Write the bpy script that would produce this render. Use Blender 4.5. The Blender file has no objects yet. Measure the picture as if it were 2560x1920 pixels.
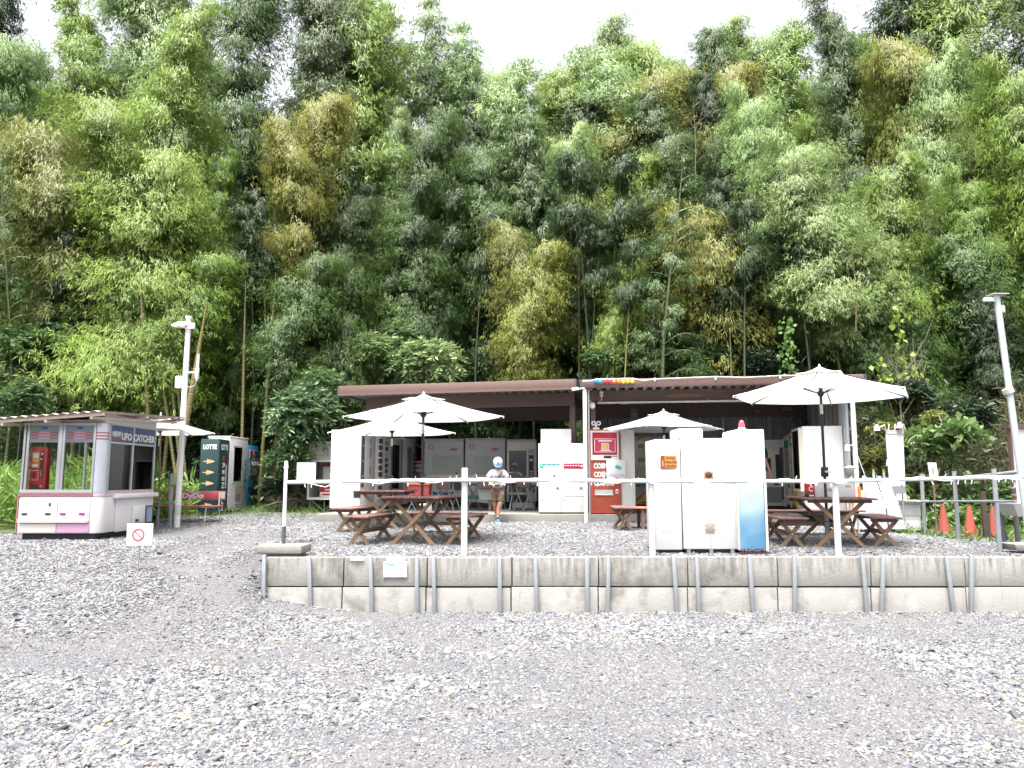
import bpy, bmesh, math, random
import numpy as np
from mathutils import Vector, Matrix, noise
R = math.radians
sc = bpy.context.scene
COL = sc.collection
# ------------------------------------------------------------------ camera
CZ, F, PITCH = 1.72, 1900.0, R(6.96)
cam_d = bpy.data.cameras.new('camera'); cam = bpy.data.objects.new('camera', cam_d); COL.objects.link(cam)
cam_d.sensor_width = 36; cam_d.lens = 36 * F / 2560; cam_d.clip_start = .05; cam_d.clip_end = 600
cam.location = (0, 0, CZ); cam.rotation_euler = (R(90) + PITCH, 0, 0)
sc.camera = cam
# ------------------------------------------------------------------ sky and sun (bright overcast)
SUN_EL, SUN_AZ = R(73), R(205)           # azimuth clockwise from +Y: behind the camera, a little to its left
w = bpy.data.worlds.new('World'); sc.world = w; w.use_nodes = True
nt = w.node_tree; nt.nodes.clear()
sky = nt.nodes.new('ShaderNodeTexSky'); sky.sky_type = 'NISHITA'; sky.sun_disc = False
sky.sun_elevation = SUN_EL; sky.sun_rotation = SUN_AZ; sky.air_density = 1.0; sky.dust_density = 8.0; sky.ozone_density = 1.0
hs = nt.nodes.new('ShaderNodeHueSaturation'); hs.inputs['Saturation'].default_value = .22
bg = nt.nodes.new('ShaderNodeBackground'); bg.inputs['Strength'].default_value = .135
ow = nt.nodes.new('ShaderNodeOutputWorld')
nt.links.new(sky.outputs[0], hs.inputs['Color']); nt.links.new(hs.outputs[0], bg.inputs[0]); nt.links.new(bg.outputs[0], ow.inputs[0])
sd = bpy.data.lights.new('sun', 'SUN'); sd.energy = 2.3; sd.angle = R(22); sd.color = (1, .96, .9)
so = bpy.data.objects.new('sun', sd); COL.objects.link(so)
sv = Vector((math.sin(SUN_AZ) * math.cos(SUN_EL), math.cos(SUN_AZ) * math.cos(SUN_EL), math.sin(SUN_EL)))
so.rotation_euler = (-sv).to_track_quat('-Z', 'Y').to_euler(); so.location = sv * 60
vs = sc.view_settings; vs.view_transform = 'Standard'; vs.look = 'None'; vs.gamma = 1; vs.use_curve_mapping = False
vs.exposure = 1.95
sc.display_settings.display_device = 'sRGB'
cy = sc.cycles
cy.max_bounces = 8; cy.diffuse_bounces = 4; cy.glossy_bounces = 3; cy.transmission_bounces = 5; cy.transparent_max_bounces = 8
cy.use_denoising = True
cy.caustics_reflective = False; cy.caustics_refractive = False
# ------------------------------------------------------------------ projecting the photograph's pixels (2560 x 1920) into the place
def ray(u, v):
    xc, yc = (u - 1280) / F, (960 - v) / F
    return Vector((xc, math.cos(PITCH) - yc * math.sin(PITCH), math.sin(PITCH) + yc * math.cos(PITCH)))
def at(u, v, Y):
    d = ray(u, v); k = Y / d.y
    return Vector((d.x * k, Y, CZ + d.z * k))
def gnd(u, v, z):
    d = ray(u, v); k = (z - CZ) / d.z
    return Vector((d.x * k, d.y * k, z))
# ------------------------------------------------------------------ tagging
def tag(o, label=None, cat=None, group=None, kind=None):
    if label: o['label'] = label
    if cat: o['category'] = cat
    if group: o['group'] = group
    if kind: o['kind'] = kind
    return o
def thing(name, label, cat, loc=(0, 0, 0), rz=0, group=None):
    o = bpy.data.objects.new(name, None); COL.objects.link(o); o.empty_display_size = .1
    o.location = loc; o.rotation_euler = (0, 0, rz)
    return tag(o, label, cat, group)
def kids(o): return [c for c in COL.objects if c.parent == o]
def dup(root, loc, rz, label=None, group=None, scale=None):
    def cp(o, par):
        c = o.copy(); COL.objects.link(c)
        if par is not None: c.parent = par
        for ch in list(o.children): cp(ch, c)
        return c
    r = cp(root, None); r.location = loc; r.rotation_euler = (0, 0, rz)
    if label: r['label'] = label
    if group: r['group'] = group
    if scale: r.scale = scale
    return r
# ------------------------------------------------------------------ materials
MATS = {}
def N(nt, t, **kw):
    n = nt.nodes.new(t)
    for k, v in kw.items(): setattr(n, k, v)
    return n
def mat(name, col, rough=.6, metal=0, var=.10, scale=5, bump=0, bscale=40, spec=.4, dirt=0, dcol=(.12, .08, .05), streak=False, alpha=None, trans=0, coat=0):
    if name in MATS: return MATS[name]
    col = [c * .76 for c in col]; dcol = [c * .8 for c in dcol]
    m = bpy.data.materials.new(name); m.use_nodes = True; t = m.node_tree; L = t.links
    p = t.nodes['Principled BSDF']; MATS[name] = m
    p.inputs['Roughness'].default_value = rough; p.inputs['Metallic'].default_value = metal
    p.inputs['Specular IOR Level'].default_value = spec; p.inputs['Coat Weight'].default_value = coat
    p.inputs['Transmission Weight'].default_value = trans
    tc = N(t, 'ShaderNodeTexCoord'); nz = N(t, 'ShaderNodeTexNoise'); nz.inputs['Scale'].default_value = scale; nz.inputs['Detail'].default_value = 5
    L.new(tc.outputs['Object'], nz.inputs['Vector'])
    mx = N(t, 'ShaderNodeMix', data_type='RGBA')
    mx.inputs[6].default_value = (*[c * (1 - var) for c in col], 1); mx.inputs[7].default_value = (*[min(1, c * (1 + var)) for c in col], 1)
    L.new(nz.outputs['Fac'], mx.inputs[0]); out = mx.outputs[2]
    if dirt:
        n2 = N(t, 'ShaderNodeTexNoise'); n2.inputs['Scale'].default_value = 1; n2.inputs['Detail'].default_value = 8; n2.inputs['Roughness'].default_value = .65
        mp = N(t, 'ShaderNodeMapping'); mp.inputs['Scale'].default_value = (9, 9, 1.2) if streak else (3, 3, 3)
        L.new(tc.outputs['Object'], mp.inputs[0]); L.new(mp.outputs[0], n2.inputs['Vector'])
        cr = N(t, 'ShaderNodeMapRange'); cr.inputs[1].default_value = .52; cr.inputs[2].default_value = .78; cr.inputs[4].default_value = dirt
        L.new(n2.outputs['Fac'], cr.inputs[0])
        m2 = N(t, 'ShaderNodeMix', data_type='RGBA'); m2.inputs[7].default_value = (*dcol, 1)
        L.new(cr.outputs[0], m2.inputs[0]); L.new(out, m2.inputs[6]); out = m2.outputs[2]
    L.new(out, p.inputs['Base Color'])
    if bump:
        n3 = N(t, 'ShaderNodeTexNoise'); n3.inputs['Scale'].default_value = bscale; n3.inputs['Detail'].default_value = 4
        L.new(tc.outputs['Object'], n3.inputs['Vector'])
        b = N(t, 'ShaderNodeBump'); b.inputs['Strength'].default_value = bump; b.inputs['Distance'].default_value = .02
        L.new(n3.outputs['Fac'], b.inputs['Height']); L.new(b.outputs[0], p.inputs['Normal'])
    return m
def glass(name, tint=(.9, .95, .95), mixf=.12, rough=.02):
    if name in MATS: return MATS[name]
    m = bpy.data.materials.new(name); m.use_nodes = True; t = m.node_tree; t.nodes.clear(); MATS[name] = m
    o = N(t, 'ShaderNodeOutputMaterial'); tr = N(t, 'ShaderNodeBsdfTransparent'); tr.inputs[0].default_value = (*tint, 1)
    gl = N(t, 'ShaderNodeBsdfGlossy'); gl.inputs['Roughness'].default_value = rough
    fr = N(t, 'ShaderNodeFresnel'); fr.inputs[0].default_value = 1.22
    ad = N(t, 'ShaderNodeMath', operation='ADD'); ad.inputs[1].default_value = mixf
    mx = N(t, 'ShaderNodeMixShader')
    t.links.new(fr.outputs[0], ad.inputs[0]); t.links.new(ad.outputs[0], mx.inputs[0])
    t.links.new(tr.outputs[0], mx.inputs[1]); t.links.new(gl.outputs[0], mx.inputs[2]); t.links.new(mx.outputs[0], o.inputs[0])
    return m
# ------------------------------------------------------------------ mesh building
class S:
    def __init__(s): s.v = []; s.f = []
    def add(s, vs, fs):
        b = len(s.v); s.v += [tuple(p) for p in vs]; s.f += [tuple(i + b for i in f) for f in fs]; return s
    def box(s, x0, x1, y0, y1, z0, z1):
        return s.add([(x0, y0, z0), (x1, y0, z0), (x1, y1, z0), (x0, y1, z0), (x0, y0, z1), (x1, y0, z1), (x1, y1, z1), (x0, y1, z1)],
                     [(0, 3, 2, 1), (4, 5, 6, 7), (0, 1, 5, 4), (1, 2, 6, 5), (2, 3, 7, 6), (3, 0, 4, 7)])
    def beam(s, p0, p1, w, h, up=(0, 0, 1)):
        p0, p1 = Vector(p0), Vector(p1); d = (p1 - p0).normalized(); u = Vector(up)
        if abs(d.dot(u)) > .98: u = Vector((0, 1, 0))
        a = d.cross(u).normalized() * w / 2; b = a.cross(d).normalized() * h / 2
        vs = [p + i * a + j * b for p in (p0, p1) for i, j in ((-1, -1), (1, -1), (1, 1), (-1, 1))]
        return s.add(vs, [(0, 1, 2, 3), (7, 6, 5, 4), (0, 4, 5, 1), (1, 5, 6, 2), (2, 6, 7, 3), (3, 7, 4, 0)])
    def tube(s, pts, r, n=8, caps=True):
        pts = [Vector(p) for p in pts]; rs = r if hasattr(r, '__len__') else [r] * len(pts)
        vs = []; prev = None
        for i, p in enumerate(pts):
            d = (pts[min(i + 1, len(pts) - 1)] - pts[max(i - 1, 0)]).normalized()
            a = prev - d * prev.dot(d) if prev is not None else d.cross(Vector((0, 0, 1)) if abs(d.z) < .9 else Vector((1, 0, 0)))
            a.normalize(); prev = a; b = d.cross(a)
            vs += [p + (a * math.cos(2 * math.pi * k / n) + b * math.sin(2 * math.pi * k / n)) * rs[i] for k in range(n)]
        fs = [(i * n + k, i * n + (k + 1) % n, (i + 1) * n + (k + 1) % n, (i + 1) * n + k) for i in range(len(pts) - 1) for k in range(n)]
        if caps: fs += [tuple(range(n))[::-1], tuple((len(pts) - 1) * n + k for k in range(n))]
        return s.add(vs, fs)
    def lathe(s, prof, c=(0, 0, 0), n=16):
        vs = [(c[0] + r * math.cos(2 * math.pi * k / n), c[1] + r * math.sin(2 * math.pi * k / n), c[2] + z) for r, z in prof for k in range(n)]
        fs = [(i * n + k, i * n + (k + 1) % n, (i + 1) * n + (k + 1) % n, (i + 1) * n + k) for i in range(len(prof) - 1) for k in range(n)]
        fs += [tuple(range(n))[::-1], tuple((len(prof) - 1) * n + k for k in range(n))]
        return s.add(vs, fs)
    def prism(s, out, y0, y1):          # outline in x,z ; extruded along y
        n = len(out)
        vs = [(x, y0, z) for x, z in out] + [(x, y1, z) for x, z in out]
        return s.add(vs, [tuple(range(n)), tuple(range(2 * n - 1, n - 1, -1))] + [(i, i + n, (i + 1) % n + n, (i + 1) % n) for i in range(n)])
    def prismz(s, out, z0, z1):
        n = len(out)
        vs = [(x, y, z0) for x, y in out] + [(x, y, z1) for x, y in out]
        return s.add(vs, [tuple(range(n))[::-1], tuple(range(n, 2 * n))] + [(i, (i + 1) % n, (i + 1) % n + n, i + n) for i in range(n)])
    def disc(s, x, z, r, y0, y1, n=20):
        return s.prism([(x + r * math.cos(2 * math.pi * k / n), z + r * math.sin(2 * math.pi * k / n)) for k in range(n)], y0, y1)
    def mesh(s, name, m, smooth=False, bev=0, seg=2):
        me = bpy.data.meshes.new(name); me.from_pydata(s.v, [], s.f)
        bm = bmesh.new(); bm.from_mesh(me); bmesh.ops.recalc_face_normals(bm, faces=bm.faces)
        if bev: bmesh.ops.bevel(bm, geom=bm.edges[:], offset=bev, segments=seg, affect='EDGES', profile=.5)
        bm.to_mesh(me); bm.free()
        if smooth or bev:
            me.polygons.foreach_set('use_smooth', [True] * len(me.polygons))
            if hasattr(me, 'set_sharp_from_angle'): me.set_sharp_from_angle(angle=R(35))
        me.materials.append(m); return me
    def build(s, name, m, parent=None, smooth=False, bev=0, seg=2, label=None):
        o = bpy.data.objects.new(name, s.mesh(name, m, smooth, bev, seg)); COL.objects.link(o)
        if parent is not None: o.parent = parent
        if label: o['label'] = label
        return o
def box(name, m, par, x0, x1, y0, y1, z0, z1, bev=0, label=None):
    return S().box(x0, x1, y0, y1, z0, z1).build(name, m, par, bev=bev, label=label)
def text(s, m, par, x, y, z, size, name='lettering', rot=None, sx=1, align='CENTER', shear=0, ext=.002, space=1, wgt=0):
    """flat print standing on a face that looks along -Y (rot changes that)"""
    c = bpy.data.curves.new('print', 'FONT'); c.body = s; c.size = size; c.align_x = align; c.align_y = 'CENTER'; c.extrude = ext; c.shear = shear
    c.space_character = space; c.resolution_u = 2; c.offset = wgt
    o = bpy.data.objects.new('print', c); COL.objects.link(o)
    dg = bpy.context.evaluated_depsgraph_get(); me = bpy.data.meshes.new_from_object(o.evaluated_get(dg))
    bpy.data.objects.remove(o); me.materials.clear(); me.materials.append(m); me.name = name
    q = bpy.data.objects.new(name, me); COL.objects.link(q); q.parent = par
    q.location = (x, y, z); q.rotation_euler = rot or (R(90), 0, 0); q.scale = (sx, 1, 1)
    return q
def arr_mesh(name, V, loops, starts, m, attrs=None, smooth=False):
    me = bpy.data.meshes.new(name)
    me.vertices.add(len(V)); me.vertices.foreach_set('co', np.asarray(V, np.float32).ravel())
    me.loops.add(len(loops)); me.loops.foreach_set('vertex_index', np.asarray(loops, np.int32))
    me.polygons.add(len(starts)); me.polygons.foreach_set('loop_start', np.asarray(starts, np.int32))
    for k, a in (attrs or {}).items():
        at_ = me.attributes.new(k, 'FLOAT', 'POINT'); at_.data.foreach_set('value', np.asarray(a, np.float32))
    me.update(calc_edges=True)
    if smooth: me.polygons.foreach_set('use_smooth', [True] * len(me.polygons))
    me.materials.append(m); return me
def put(name, me, parent=None, loc=(0, 0, 0)):
    o = bpy.data.objects.new(name, me); COL.objects.link(o); o.location = loc
    if parent is not None: o.parent = parent
    return o
# ------------------------------------------------------------------ the lie of the land
def sst(a, b, x):
    t = np.clip((np.asarray(x, float) - a) / (b - a), 0, 1); return t * t * (3 - 2 * t)
WALL_Y, WALL_L = 10.12, -3.235
def z_ter0(x, y):
    z = .67 + .05 * sst(10.5, 14, y) + .03 * sst(14, 16.5, y) + .12 * sst(16.5, 18.5, y)
    return z - .10 * sst(6.4, 8.2, x) * sst(10.2, 12, y)
def z_lot(x, y):
    x = np.asarray(x, float); y = np.asarray(y, float)
    a = 1 - sst(-5.2, -1.6, x)
    z = .70 * a * sst(6.4, 12.4, y) + .17 * sst(14, 19, y) * a
    bank = sst(9.6, 11.3, y) * sst(-5.2, -3.5, x) * (x < WALL_L + .1)
    z = z + (z_ter0(x, y) - z) * bank
    return np.where((x > WALL_L + .1) & (y > 10.3), np.minimum(z, .2), z)
def z_ter(x, y):
    x = np.asarray(x, float); y = np.asarray(y, float)
    return np.where((x < WALL_L - .02) & (y < 13.2), z_lot(x, y) - .03, z_ter0(x, y))
def z_hill(x, y):
    y = np.asarray(y, float); x = np.asarray(x, float)
    s = np.maximum(0, y - 19.5 - .8 * np.sin(x * .23) + .6 * np.sin(x * .61 + 1))
    return .80 + .47 * s * sst(0, 3, s) - .0045 * s * s * (s < 52) - (s >= 52) * .0045 * 52 * 52 + .15 * np.sin(x * 1.3) * np.sin(y * 1.1)
def hf(name, f, x0, x1, nx, y0, y1, ny, m):
    X, Y = np.meshgrid(np.linspace(x0, x1, nx), np.linspace(y0, y1, ny)); Z = f(X, Y)
    i = np.arange((nx - 1) * (ny - 1)); q = i // (nx - 1) * nx + i % (nx - 1)
    loops = np.stack([q, q + 1, q + nx + 1, q + nx], 1).ravel()
    return put(name, arr_mesh(name, np.stack([X, Y, Z], -1).reshape(-1, 3), loops, np.arange(0, len(loops), 4), m, smooth=True))
def gravel_bed():
    m = bpy.data.materials.new('gravel_bed'); m.use_nodes = True; t = m.node_tree; L = t.links; p = t.nodes['Principled BSDF']
    p.inputs['Roughness'].default_value = .85
    tc = N(t, 'ShaderNodeTexCoord'); vo = N(t, 'ShaderNodeTexVoronoi'); vo.inputs['Scale'].default_value = 55; vo.inputs['Randomness'].default_value = 1
    v2 = N(t, 'ShaderNodeTexVoronoi'); v2.inputs['Scale'].default_value = 140
    L.new(tc.outputs['Object'], vo.inputs['Vector']); L.new(tc.outputs['Object'], v2.inputs['Vector'])
    nz = N(t, 'ShaderNodeTexNoise'); nz.inputs['Scale'].default_value = .8; nz.inputs['Detail'].default_value = 6; L.new(tc.outputs['Object'], nz.inputs['Vector'])
    cr = N(t, 'ShaderNodeValToRGB'); e = cr.color_ramp.elements
    e[0].color = (.038, .038, .046, 1); e[1].color = (.17, .17, .182, 1); e[1].position = .9
    x = e.new(.45); x.color = (.09, .089, .099, 1)
    sp = N(t, 'ShaderNodeSeparateColor'); L.new(v2.outputs['Color'], sp.inputs[0]); L.new(sp.outputs[0], cr.inputs[0])
    mx = N(t, 'ShaderNodeMix', data_type='RGBA'); mx.inputs[7].default_value = (.132, .122, .122, 1)
    mr = N(t, 'ShaderNodeMapRange'); mr.inputs[1].default_value = .45; mr.inputs[2].default_value = .62; mr.inputs[4].default_value = .75
    L.new(nz.outputs['Fac'], mr.inputs[0]); L.new(mr.outputs[0], mx.inputs[0]); L.new(cr.outputs[0], mx.inputs[6]); L.new(mx.outputs[2], p.inputs['Base Color'])
    b = N(t, 'ShaderNodeBump'); b.inputs['Strength'].default_value = .8; b.inputs['Distance'].default_value = .012
    ad = N(t, 'ShaderNodeMath', operation='ADD'); L.new(vo.outputs['Distance'], ad.inputs[0]); L.new(v2.outputs['Distance'], ad.inputs[1])
    L.new(ad.outputs[0], b.inputs['Height']); b.invert = True; L.new(b.outputs[0], p.inputs['Normal'])
    return m
M_BED = gravel_bed()
M_SOIL = mat('forest_soil', (.045, .038, .026), .95, var=.4, scale=3, bump=.6, bscale=12)
tag(hf('gravel_lot', z_lot, -45, 45, 181, -16, 21, 149, M_BED), 'grey gravel lot in front of the concrete wall', kind='structure')
tag(hf('gravel_terrace', z_ter, -6.2, 13, 321, WALL_Y + .02, 21, 110, M_BED), 'raised gravel terrace behind the concrete wall', kind='structure')
def z_back(x, y): return np.where(y < 19.6, np.minimum(z_hill(x, y), .5), z_hill(x, y))
tag(hf('hillside', z_back, -90, 90, 181, 18.2, 120, 120, M_SOIL), 'dark hillside of soil under the bamboo', kind='structure')
# loose stones: one body of gravel, every stone real, set out by geometry nodes
def vnoise(x, y, s, seed=0):
    rng = np.random.default_rng(seed); g = rng.random((64, 64))
    x = (x * s) % 63; y = (y * s) % 63; i = x.astype(int); j = y.astype(int); fx = x - i; fy = y - j
    fx = fx * fx * (3 - 2 * fx); fy = fy * fy * (3 - 2 * fy)
    return (g[i, j] * (1 - fx) + g[i + 1, j] * fx) * (1 - fy) + (g[i, j + 1] * (1 - fx) + g[i + 1, j + 1] * fx) * fy
def stone_points():
    rng = np.random.default_rng(5); P = []
    def zone(f, x0, x1, y0, y1, dens, keep):
        n = int((x1 - x0) * (y1 - y0) * dens); x = rng.uniform(x0, x1, n); y = rng.uniform(y0, y1, n)
        k = keep(x, y) & (np.abs(x) < .72 * y + 1.6)
        x, y = x[k], y[k]
        a = .55 * vnoise(x + 90, y * 1.6 + 70, .55, 1) + .3 * vnoise(x + 40, y * 2 + 30, 1.4, 2) + .15 * vnoise(x + 20, y + 10, 3.5, 3)
        bare = np.where(y < 9.9, sst(.40, .58, a), sst(.30, .46, a))
        track = np.exp(-((x + 3.9 + (y - 8) * -.15) / .55) ** 2) * (y > 7) * (y < 12.5)
        bare = bare * (1 - .75 * track)
        k = rng.random(len(x)) < (.58 + .42 * bare) * (1 - .55 * track)
        x, y, b = x[k], y[k], bare[k]
        s = np.exp(rng.normal(math.log(.0118), .40, len(x))) * (.64 + .38 * b)
        P.append(np.stack([x, y, f(x, y) + s * .10, np.clip(s, .006, .052)], 1))
    low = lambda x, y: (x < WALL_L) | (y < WALL_Y - .1)
    up = lambda x, y: (x > WALL_L + .02) | (z_ter(x, y) > z_lot(x, y))
    zone(z_lot, -11, 11, 3.6, 10.1, 2500, low)
    zone(z_lot, -11.5, -3.2, 10.1, 17.5, 1700, lambda x, y: low(x, y) & ((z_ter(x, y) <= z_lot(x, y)) | (x < -5.5)))
    zone(z_ter, -5.5, 9.6, 10.2, 16.7, 1800, up)
    zone(z_ter, -5.5, -4, 16.3, 18.2, 400, up)
    return np.concatenate(P)
SP = stone_points()
def gravel_nodes(m):
    ng = bpy.data.node_groups.new('gravel', 'GeometryNodeTree')
    ng.interface.new_socket('Geometry', in_out='INPUT', socket_type='NodeSocketGeometry')
    ng.interface.new_socket('Geometry', in_out='OUTPUT', socket_type='NodeSocketGeometry')
    L = ng.links; gi = N(ng, 'NodeGroupInput'); go = N(ng, 'NodeGroupOutput'); jn = N(ng, 'GeometryNodeGeometryToInstance')
    for k in range(5):
        ic = N(ng, 'GeometryNodeMeshIcoSphere'); ic.inputs['Radius'].default_value = 1; ic.inputs['Subdivisions'].default_value = 2
        sp = N(ng, 'GeometryNodeSetPosition'); nz = N(ng, 'ShaderNodeTexNoise', noise_dimensions='4D'); nz.inputs['W'].default_value = k * 7.3
        nz.inputs['Scale'].default_value = 1.15; nz.inputs['Detail'].default_value = 1
        po = N(ng, 'GeometryNodeInputPosition'); L.new(po.outputs[0], nz.inputs['Vector'])
        sb = N(ng, 'ShaderNodeVectorMath', operation='SUBTRACT'); sb.inputs[1].default_value = (.5, .5, .5)
        sc_ = N(ng, 'ShaderNodeVectorMath', operation='SCALE'); sc_.inputs['Scale'].default_value = 1.9
        L.new(nz.outputs['Color'], sb.inputs[0]); L.new(sb.outputs[0], sc_.inputs[0]); L.new(sc_.outputs[0], sp.inputs['Offset'])
        ml = N(ng, 'GeometryNodeSetMaterial'); ml.inputs['Material'].default_value = m
        L.new(ic.outputs['Mesh'], sp.inputs['Geometry']); L.new(sp.outputs[0], ml.inputs['Geometry']); L.new(ml.outputs[0], jn.inputs[0])
    io = N(ng, 'GeometryNodeInstanceOnPoints'); io.inputs['Pick Instance'].default_value = True
    na = N(ng, 'GeometryNodeInputNamedAttribute', data_type='FLOAT'); na.inputs['Name'].default_value = 'size'
    ri = N(ng, 'FunctionNodeRandomValue', data_type='INT'); ri.inputs['Min'].default_value if False else None
    ri.inputs[4].default_value = 0; ri.inputs[5].default_value = 4
    rr = N(ng, 'FunctionNodeRandomValue', data_type='FLOAT_VECTOR'); rr.inputs[0].default_value = (-.45, -.45, 0); rr.inputs[1].default_value = (.45, .45, 6.28)
    rs = N(ng, 'FunctionNodeRandomValue', data_type='FLOAT_VECTOR'); rs.inputs[0].default_value = (.75, .55, .28); rs.inputs[1].default_value = (1.35, 1.0, .62); rs.inputs['Seed'].default_value = 3
    vm = N(ng, 'ShaderNodeVectorMath', operation='SCALE'); L.new(rs.outputs[0], vm.inputs[0]); L.new(na.outputs[0], vm.inputs['Scale'])
    L.new(gi.outputs[0], io.inputs['Points']); L.new(jn.outputs[0], io.inputs['Instance']); L.new(ri.outputs[2], io.inputs['Instance Index'])
    L.new(rr.outputs[0], io.inputs['Rotation']); L.new(vm.outputs[0], io.inputs['Scale']); L.new(io.outputs[0], go.inputs[0])
    return ng
def stone_mat():
    m = bpy.data.materials.new('crushed_stone'); m.use_nodes = True; t = m.node_tree; L = t.links; p = t.nodes['Principled BSDF']
    p.inputs['Roughness'].default_value = .7; p.inputs['Specular IOR Level'].default_value = .35
    oi = N(t, 'ShaderNodeObjectInfo'); cr = N(t, 'ShaderNodeValToRGB'); e = cr.color_ramp.elements
    e[0].position = 0; e[0].color = (.075, .08, .095, 1); e[1].position = 1; e[1].color = (.42, .42, .42, 1)
    for q, c in ((.2, (.16, .163, .18)), (.42, (.215, .218, .235)), (.7, (.27, .27, .28)), (.86, (.33, .33, .335)), (.88, (.29, .25, .18)), (.925, (.33, .29, .22)), (.93, (.36, .36, .365))):
        x = e.new(q); x.color = (*c, 1)
    L.new(oi.outputs['Random'], cr.inputs[0])
    tc = N(t, 'ShaderNodeTexCoord'); nz = N(t, 'ShaderNodeTexNoise'); nz.inputs['Scale'].default_value = 3; nz.inputs['Detail'].default_value = 5; L.new(tc.outputs['Object'], nz.inputs['Vector'])
    mr = N(t, 'ShaderNodeMapRange'); mr.inputs[3].default_value = .44; mr.inputs[4].default_value = .80; L.new(nz.outputs['Fac'], mr.inputs[0])
    ml = N(t, 'ShaderNodeVectorMath', operation='SCALE'); L.new(cr.outputs[0], ml.inputs[0]); L.new(mr.outputs[0], ml.inputs['Scale']); L.new(ml.outputs[0], p.inputs['Base Color'])
    return m
gm = bpy.data.meshes.new('gravel'); gm.vertices.add(len(SP)); gm.vertices.foreach_set('co', SP[:, :3].astype(np.float32).ravel())
ga = gm.attributes.new('size', 'FLOAT', 'POINT'); ga.data.foreach_set('value', SP[:, 3].astype(np.float32))
M_STONE = stone_mat(); gm.materials.append(M_STONE)
go_ = put('gravel', gm); tag(go_, 'loose grey crushed stones over the lot and terrace', 'gravel', kind='stuff')
md = go_.modifiers.new('stones', 'NODES'); md.node_group = gravel_nodes(M_STONE)
# ------------------------------------------------------------------ bamboo and other greenery
def leaf_mat(name, trans=.35, attr_col=None):
    m = bpy.data.materials.new(name); m.use_nodes = True; t = m.node_tree; t.nodes.clear(); L = t.links
    o = N(t, 'ShaderNodeOutputMaterial'); oi = N(t, 'ShaderNodeObjectInfo'); at_ = N(t, 'ShaderNodeAttribute', attribute_name='tint')
    cr = N(t, 'ShaderNodeValToRGB'); e = cr.color_ramp.elements        # per-leaf shade from dull to fresh, some yellowed
    e[0].color = (.62, .68, .62, 1); e[1].color = (1.5, 1.4, .9, 1)
    x = e.new(.45); x.color = (.95, 1.0, .9, 1); x = e.new(.85); x.color = (1.3, 1.25, 1.05, 1)
    L.new(at_.outputs['Fac'], cr.inputs[0])
    ml = N(t, 'ShaderNodeMix', data_type='RGBA', blend_type='MULTIPLY'); ml.inputs[0].default_value = 1
    L.new(oi.outputs['Color'], ml.inputs[6]); L.new(cr.outputs[0], ml.inputs[7])
    p = N(t, 'ShaderNodeBsdfPrincipled'); p.inputs['Roughness'].default_value = .5; p.inputs['Specular IOR Level'].default_value = .35
    L.new(ml.outputs[2], p.inputs['Base Color'])
    tr = N(t, 'ShaderNodeBsdfTranslucent'); hs = N(t, 'ShaderNodeHueSaturation'); hs.inputs['Value'].default_value = 1.25; hs.inputs['Saturation'].default_value = .98
    L.new(ml.outputs[2], hs.inputs['Color']); L.new(hs.outputs[0], tr.inputs[0])
    mx = N(t, 'ShaderNodeMixShader'); mx.inputs[0].default_value = trans
    L.new(p.outputs[0], mx.inputs[1]); L.new(tr.outputs[0], mx.inputs[2]); L.new(mx.outputs[0], o.inputs[0])
    return m
def culm_mat():
    m = bpy.data.materials.new('bamboo_culm'); m.use_nodes = True; t = m.node_tree; L = t.links; p = t.nodes['Principled BSDF']
    p.inputs['Roughness'].default_value = .4
    oi = N(t, 'ShaderNodeObjectInfo'); at_ = N(t, 'ShaderNodeAttribute', attribute_name='h')
    fr = N(t, 'ShaderNodeMath', operation='FRACT'); L.new(at_.outputs['Fac'], fr.inputs[0])
    cr = N(t, 'ShaderNodeValToRGB'); e = cr.color_ramp.elements
    e[0].color = (.25, .2, .16, 1); e[1].color = (1.9, 1.9, 1.8, 1); e[1].position = .97
    for q, c in ((.05, (.3, .25, .2)), (.07, (1, 1, 1)), (.9, (.9, .95, .9)), (.945, (1.9, 1.9, 1.8))):
        x = e.new(q); x.color = (*c, 1)
    L.new(fr.outputs[0], cr.inputs[0])
    ml = N(t, 'ShaderNodeMix', data_type='RGBA', blend_type='MULTIPLY'); ml.inputs[0].default_value = 1
    L.new(oi.outputs['Color'], ml.inputs[6]); L.new(cr.outputs[0], ml.inputs[7]); L.new(ml.outputs[2], p.inputs['Base Color'])
    return m
M_LEAF = leaf_mat('leaf', .34); M_BROAD = leaf_mat('broad_leaf', .25); M_CULM = culm_mat()
def unit(a): return a / np.maximum(1e-6, np.linalg.norm(a, axis=1, keepdims=True))
def leaves(name, P, D, Ln, W, tint, m, rng, nrm=None):
    n = len(P); D = unit(D); s = unit(np.cross(D, rng.normal(size=(n, 3)) + np.array([0, 0, 1.4])))
    if nrm is not None:            # wind every leaf so that its upper side looks out of the crown
        s = unit(np.cross(D, nrm * 1.5 + rng.normal(0, .55, (n, 3)))); s = -s * np.sign(np.sum(np.cross(D, s) * nrm, 1))[:, None]
    up = np.cross(s, D)
    mid = P + D * (Ln * .42)[:, None]
    tip = P + D * Ln[:, None] - np.array([0, 0, 1.0]) * (Ln * .12)[:, None]
    V = np.stack([P, mid + s * (W / 2)[:, None], tip, mid - s * (W / 2)[:, None]], 1).reshape(-1, 3)
    me = arr_mesh(name, V, np.arange(4 * n), np.arange(0, 4 * n, 4), m, {'tint': np.repeat(tint, 4)}, smooth=nrm is not None)
    if nrm is not None: me.normals_split_custom_set_from_vertices(np.repeat(unit(nrm), 4, 0).astype(np.float32))
    return me
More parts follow.
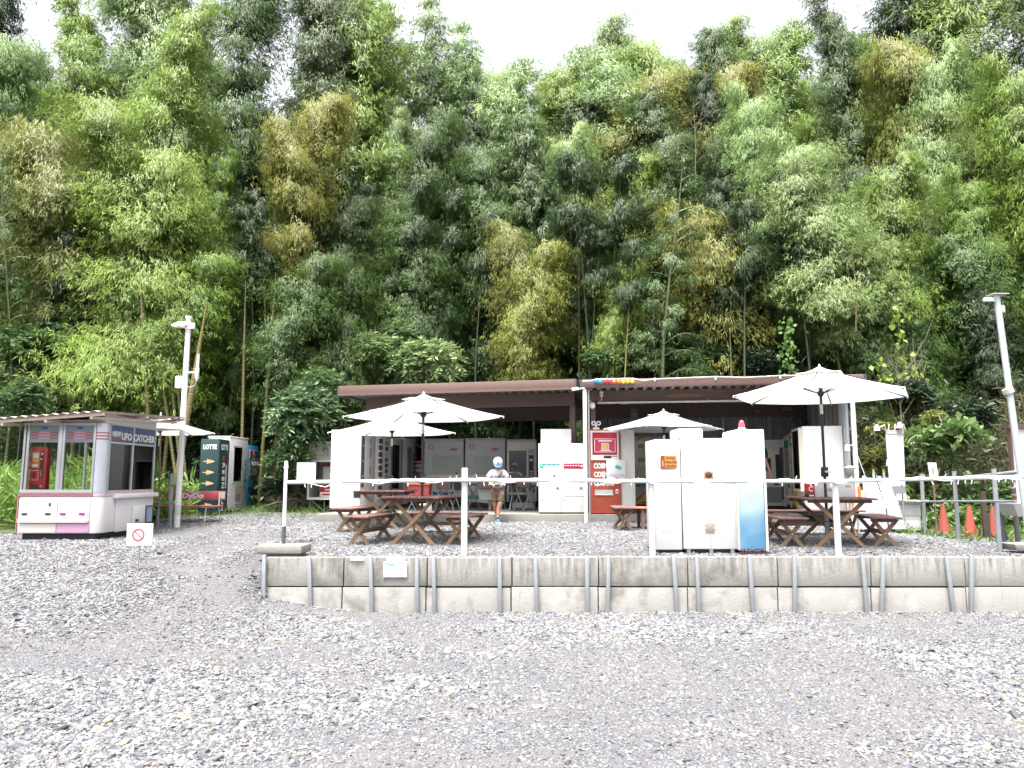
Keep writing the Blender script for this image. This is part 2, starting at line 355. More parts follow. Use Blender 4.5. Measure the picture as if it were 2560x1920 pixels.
def bamboo_parts(seed, H, start, Rm, arch, nl, r0=.055, bare=False, drop=1.0, leafL=.2, top_pow=.5, ea=2.6):
    rng = np.random.default_rng(seed)
    wob = rng.normal(0, .12, 2)
    def axis(t):
        t = np.asarray(t, float)
        return np.stack([arch * t ** 2.4 + wob[0] * np.sin(t * 5), wob[1] * np.sin(t * 4 + 1), H * t - drop * t ** 7], -1)
    # culm as a smooth tapered tube with swollen nodes; h counts the internodes
    n = 6; T = np.linspace(0, 1, 26); C = axis(T); rad = r0 * (1 - T) ** .8 + .006
    ang = np.arange(n) / n * 2 * math.pi
    V = [(C[i][None] + np.stack([np.cos(ang), np.sin(ang), 0 * ang], -1) * rad[i]) for i in range(len(T))]
    Hh = [np.full(n, t * H / .34) for t in T]
    loops = []
    for i in range(len(T) - 1):
        for k in range(n): loops += [i * n + k, i * n + (k + 1) % n, (i + 1) * n + (k + 1) % n, (i + 1) * n + k]
    V = np.concatenate(V); Hh = np.concatenate(Hh)
    # branches
    nodes = np.arange(start, .995, .34 / H); keep = rng.random(len(nodes)) < (.95 if bare else .86); nodes = nodes[keep]
    tb, az = [], []
    a0 = rng.uniform(0, 6.28)
    for i, t in enumerate(nodes):
        for j in range(3 if not bare else 2):
            tb.append(t); az.append(a0 + i * 2.5 + rng.normal(0, .5) + j * rng.uniform(.4, 1.1) + (math.pi * j if bare else 0))
    tb = np.array(tb); az = np.array(az); w = (tb - start) / (1 - start)
    env = Rm * np.minimum(1, .35 + (w / .22)) * np.maximum(.12, (1 - w ** ea)) ** top_pow
    Lb = env * rng.uniform(.62, 1.15, len(tb)); el = np.radians(rng.uniform(8, 55, len(tb))) if not bare else np.radians(rng.uniform(35, 55, len(tb)))
    dr = rng.uniform(.55, .95, len(tb)) if not bare else rng.uniform(.5, .8, len(tb))
    A = axis(tb); dh = np.stack([np.cos(az), np.sin(az), 0 * az], -1)
    def bp(idx, s):
        L_ = Lb[idx]; return A[idx] + dh[idx] * (L_ * s * np.cos(el[idx]))[:, None] + np.array([0, 0, 1.]) * (L_ * (s * np.sin(el[idx]) - dr[idx] * s * s * .85))[:, None]
    # thin three-sided branches joined to the culm
    nb = len(tb); S_ = np.linspace(0, .92, 6); base = len(V); BV = []
    for q, s in enumerate(S_):
        c = bp(np.arange(nb), np.full(nb, s)); rr = ((.016 if bare else .011) * (1 - s) + (.006 if bare else .0035))
        for k in range(3):
            a = k * 2.094; off = np.stack([-dh[:, 1] * math.cos(a), dh[:, 0] * math.cos(a), np.full(nb, math.sin(a))], -1) * rr
            BV.append(c + off)
    BV = np.stack(BV, 1)              # nb, 18, 3
    for b in range(nb):
        o = base + b * 18
        for q in range(5):
            for k in range(3): loops += [o + q * 3 + k, o + q * 3 + (k + 1) % 3, o + q * 3 + 3 + (k + 1) % 3, o + q * 3 + 3 + k]
    V = np.concatenate([V, BV.reshape(-1, 3)]); Hh = np.concatenate([Hh, np.full(nb * 18, .5)])
    culm = arr_mesh('culm', V, loops, np.arange(0, len(loops), 4), M_CULM, {'h': Hh}, smooth=True)
    # leaves hang in tufts from twigs along every branch
    pr = Lb / Lb.sum(); nt_ = nl // 7
    idx = rng.choice(nb, nt_, p=pr); s = rng.beta(2.1, 1.15, nt_) * .9 + .12
    T0 = bp(idx, s); spread = (.11 + .17 * Lb[idx] * s)
    if bare: spread = spread * .25
    T0 = T0 + rng.normal(size=(nt_, 3)) * np.stack([spread, spread, spread * .45], -1) - np.array([0, 0, 1.]) * np.abs(rng.normal(0, .10 if bare else .26, nt_))[:, None]
    tt = np.clip(rng.normal(.42, .09, nt_) + .10 * (s - .6), 0, 1)
    li = np.repeat(np.arange(nt_), 7); n_ = len(li)
    P = T0[li] + rng.normal(0, .045, (n_, 3))
    out = dh[idx][li]
    D = out * rng.uniform(.1, .9, n_)[:, None] + rng.normal(0, .5, (n_, 3)) - np.array([0, 0, 1.]) * rng.uniform(.25, 1.4, n_)[:, None]
    Ln = rng.uniform(.62, 1.2, n_) * leafL; Wd = Ln * rng.uniform(.15, .2, n_)
    tint = np.clip(tt[li] + rng.normal(0, .09, n_), 0, 1)
    ax = axis(np.clip((P[:, 2] - .25) / H, 0, 1)); rad_ = P - ax; rad_[:, 2] = 0; br_mid = bp(idx, np.full(nt_, .45))[li]
    nr = unit(unit(rad_) * .55 + unit(P - br_mid) * .55 + np.array([0, 0, .62]) + rng.normal(0, .15, (n_, 3)))
    fol = leaves('foliage', P, D, Ln, Wd, tint, M_LEAF, rng, nr)
    return culm, fol, axis(np.array([1.0]))[0] + np.array([0, 0, 0]), H
VAR = {
 'wide':  bamboo_parts(1, 13.5, .12, 2.25, 1.1, 120000, drop=.7, leafL=.13, ea=1.25, top_pow=.8),
 'wide2': bamboo_parts(2, 12.5, .18, 1.8, 2.0, 105000, drop=1.4, top_pow=.42, leafL=.13),
 'col':   bamboo_parts(3, 13, .2, 1.2, .9, 70000, drop=.8, top_pow=.4, leafL=.13),
 'col2':  bamboo_parts(4, 12, .2, 1.3, 1.7, 70000, drop=1.6, top_pow=.32, leafL=.13),
 'thin':  bamboo_parts(5, 14, .38, 1.25, .7, 20000, drop=.3, top_pow=.8, leafL=.17),
 'thin2': bamboo_parts(6, 14, .42, 1.5, 1.2, 26000, drop=.4, top_pow=.7, leafL=.17),
 'low':   bamboo_parts(7, 9, .34, 1.25, 1.3, 46000, drop=1.2, top_pow=.3, leafL=.13),
 'bare':  bamboo_parts(8, 11, .22, 1.3, .35, 8500, bare=True, drop=.2, leafL=.12),
 'culm':  bamboo_parts(9, 11, .72, 1.0, .5, 5000, drop=.3),
 'high':  bamboo_parts(12, 13, .40, 1.9, 1.7, 90000, drop=1.3, top_pow=.5, leafL=.13, ea=1.8),
 'mass':  bamboo_parts(13, 9, .04, 1.55, 1.1, 80000, drop=1.1, top_pow=.4, leafL=.135),
 'fill':  bamboo_parts(10, 13, .05, 1.9, 1.0, 36000, drop=.7, leafL=.25),
}
TOPS = {}
for k, (cu, fo, tip, H) in VAR.items():
    co = np.zeros(len(fo.vertices) * 3, np.float32); fo.vertices.foreach_get('co', co); co = co.reshape(-1, 3)
    zt = np.percentile(co[:, 2], 99.7); sel = co[co[:, 2] > zt - .8]; TOPS[k] = (sel[:, 0].mean(), sel[:, 1].mean(), zt)
GR = {'G': (0.165, 0.25, 0.048), 'g': (0.072, 0.122, 0.034), 'Y': (0.215, 0.222, 0.055), 'P': (0.215, 0.295, 0.13), 'D': (0.037, 0.066, 0.023), 'B': (0.185, 0.2, 0.058), 'K': (0.086, 0.13, 0.05), 'L': (0.2, 0.28, 0.065), 'Q': (0.25, 0.335, 0.135)}  # D, g and K darkened to carry the shade low in the grove
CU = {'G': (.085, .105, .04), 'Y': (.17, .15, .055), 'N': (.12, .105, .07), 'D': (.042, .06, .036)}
K22 = 2560 / 2212
_fi = [0]
def bamboo(u, v, Y, var, colr, cul, label, rot=None, wx=1.0, group='bamboos of the grove'):
    """crown top at photo point (u, v) in the 2212-wide view, at distance Y; rot turns the arch (0 = tip leans right, 180 = left)"""
    cu, fo, tip, H = VAR[var]; top = at(u * K22, v * K22, Y); rng = random.Random(_fi[0]); _fi[0] += 1
    zb = float(z_back(top.x, Y)); s = (top.z - zb) / TOPS[var][2]
    a = R(rot) if rot is not None else rng.uniform(0, 6.28)
    tx, ty = TOPS[var][0] * s * wx, TOPS[var][1] * s * wx
    dx = tx * math.cos(a) - ty * math.sin(a); dy = tx * math.sin(a) + ty * math.cos(a)
    loc = (top.x - dx, Y - dy, 0); zb = float(z_back(loc[0], loc[1])) - .1
    t = thing('bamboo', label, 'bamboo', (loc[0], loc[1], zb), a, group)
    t.scale = (s * wx, s * wx, (top.z - zb) / TOPS[var][2])
    c = put('culm', cu, t); f = put('foliage', fo, t)
    j = rng.uniform(.88, 1.12); k = rng.uniform(.95, 1.05)
    f.color = (*[x * j * (k if i == 0 else 1) for i, x in enumerate(GR[colr])], 1); c.color = (*CU[cul], 1)
    return t
BB = [  # pale P on the skyline crowns stands in for haze
 (440, 10, 20.5, 'wide', 'L', 'N', 'tallest fresh green bamboo behind the white pole, brown culm showing', 10, 1.05),
 (215, 222, 20.2, 'wide2', 'L', 'N', 'round-topped light green bamboo arching over the claw-game kiosk', 195, 1.05),
 (165, 5, 25, 'wide', 'G', 'G', 'green bamboo rising behind the round-topped one at the upper left', 170, 1.0),
 (300, -50, 26, 'wide2', 'P', 'G', 'pale green bamboo leaving the top of the picture left of the tallest one', 160, 1.0),
 (400, -90, 27, 'wide', 'L', 'G', 'light green bamboo directly behind the tallest fresh green one', 20, 1.0),
 (612, 265, 21.8, 'col2', 'Y', 'Y', 'yellowish bamboo with a domed top, lower of the yellow pair', 175, .78),
 (716, 215, 22.6, 'col2', 'Y', 'Y', 'yellowish bamboo with a domed top, taller of the yellow pair', 5, .85),
 (560, -70, 26.5, 'col', 'g', 'D', 'dark green bamboo column above the lower yellow bamboo', 20, 1.1),
 (690, -80, 27, 'col', 'K', 'D', 'dark grey-green bamboo column above the taller yellow bamboo', 150, 1.1),
 (30, -60, 26, 'wide', 'D', 'D', 'dark bamboo in the top left corner of the grove', 10, .9),
 (25, 95, 22.5, 'wide2', 'P', 'G', 'pale feathery bamboo drooping in from the left edge', 0, .9),
 (95, 270, 21.2, 'low', 'B', 'Y', 'brownish bamboo tuft left of the round-topped bamboo', 180, 1.0),
 (2, 330, 18.8, 'bare', 'g', 'G', 'bare green culm with drooping twigs at the left edge', 180, .9),
 (835, 15, 29, 'thin2', 'L', 'N', 'sparse light bamboo leaning right against the sky', 10, 1.2),
 (930, 0, 30, 'thin', 'P', 'D', 'thin pale bamboo left of the gap of sky', 15, 1.3),
 (1000, 55, 30.5, 'thin', 'P', 'D', 'thin leafy bamboo leaning over the gap of sky', 5, 1.3),
 (780, -40, 28, 'thin2', 'L', 'D', 'sparse green bamboo between the dark columns and the sky', 120, 1.2),
 (860, 220, 27, 'wide', 'P', 'D', 'pale grey-green bamboo below the sparse ones right of the yellow pair', 100, .9),
 (960, 250, 26, 'wide2', 'g', 'D', 'mid green bamboo below the thin leaning ones', 20, .9),
 (1060, 250, 27.5, 'wide', 'P', 'D', 'pale grey-green bamboo left of the visible grey culm', 200, .8),
 (1130, 135, 28.5, 'thin2', 'P', 'D', 'airy pale bamboo with a dark culm at the middle of the skyline', 10, 1.5),
 (1205, 160, 31, 'col', 'L', 'D', 'light bamboo right of the airy one on the skyline', 180, 1.2),
 (1300, 125, 30, 'thin2', 'P', 'N', 'yellow-green thin bamboo right of the skyline middle', 170, 1.5),
 (1325, 45, 34, 'col', 'P', 'D', 'pale pointed bamboo forming the middle peak of the skyline', 0, 1.1),
 (1395, 110, 33, 'col2', 'L', 'D', 'yellow-green short-topped bamboo right of the middle peak', 180, 1.0),
 (1090, 482, 22, 'low', 'B', 'G', 'brown-tinged domed bamboo above the left shed roof', 190, .85),
 (1190, 530, 21.4, 'low', 'Y', 'G', 'bright yellow domed bamboo above the joint of the two sheds', 0, .95),
 (1250, 272, 25, 'high', 'Q', 'G', 'whitish green bamboo clump at the middle of the grove', 0, .8),
 (1140, 330, 25.5, 'wide', 'g', 'D', 'dull green bamboo left of the whitish clump', 190, .85),
 (1030, 330, 24.5, 'wide2', 'g', 'D', 'dark green bamboo over the left shed roof, behind the brown dome', 180, .9),
 (900, 430, 23, 'col', 'g', 'D', 'dark leafy bamboo over the pinnate tree behind the left shed', 90, 1.2),
 (1395, 205, 27, 'col', 'g', 'D', 'dark bamboo column left of the leaning pale tuft', 175, 1.2),
 (1440, 168, 28.5, 'col2', 'Y', 'D', 'yellow-topped bamboo behind the dark column', 10, 1.3),
 (1480, 440, 22.2, 'low', 'Y', 'G', 'yellowish bamboo dome beside the bare culm over the right shed', 160, 1.0),
 (1356, 562, 22, 'low', 'L', 'G', 'small yellow-green bamboo dome between the bright dome and the bare culm', 10, .8),
 (1385, 342, 24.5, 'col2', 'L', 'D', 'yellow-green bamboo clump above the small dome', 0, .9),
 (1455, 300, 24.8, 'col2', 'g', 'D', 'dark rounded bamboo left of the dead grey branches', 10, 1.0),
 (1477, 330, 20.4, 'bare', 'K', 'G', 'nearly leafless bamboo with fern-like twigs over the right shed', 5, 1.25),
 (1535, 65, 30, 'col', 'g', 'D', 'dark cylinder-shaped bamboo on the skyline right of the sky gap', 180, .9),
 (1585, 48, 31.5, 'col', 'L', 'D', 'light-tipped bamboo right of the dark cylinder on the skyline', 0, 1.0),
 (1592, 148, 28, 'col2', 'Y', 'D', 'yellow-rimmed dark bamboo below the skyline', 0, .9),
 (1518, 160, 27.5, 'col', 'D', 'D', 'dark green bamboo below the dark cylinder', 180, .8),
 (1605, 193, 24, 'high', 'Q', 'G', 'very pale bamboo tuft leaning left above the right shed', 180, .8),
 (1690, 300, 21.2, 'high', 'Q', 'G', 'large pale bamboo hanging down behind the right parasol', 185, 1.1),
 (1775, 0, 27, 'wide', 'K', 'D', 'tall grey-green bamboo right of the skyline gap', 175, .95),
 (1835, 85, 28, 'wide2', 'L', 'D', 'yellow-green bamboo beside the tall grey-green one', 10, .8),
 (1925, 97, 25, 'wide2', 'Y', 'G', 'yellow-crowned bamboo at the upper right', 180, .8),
 (2045, 97, 24.2, 'high', 'Q', 'G', 'pale rounded bamboo right of the yellow crown', 0, .8),
 (1440, 140, 33.5, 'col', 'P', 'D', 'pale low bamboo crown filling the skyline right of the middle peak', 10, 1.3),
 (1665, 85, 32, 'col2', 'P', 'D', 'pale yellowish bamboo crown low on the skyline between two dark ones', 0, 1.2),
 (1715, 55, 31, 'thin2', 'L', 'D', 'thin bamboo tip on the skyline left of the tall grey-green one', 0, 1.5),
 (1010, 140, 32, 'col2', 'P', 'D', 'pale bamboo crown under the thin leaning bamboo', 180, 1.3),
 (1085, 165, 33, 'col', 'P', 'D', 'pale bamboo crown left of the airy one, lowest on the skyline', 20, 1.3),
 (1255, 110, 33, 'thin2', 'P', 'D', 'hazy pale bamboo tip left of the middle peak', 0, 1.6),
 (1975, -70, 28.5, 'col', 'D', 'D', 'dark bamboo column in front of the sky at the upper right', 20, 1.3),
 (2090, -70, 27.5, 'thin2', 'G', 'D', 'sparse green bamboo near the upper right corner', 30, 1.5),
 (2190, -60, 26, 'thin2', 'K', 'N', 'sparse dull bamboo in the upper right corner', 160, 1.4),
 (1945, 338, 21.3, 'high', 'L', 'G', 'bright green bamboo dome right of the large pale one', 5, 1.0),
 (1830, 380, 22.8, 'wide', 'g', 'D', 'dark green bamboo between the large pale one and the bright dome', 90, .8),
 (2165, 135, 21.5, 'high', 'G', 'N', 'green bamboo with a grey culm near the right edge', 170, 1.0),
 (2070, 370, 21.6, 'high', 'G', 'N', 'green bamboo clump left of the grey culm', 190, .9),
 (2230, 330, 20.3, 'high', 'L', 'G', 'light green bamboo leaving the picture at the right edge', 180, .9),
 (2050, 520, 21.4, 'low', 'g', 'G', 'low green bamboo above the white water stand', 200, 1.4),
 (500, 330, 23.5, 'wide', 'G', 'D', 'green bamboo filling in right of the tallest one', 30, .8),
 (780, 430, 23.2, 'wide2', 'K', 'D', 'dull green bamboo right below the yellow pair', 0, .8),
 (700, 560, 20.8, 'low', 'g', 'Y', 'low dark green bamboo behind the blue machine', 20, 1.2),
 (470, 560, 20.0, 'low', 'G', 'Y', 'low bamboo with yellow culms behind the white machine', 10, 1.2),
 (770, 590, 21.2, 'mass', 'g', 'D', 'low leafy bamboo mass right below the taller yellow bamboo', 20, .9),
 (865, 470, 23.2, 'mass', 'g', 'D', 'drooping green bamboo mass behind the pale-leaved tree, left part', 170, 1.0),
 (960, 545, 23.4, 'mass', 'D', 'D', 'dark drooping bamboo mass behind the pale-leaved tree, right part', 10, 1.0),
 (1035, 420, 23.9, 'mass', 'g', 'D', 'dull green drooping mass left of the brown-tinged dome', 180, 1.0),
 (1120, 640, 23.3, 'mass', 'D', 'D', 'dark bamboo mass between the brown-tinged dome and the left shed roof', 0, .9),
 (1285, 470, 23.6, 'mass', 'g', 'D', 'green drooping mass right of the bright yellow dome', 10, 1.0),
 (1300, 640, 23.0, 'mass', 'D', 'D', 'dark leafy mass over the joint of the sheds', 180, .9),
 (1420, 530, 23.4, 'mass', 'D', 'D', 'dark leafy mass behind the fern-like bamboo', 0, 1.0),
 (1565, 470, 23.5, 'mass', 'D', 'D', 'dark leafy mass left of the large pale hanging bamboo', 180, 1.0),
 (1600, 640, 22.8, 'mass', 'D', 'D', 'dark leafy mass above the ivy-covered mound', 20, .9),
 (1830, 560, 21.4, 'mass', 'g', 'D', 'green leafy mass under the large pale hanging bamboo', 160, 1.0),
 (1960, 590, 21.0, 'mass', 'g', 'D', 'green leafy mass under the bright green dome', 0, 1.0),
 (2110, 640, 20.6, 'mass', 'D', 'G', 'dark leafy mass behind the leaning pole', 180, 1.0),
 (545, 600, 21.6, 'mass', 'g', 'Y', 'green leafy mass right of the tall white pole', 0, .85),
]
for b in BB: bamboo(*b[:7], rot=b[7], wx=b[8])
rg = random.Random(11)
for i in range(46):
    Y = rg.uniform(22.8, 39); u = -150 + (i * 0.618 % 1) * 2520
    vt = rg.uniform(250, 420) if Y < 29 else rg.uniform(120, 300)
    if 880 < u < 1640: vt = max(vt, 190)
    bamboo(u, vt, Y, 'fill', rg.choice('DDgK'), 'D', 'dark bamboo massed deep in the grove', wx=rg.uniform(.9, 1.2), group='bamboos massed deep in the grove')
for i in range(44):
    Y = rg.uniform(20.2, 25); u = 20 + (i * .618 % 1) * 2150
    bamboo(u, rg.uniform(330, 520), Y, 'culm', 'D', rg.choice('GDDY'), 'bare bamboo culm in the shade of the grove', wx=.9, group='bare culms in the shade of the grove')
# ------------------------------------------------------------------ shared finishes
M_CONC = mat('weathered_concrete', (.29, .275, .245), .85, var=.22, scale=2.5, bump=.25, bscale=30, dirt=.85, dcol=(.085, .078, .062), streak=True)
def wall_mat():
    m = bpy.data.materials.new('stained_wall_block'); m.use_nodes = True; t = m.node_tree; L = t.links; p = t.nodes['Principled BSDF']; p.inputs['Roughness'].default_value = .88
    tc = N(t, 'ShaderNodeTexCoord'); sx = N(t, 'ShaderNodeSeparateXYZ'); L.new(tc.outputs['Object'], sx.inputs[0])
    def nz(sc_, mp, d=6, r=.6):
        q = N(t, 'ShaderNodeMapping'); q.inputs['Scale'].default_value = mp; L.new(tc.outputs['Object'], q.inputs[0])
        n = N(t, 'ShaderNodeTexNoise'); n.inputs['Scale'].default_value = sc_; n.inputs['Detail'].default_value = d; n.inputs['Roughness'].default_value = r; L.new(q.outputs[0], n.inputs['Vector']); return n.outputs['Fac']
    def rng_(src, a, b, c, d):
        q = N(t, 'ShaderNodeMapRange'); q.inputs[1].default_value = a; q.inputs[2].default_value = b; q.inputs[3].default_value = c; q.inputs[4].default_value = d; L.new(src, q.inputs[0]); return q.outputs[0]
    def op(o, a, b):
        q = N(t, 'ShaderNodeMath', operation=o)
        for i, s_ in enumerate((a, b)):
            if isinstance(s_, (int, float)): q.inputs[i].default_value = s_
            else: L.new(s_, q.inputs[i])
        return q.outputs[0]
    def mix(f, a, b):
        q = N(t, 'ShaderNodeMix', data_type='RGBA'); L.new(f, q.inputs[0])
        for i, s_ in ((6, a), (7, b)):
            if isinstance(s_, tuple): q.inputs[i].default_value = (*s_, 1)
            else: L.new(s_, q.inputs[i])
        return q.outputs[2]
    base = mix(nz(2.2, (1, 1, 1)), (.225, .22, .203), (.32, .313, .293))
    top = rng_(sx.outputs[2], .32, .66, 0, .20)                       # rain streaks start at the top edge
    st = op('ADD', nz(1, (16, 8, 1.3), 8, .7), top); base = mix(rng_(st, .60, .82, 0, .75), base, (.085, .078, .062))
    bl = op('ADD', nz(1.1, (1.1, 1, .9), 3), nz(5, (1, 1, 1), 4)); base = mix(rng_(bl, 1.02, 1.28, 0, .6), base, (.085, .078, .064))
    low = rng_(sx.outputs[2], .26, .12, 0, .16); ef = op('ADD', nz(1, (2.6, 1, 1.6), 3, .5), low)      # pale lime bloom near the foot
    base = mix(rng_(ef, .68, .78, 0, .6), base, (.34, .335, .325))
    L.new(base, p.inputs['Base Color'])
    b = N(t, 'ShaderNodeBump'); b.inputs['Strength'].default_value = .35; b.inputs['Distance'].default_value = .015; L.new(nz(28, (1, 1, 1), 5), b.inputs['Height']); L.new(b.outputs[0], p.inputs['Normal'])
    return m
M_WALL = wall_mat()
M_CONC2 = mat('slab_concrete', (.24, .235, .215), .9, var=.25, scale=2, bump=.3, bscale=25, dirt=.5, dcol=(.14, .13, .11))
M_GALV = mat('galvanised_steel', (.40, .43, .46), .45, .5, var=.14, scale=14)
M_WHITE = mat('white_paint', (.84, .84, .83), .4, var=.03, scale=3, dirt=.25, dcol=(.55, .48, .40), streak=True)
M_WHITE2 = mat('white_plastic', (.80, .80, .79), .45, var=.04)
M_CREAM = mat('cream_enamel', (.72, .68, .58), .4, var=.05)
M_GREYP = mat('grey_enamel', (.50, .50, .48), .4, var=.05, dirt=.25, dcol=(.3, .27, .22))
M_LGREY = mat('light_grey_enamel', (.62, .62, .61), .4, var=.04)
M_BROWN = mat('brown_painted_steel', (.165, .105, .09), .5, var=.10, scale=2)
M_UNDER = mat('grey_roof_sheet', (.30, .29, .285), .6, var=.1)
M_BLACK = mat('black_plastic', (.022, .022, .026), .45, var=.2)
M_DARK = mat('dark_recess', (.05, .05, .055), .6, var=.2)  # near-black colour stands in for recess shade; also plain dark rims
M_DGREY = mat('dark_grey_metal', (.10, .10, .11), .5, var=.15)
M_MGREY = mat('mid_grey_metal', (.26, .26, .27), .5, var=.12)
M_RED = mat('red_paint', (.55, .035, .035), .45, var=.08)
M_CORR = mat('corrugated_zinc', (.42, .45, .49), .5, .2, var=.12)
M_STUD = mat('zinc_stud', (.58, .61, .63), .5, .2, var=.1)
M_ALU = mat('aluminium_frame', (.62, .64, .66), .35, .5, var=.06)
M_GLASS = glass('window_glass', (.95, .97, .96), .02); M_DGLASS = glass('dark_window_glass', (.55, .58, .58), .10)
M_YEL = mat('yellow_paint', (.66, .45, .04), .45, var=.06)
M_TEAL = mat('teal_print', (.03, .36, .33), .5, var=.05)
M_ORANGE = mat('orange_enamel', (.46, .095, .055), .42, var=.06, scale=3, dirt=.2, dcol=(.5, .18, .13))
M_WPRINT = mat('white_print', (.80, .80, .80), .5, var=.02)
M_RPRINT = mat('red_print', (.60, .04, .05), .5, var=.04)
M_BPRINT = mat('black_print', (.03, .03, .04), .5, var=.1)
M_PAPER = mat('paper', (.78, .78, .77), .8, var=.03)
# ------------------------------------------------------------------ slab under the sheds
def xz_of(u, v, Y): p = at(u, v, Y); return p.x, p.z
sl = S().prismz([(-4.25, 16.60), (7.25, 16.58), (7.9, 21.6), (-3.4, 21.9)], .45, .92)
tag(sl.build('concrete_slab', M_CONC2, bev=.012), 'low concrete slab under the two brown sheds', kind='structure')
# ------------------------------------------------------------------ block wall with steel stakes
wall = thing('retaining_wall', 'low wall of stacked concrete blocks holding up the gravel terrace', 'wall', (0, 10, 0))
JU = [661, 859, 1068, 1280, 1497, 1720, 1945, 2177, 2414, 2656, 2900]
rg = random.Random(3)
for r_, (z0, z1) in enumerate(((-.35, .309), (.325, .690))):
    for a, b in zip(JU, JU[1:]):
        xa, xb = at(a, 1430, 10).x + .007 + (r_ == 0) * -.012, at(b, 1430, 10).x - .007 + (r_ == 0) * -.012
        j = rg.uniform(-.008, .008)
        S().box(xa, xb, j, .125, z0, z1 + rg.uniform(-.006, .004)).build('concrete_block', M_WALL, wall, bev=.008)
for u0, u1 in ((661, 660), (773, 777), (926, 930), (1042, 1043), (1084, 1086), (1249, 1250), (1338, 1342), (1467, 1468), (1521, 1519), (1683, 1692), (1741, 1747), (1873, 1882), (1986, 1986), (2155, 2166), (2208, 2203), (2365, 2382), (2428, 2427)):
    a, b = at(u0, 1384, 9.965).x, at(u1, 1510, 9.965).x; e = (a - b) * .7
    S().beam((b - e * .3, -.038, -.12), (a, -.036, .712 + rg.uniform(-.01, .015)), .052, .05, up=(0, 1, 0)).build('steel_stake', M_GALV, wall, bev=.012)
for nm, lab, u0, u1, v0, v1, cat in (('wall_plate', 'narrow white plate fixed to the second block of the wall', 876, 910, 1391, 1401, 'plate'),
        ('wall_plate', 'white plate fixed above the blue-printed notice on the wall', 967, 1013, 1390, 1402, 'plate'), ('wall_notice', 'white notice with pale blue print stuck on the wall', 959, 1017, 1404, 1443, 'notice')):
    p, q = at(u0, v0, 9.98), at(u1, v1, 9.98)
    o = thing(nm, lab, cat, ((p.x + q.x) / 2, 9.985, q.z)); ww = (q.x - p.x) / 2; hh = p.z - q.z
    box('sheet', M_PAPER, o, -ww, ww, -.006, 0, 0, hh)
    if nm == 'wall_notice':
        cy_ = mat('cyan_print', (.25, .66, .66), .7)
        for (a, b, c) in ((-.9, -.1, .86), (-.85, .0, .78), (.45, .9, .87), (-.8, -.2, .06), (.0, .8, .07), (-.6, .3, .70)):
            box('print', cy_, o, a * ww, b * ww, -.008, -.006, c * hh, c * hh + .012)
ft = thing('concrete_footing', 'flat concrete footing carrying the fence post at the wall end', 'footing', (-3.02, 10.28, .66))
S().prismz([(-.32, -.17), (.27, -.17), (.31, .2), (-.34, .2)], .06, .17).build('slab', M_CONC, ft, bev=.02)
S().prismz([(-.26, -.11), (.22, -.11), (.25, .15), (-.27, .15)], -.05, .065).build('base', M_CONC2, ft, bev=.01)
# ------------------------------------------------------------------ rail fence
fence = thing('rail_fence', 'white pipe rail fence along the top of the block wall', 'fence', (0, 10.38, 0))
M_PIPE = mat('white_pipe', (.80, .81, .82), .4, .1, var=.06, scale=8)
for u, vt, vb, r_ in ((1160, 1170, 1381, .043), (1625, 1172, 1384, .043), (2084, 1180, 1388, .043)):
    a, b = at(u + 2, vt, 10.38), at(u, vb, 10.38)
    S().tube([(a.x + (b.x - a.x) * -.0, 0, .55), (a.x, 0, a.z - .01), (a.x, 0, a.z)], [r_, r_, r_ * .8], 14).build('post', M_PIPE, fence, smooth=True)
a = at(716, 1152, 10.38)
S().tube([(a.x, 0, .83), (a.x, 0, a.z - .02), (a.x, 0, a.z)], [.024, .024, .012], 10).build('post', M_PIPE, fence, smooth=True)
S().tube([(a.x, 0, .83), (a.x, 0, 1.06)], .026, 10).build('sleeve', M_DGREY, fence, smooth=True)
S().tube([(a.x, 0, a.z - .10), (a.x, 0, a.z)], [.032, .02], 10).build('post_cap', M_WHITE2, fence, smooth=True)
ra = [at(716, 1206, 10.38), at(1160, 1200, 10.38), at(1625, 1203, 10.38), at(2084, 1203, 10.38), at(2500, 1193, 10.38), at(2640, 1190, 10.38)]
S().tube([(p.x, -.055 if i else 0, p.z) for i, p in enumerate(ra)], .026, 10).build('rail', M_PIPE, fence, smooth=True)
fs = thing('side_fence', 'galvanised pipe fence turning back beside the orange cones', 'fence', (0, 0, 0))
PS = [(2500, 1172, 1381, .66), (2397, 1178, 1350, .64), (2313, 1184, 1334, .64)]; pp = []
for u, vt, vb, z in PS:
    g = gnd(u, vb, z); a = at(u, vt, g.y); pp.append((g.x, g.y, a.z))
    S().tube([(g.x, g.y, z - .2), (g.x, g.y, a.z)], .034, 10).build('post', M_GALV, fs, smooth=True)
S().tube([tuple(at(2540, 1253, 10.3)), (pp[0][0] - .04, pp[0][1], 1.375), (pp[1][0] - .04, pp[1][1], 1.30), (pp[2][0] - .04, pp[2][1], 1.245), tuple(at(2236, 1257, 15.2))], .017, 8).build('lower_rail', M_GALV, fs, smooth=True)
S().tube([tuple(at(2545, 1180, 10.6)), (pp[0][0] + .03, pp[0][1], 1.75), (pp[1][0] + .03, pp[1][1], 1.69), tuple(at(2330, 1197, 13.7))], .03, 8).build('upper_rail', M_GALV, fs, smooth=True)
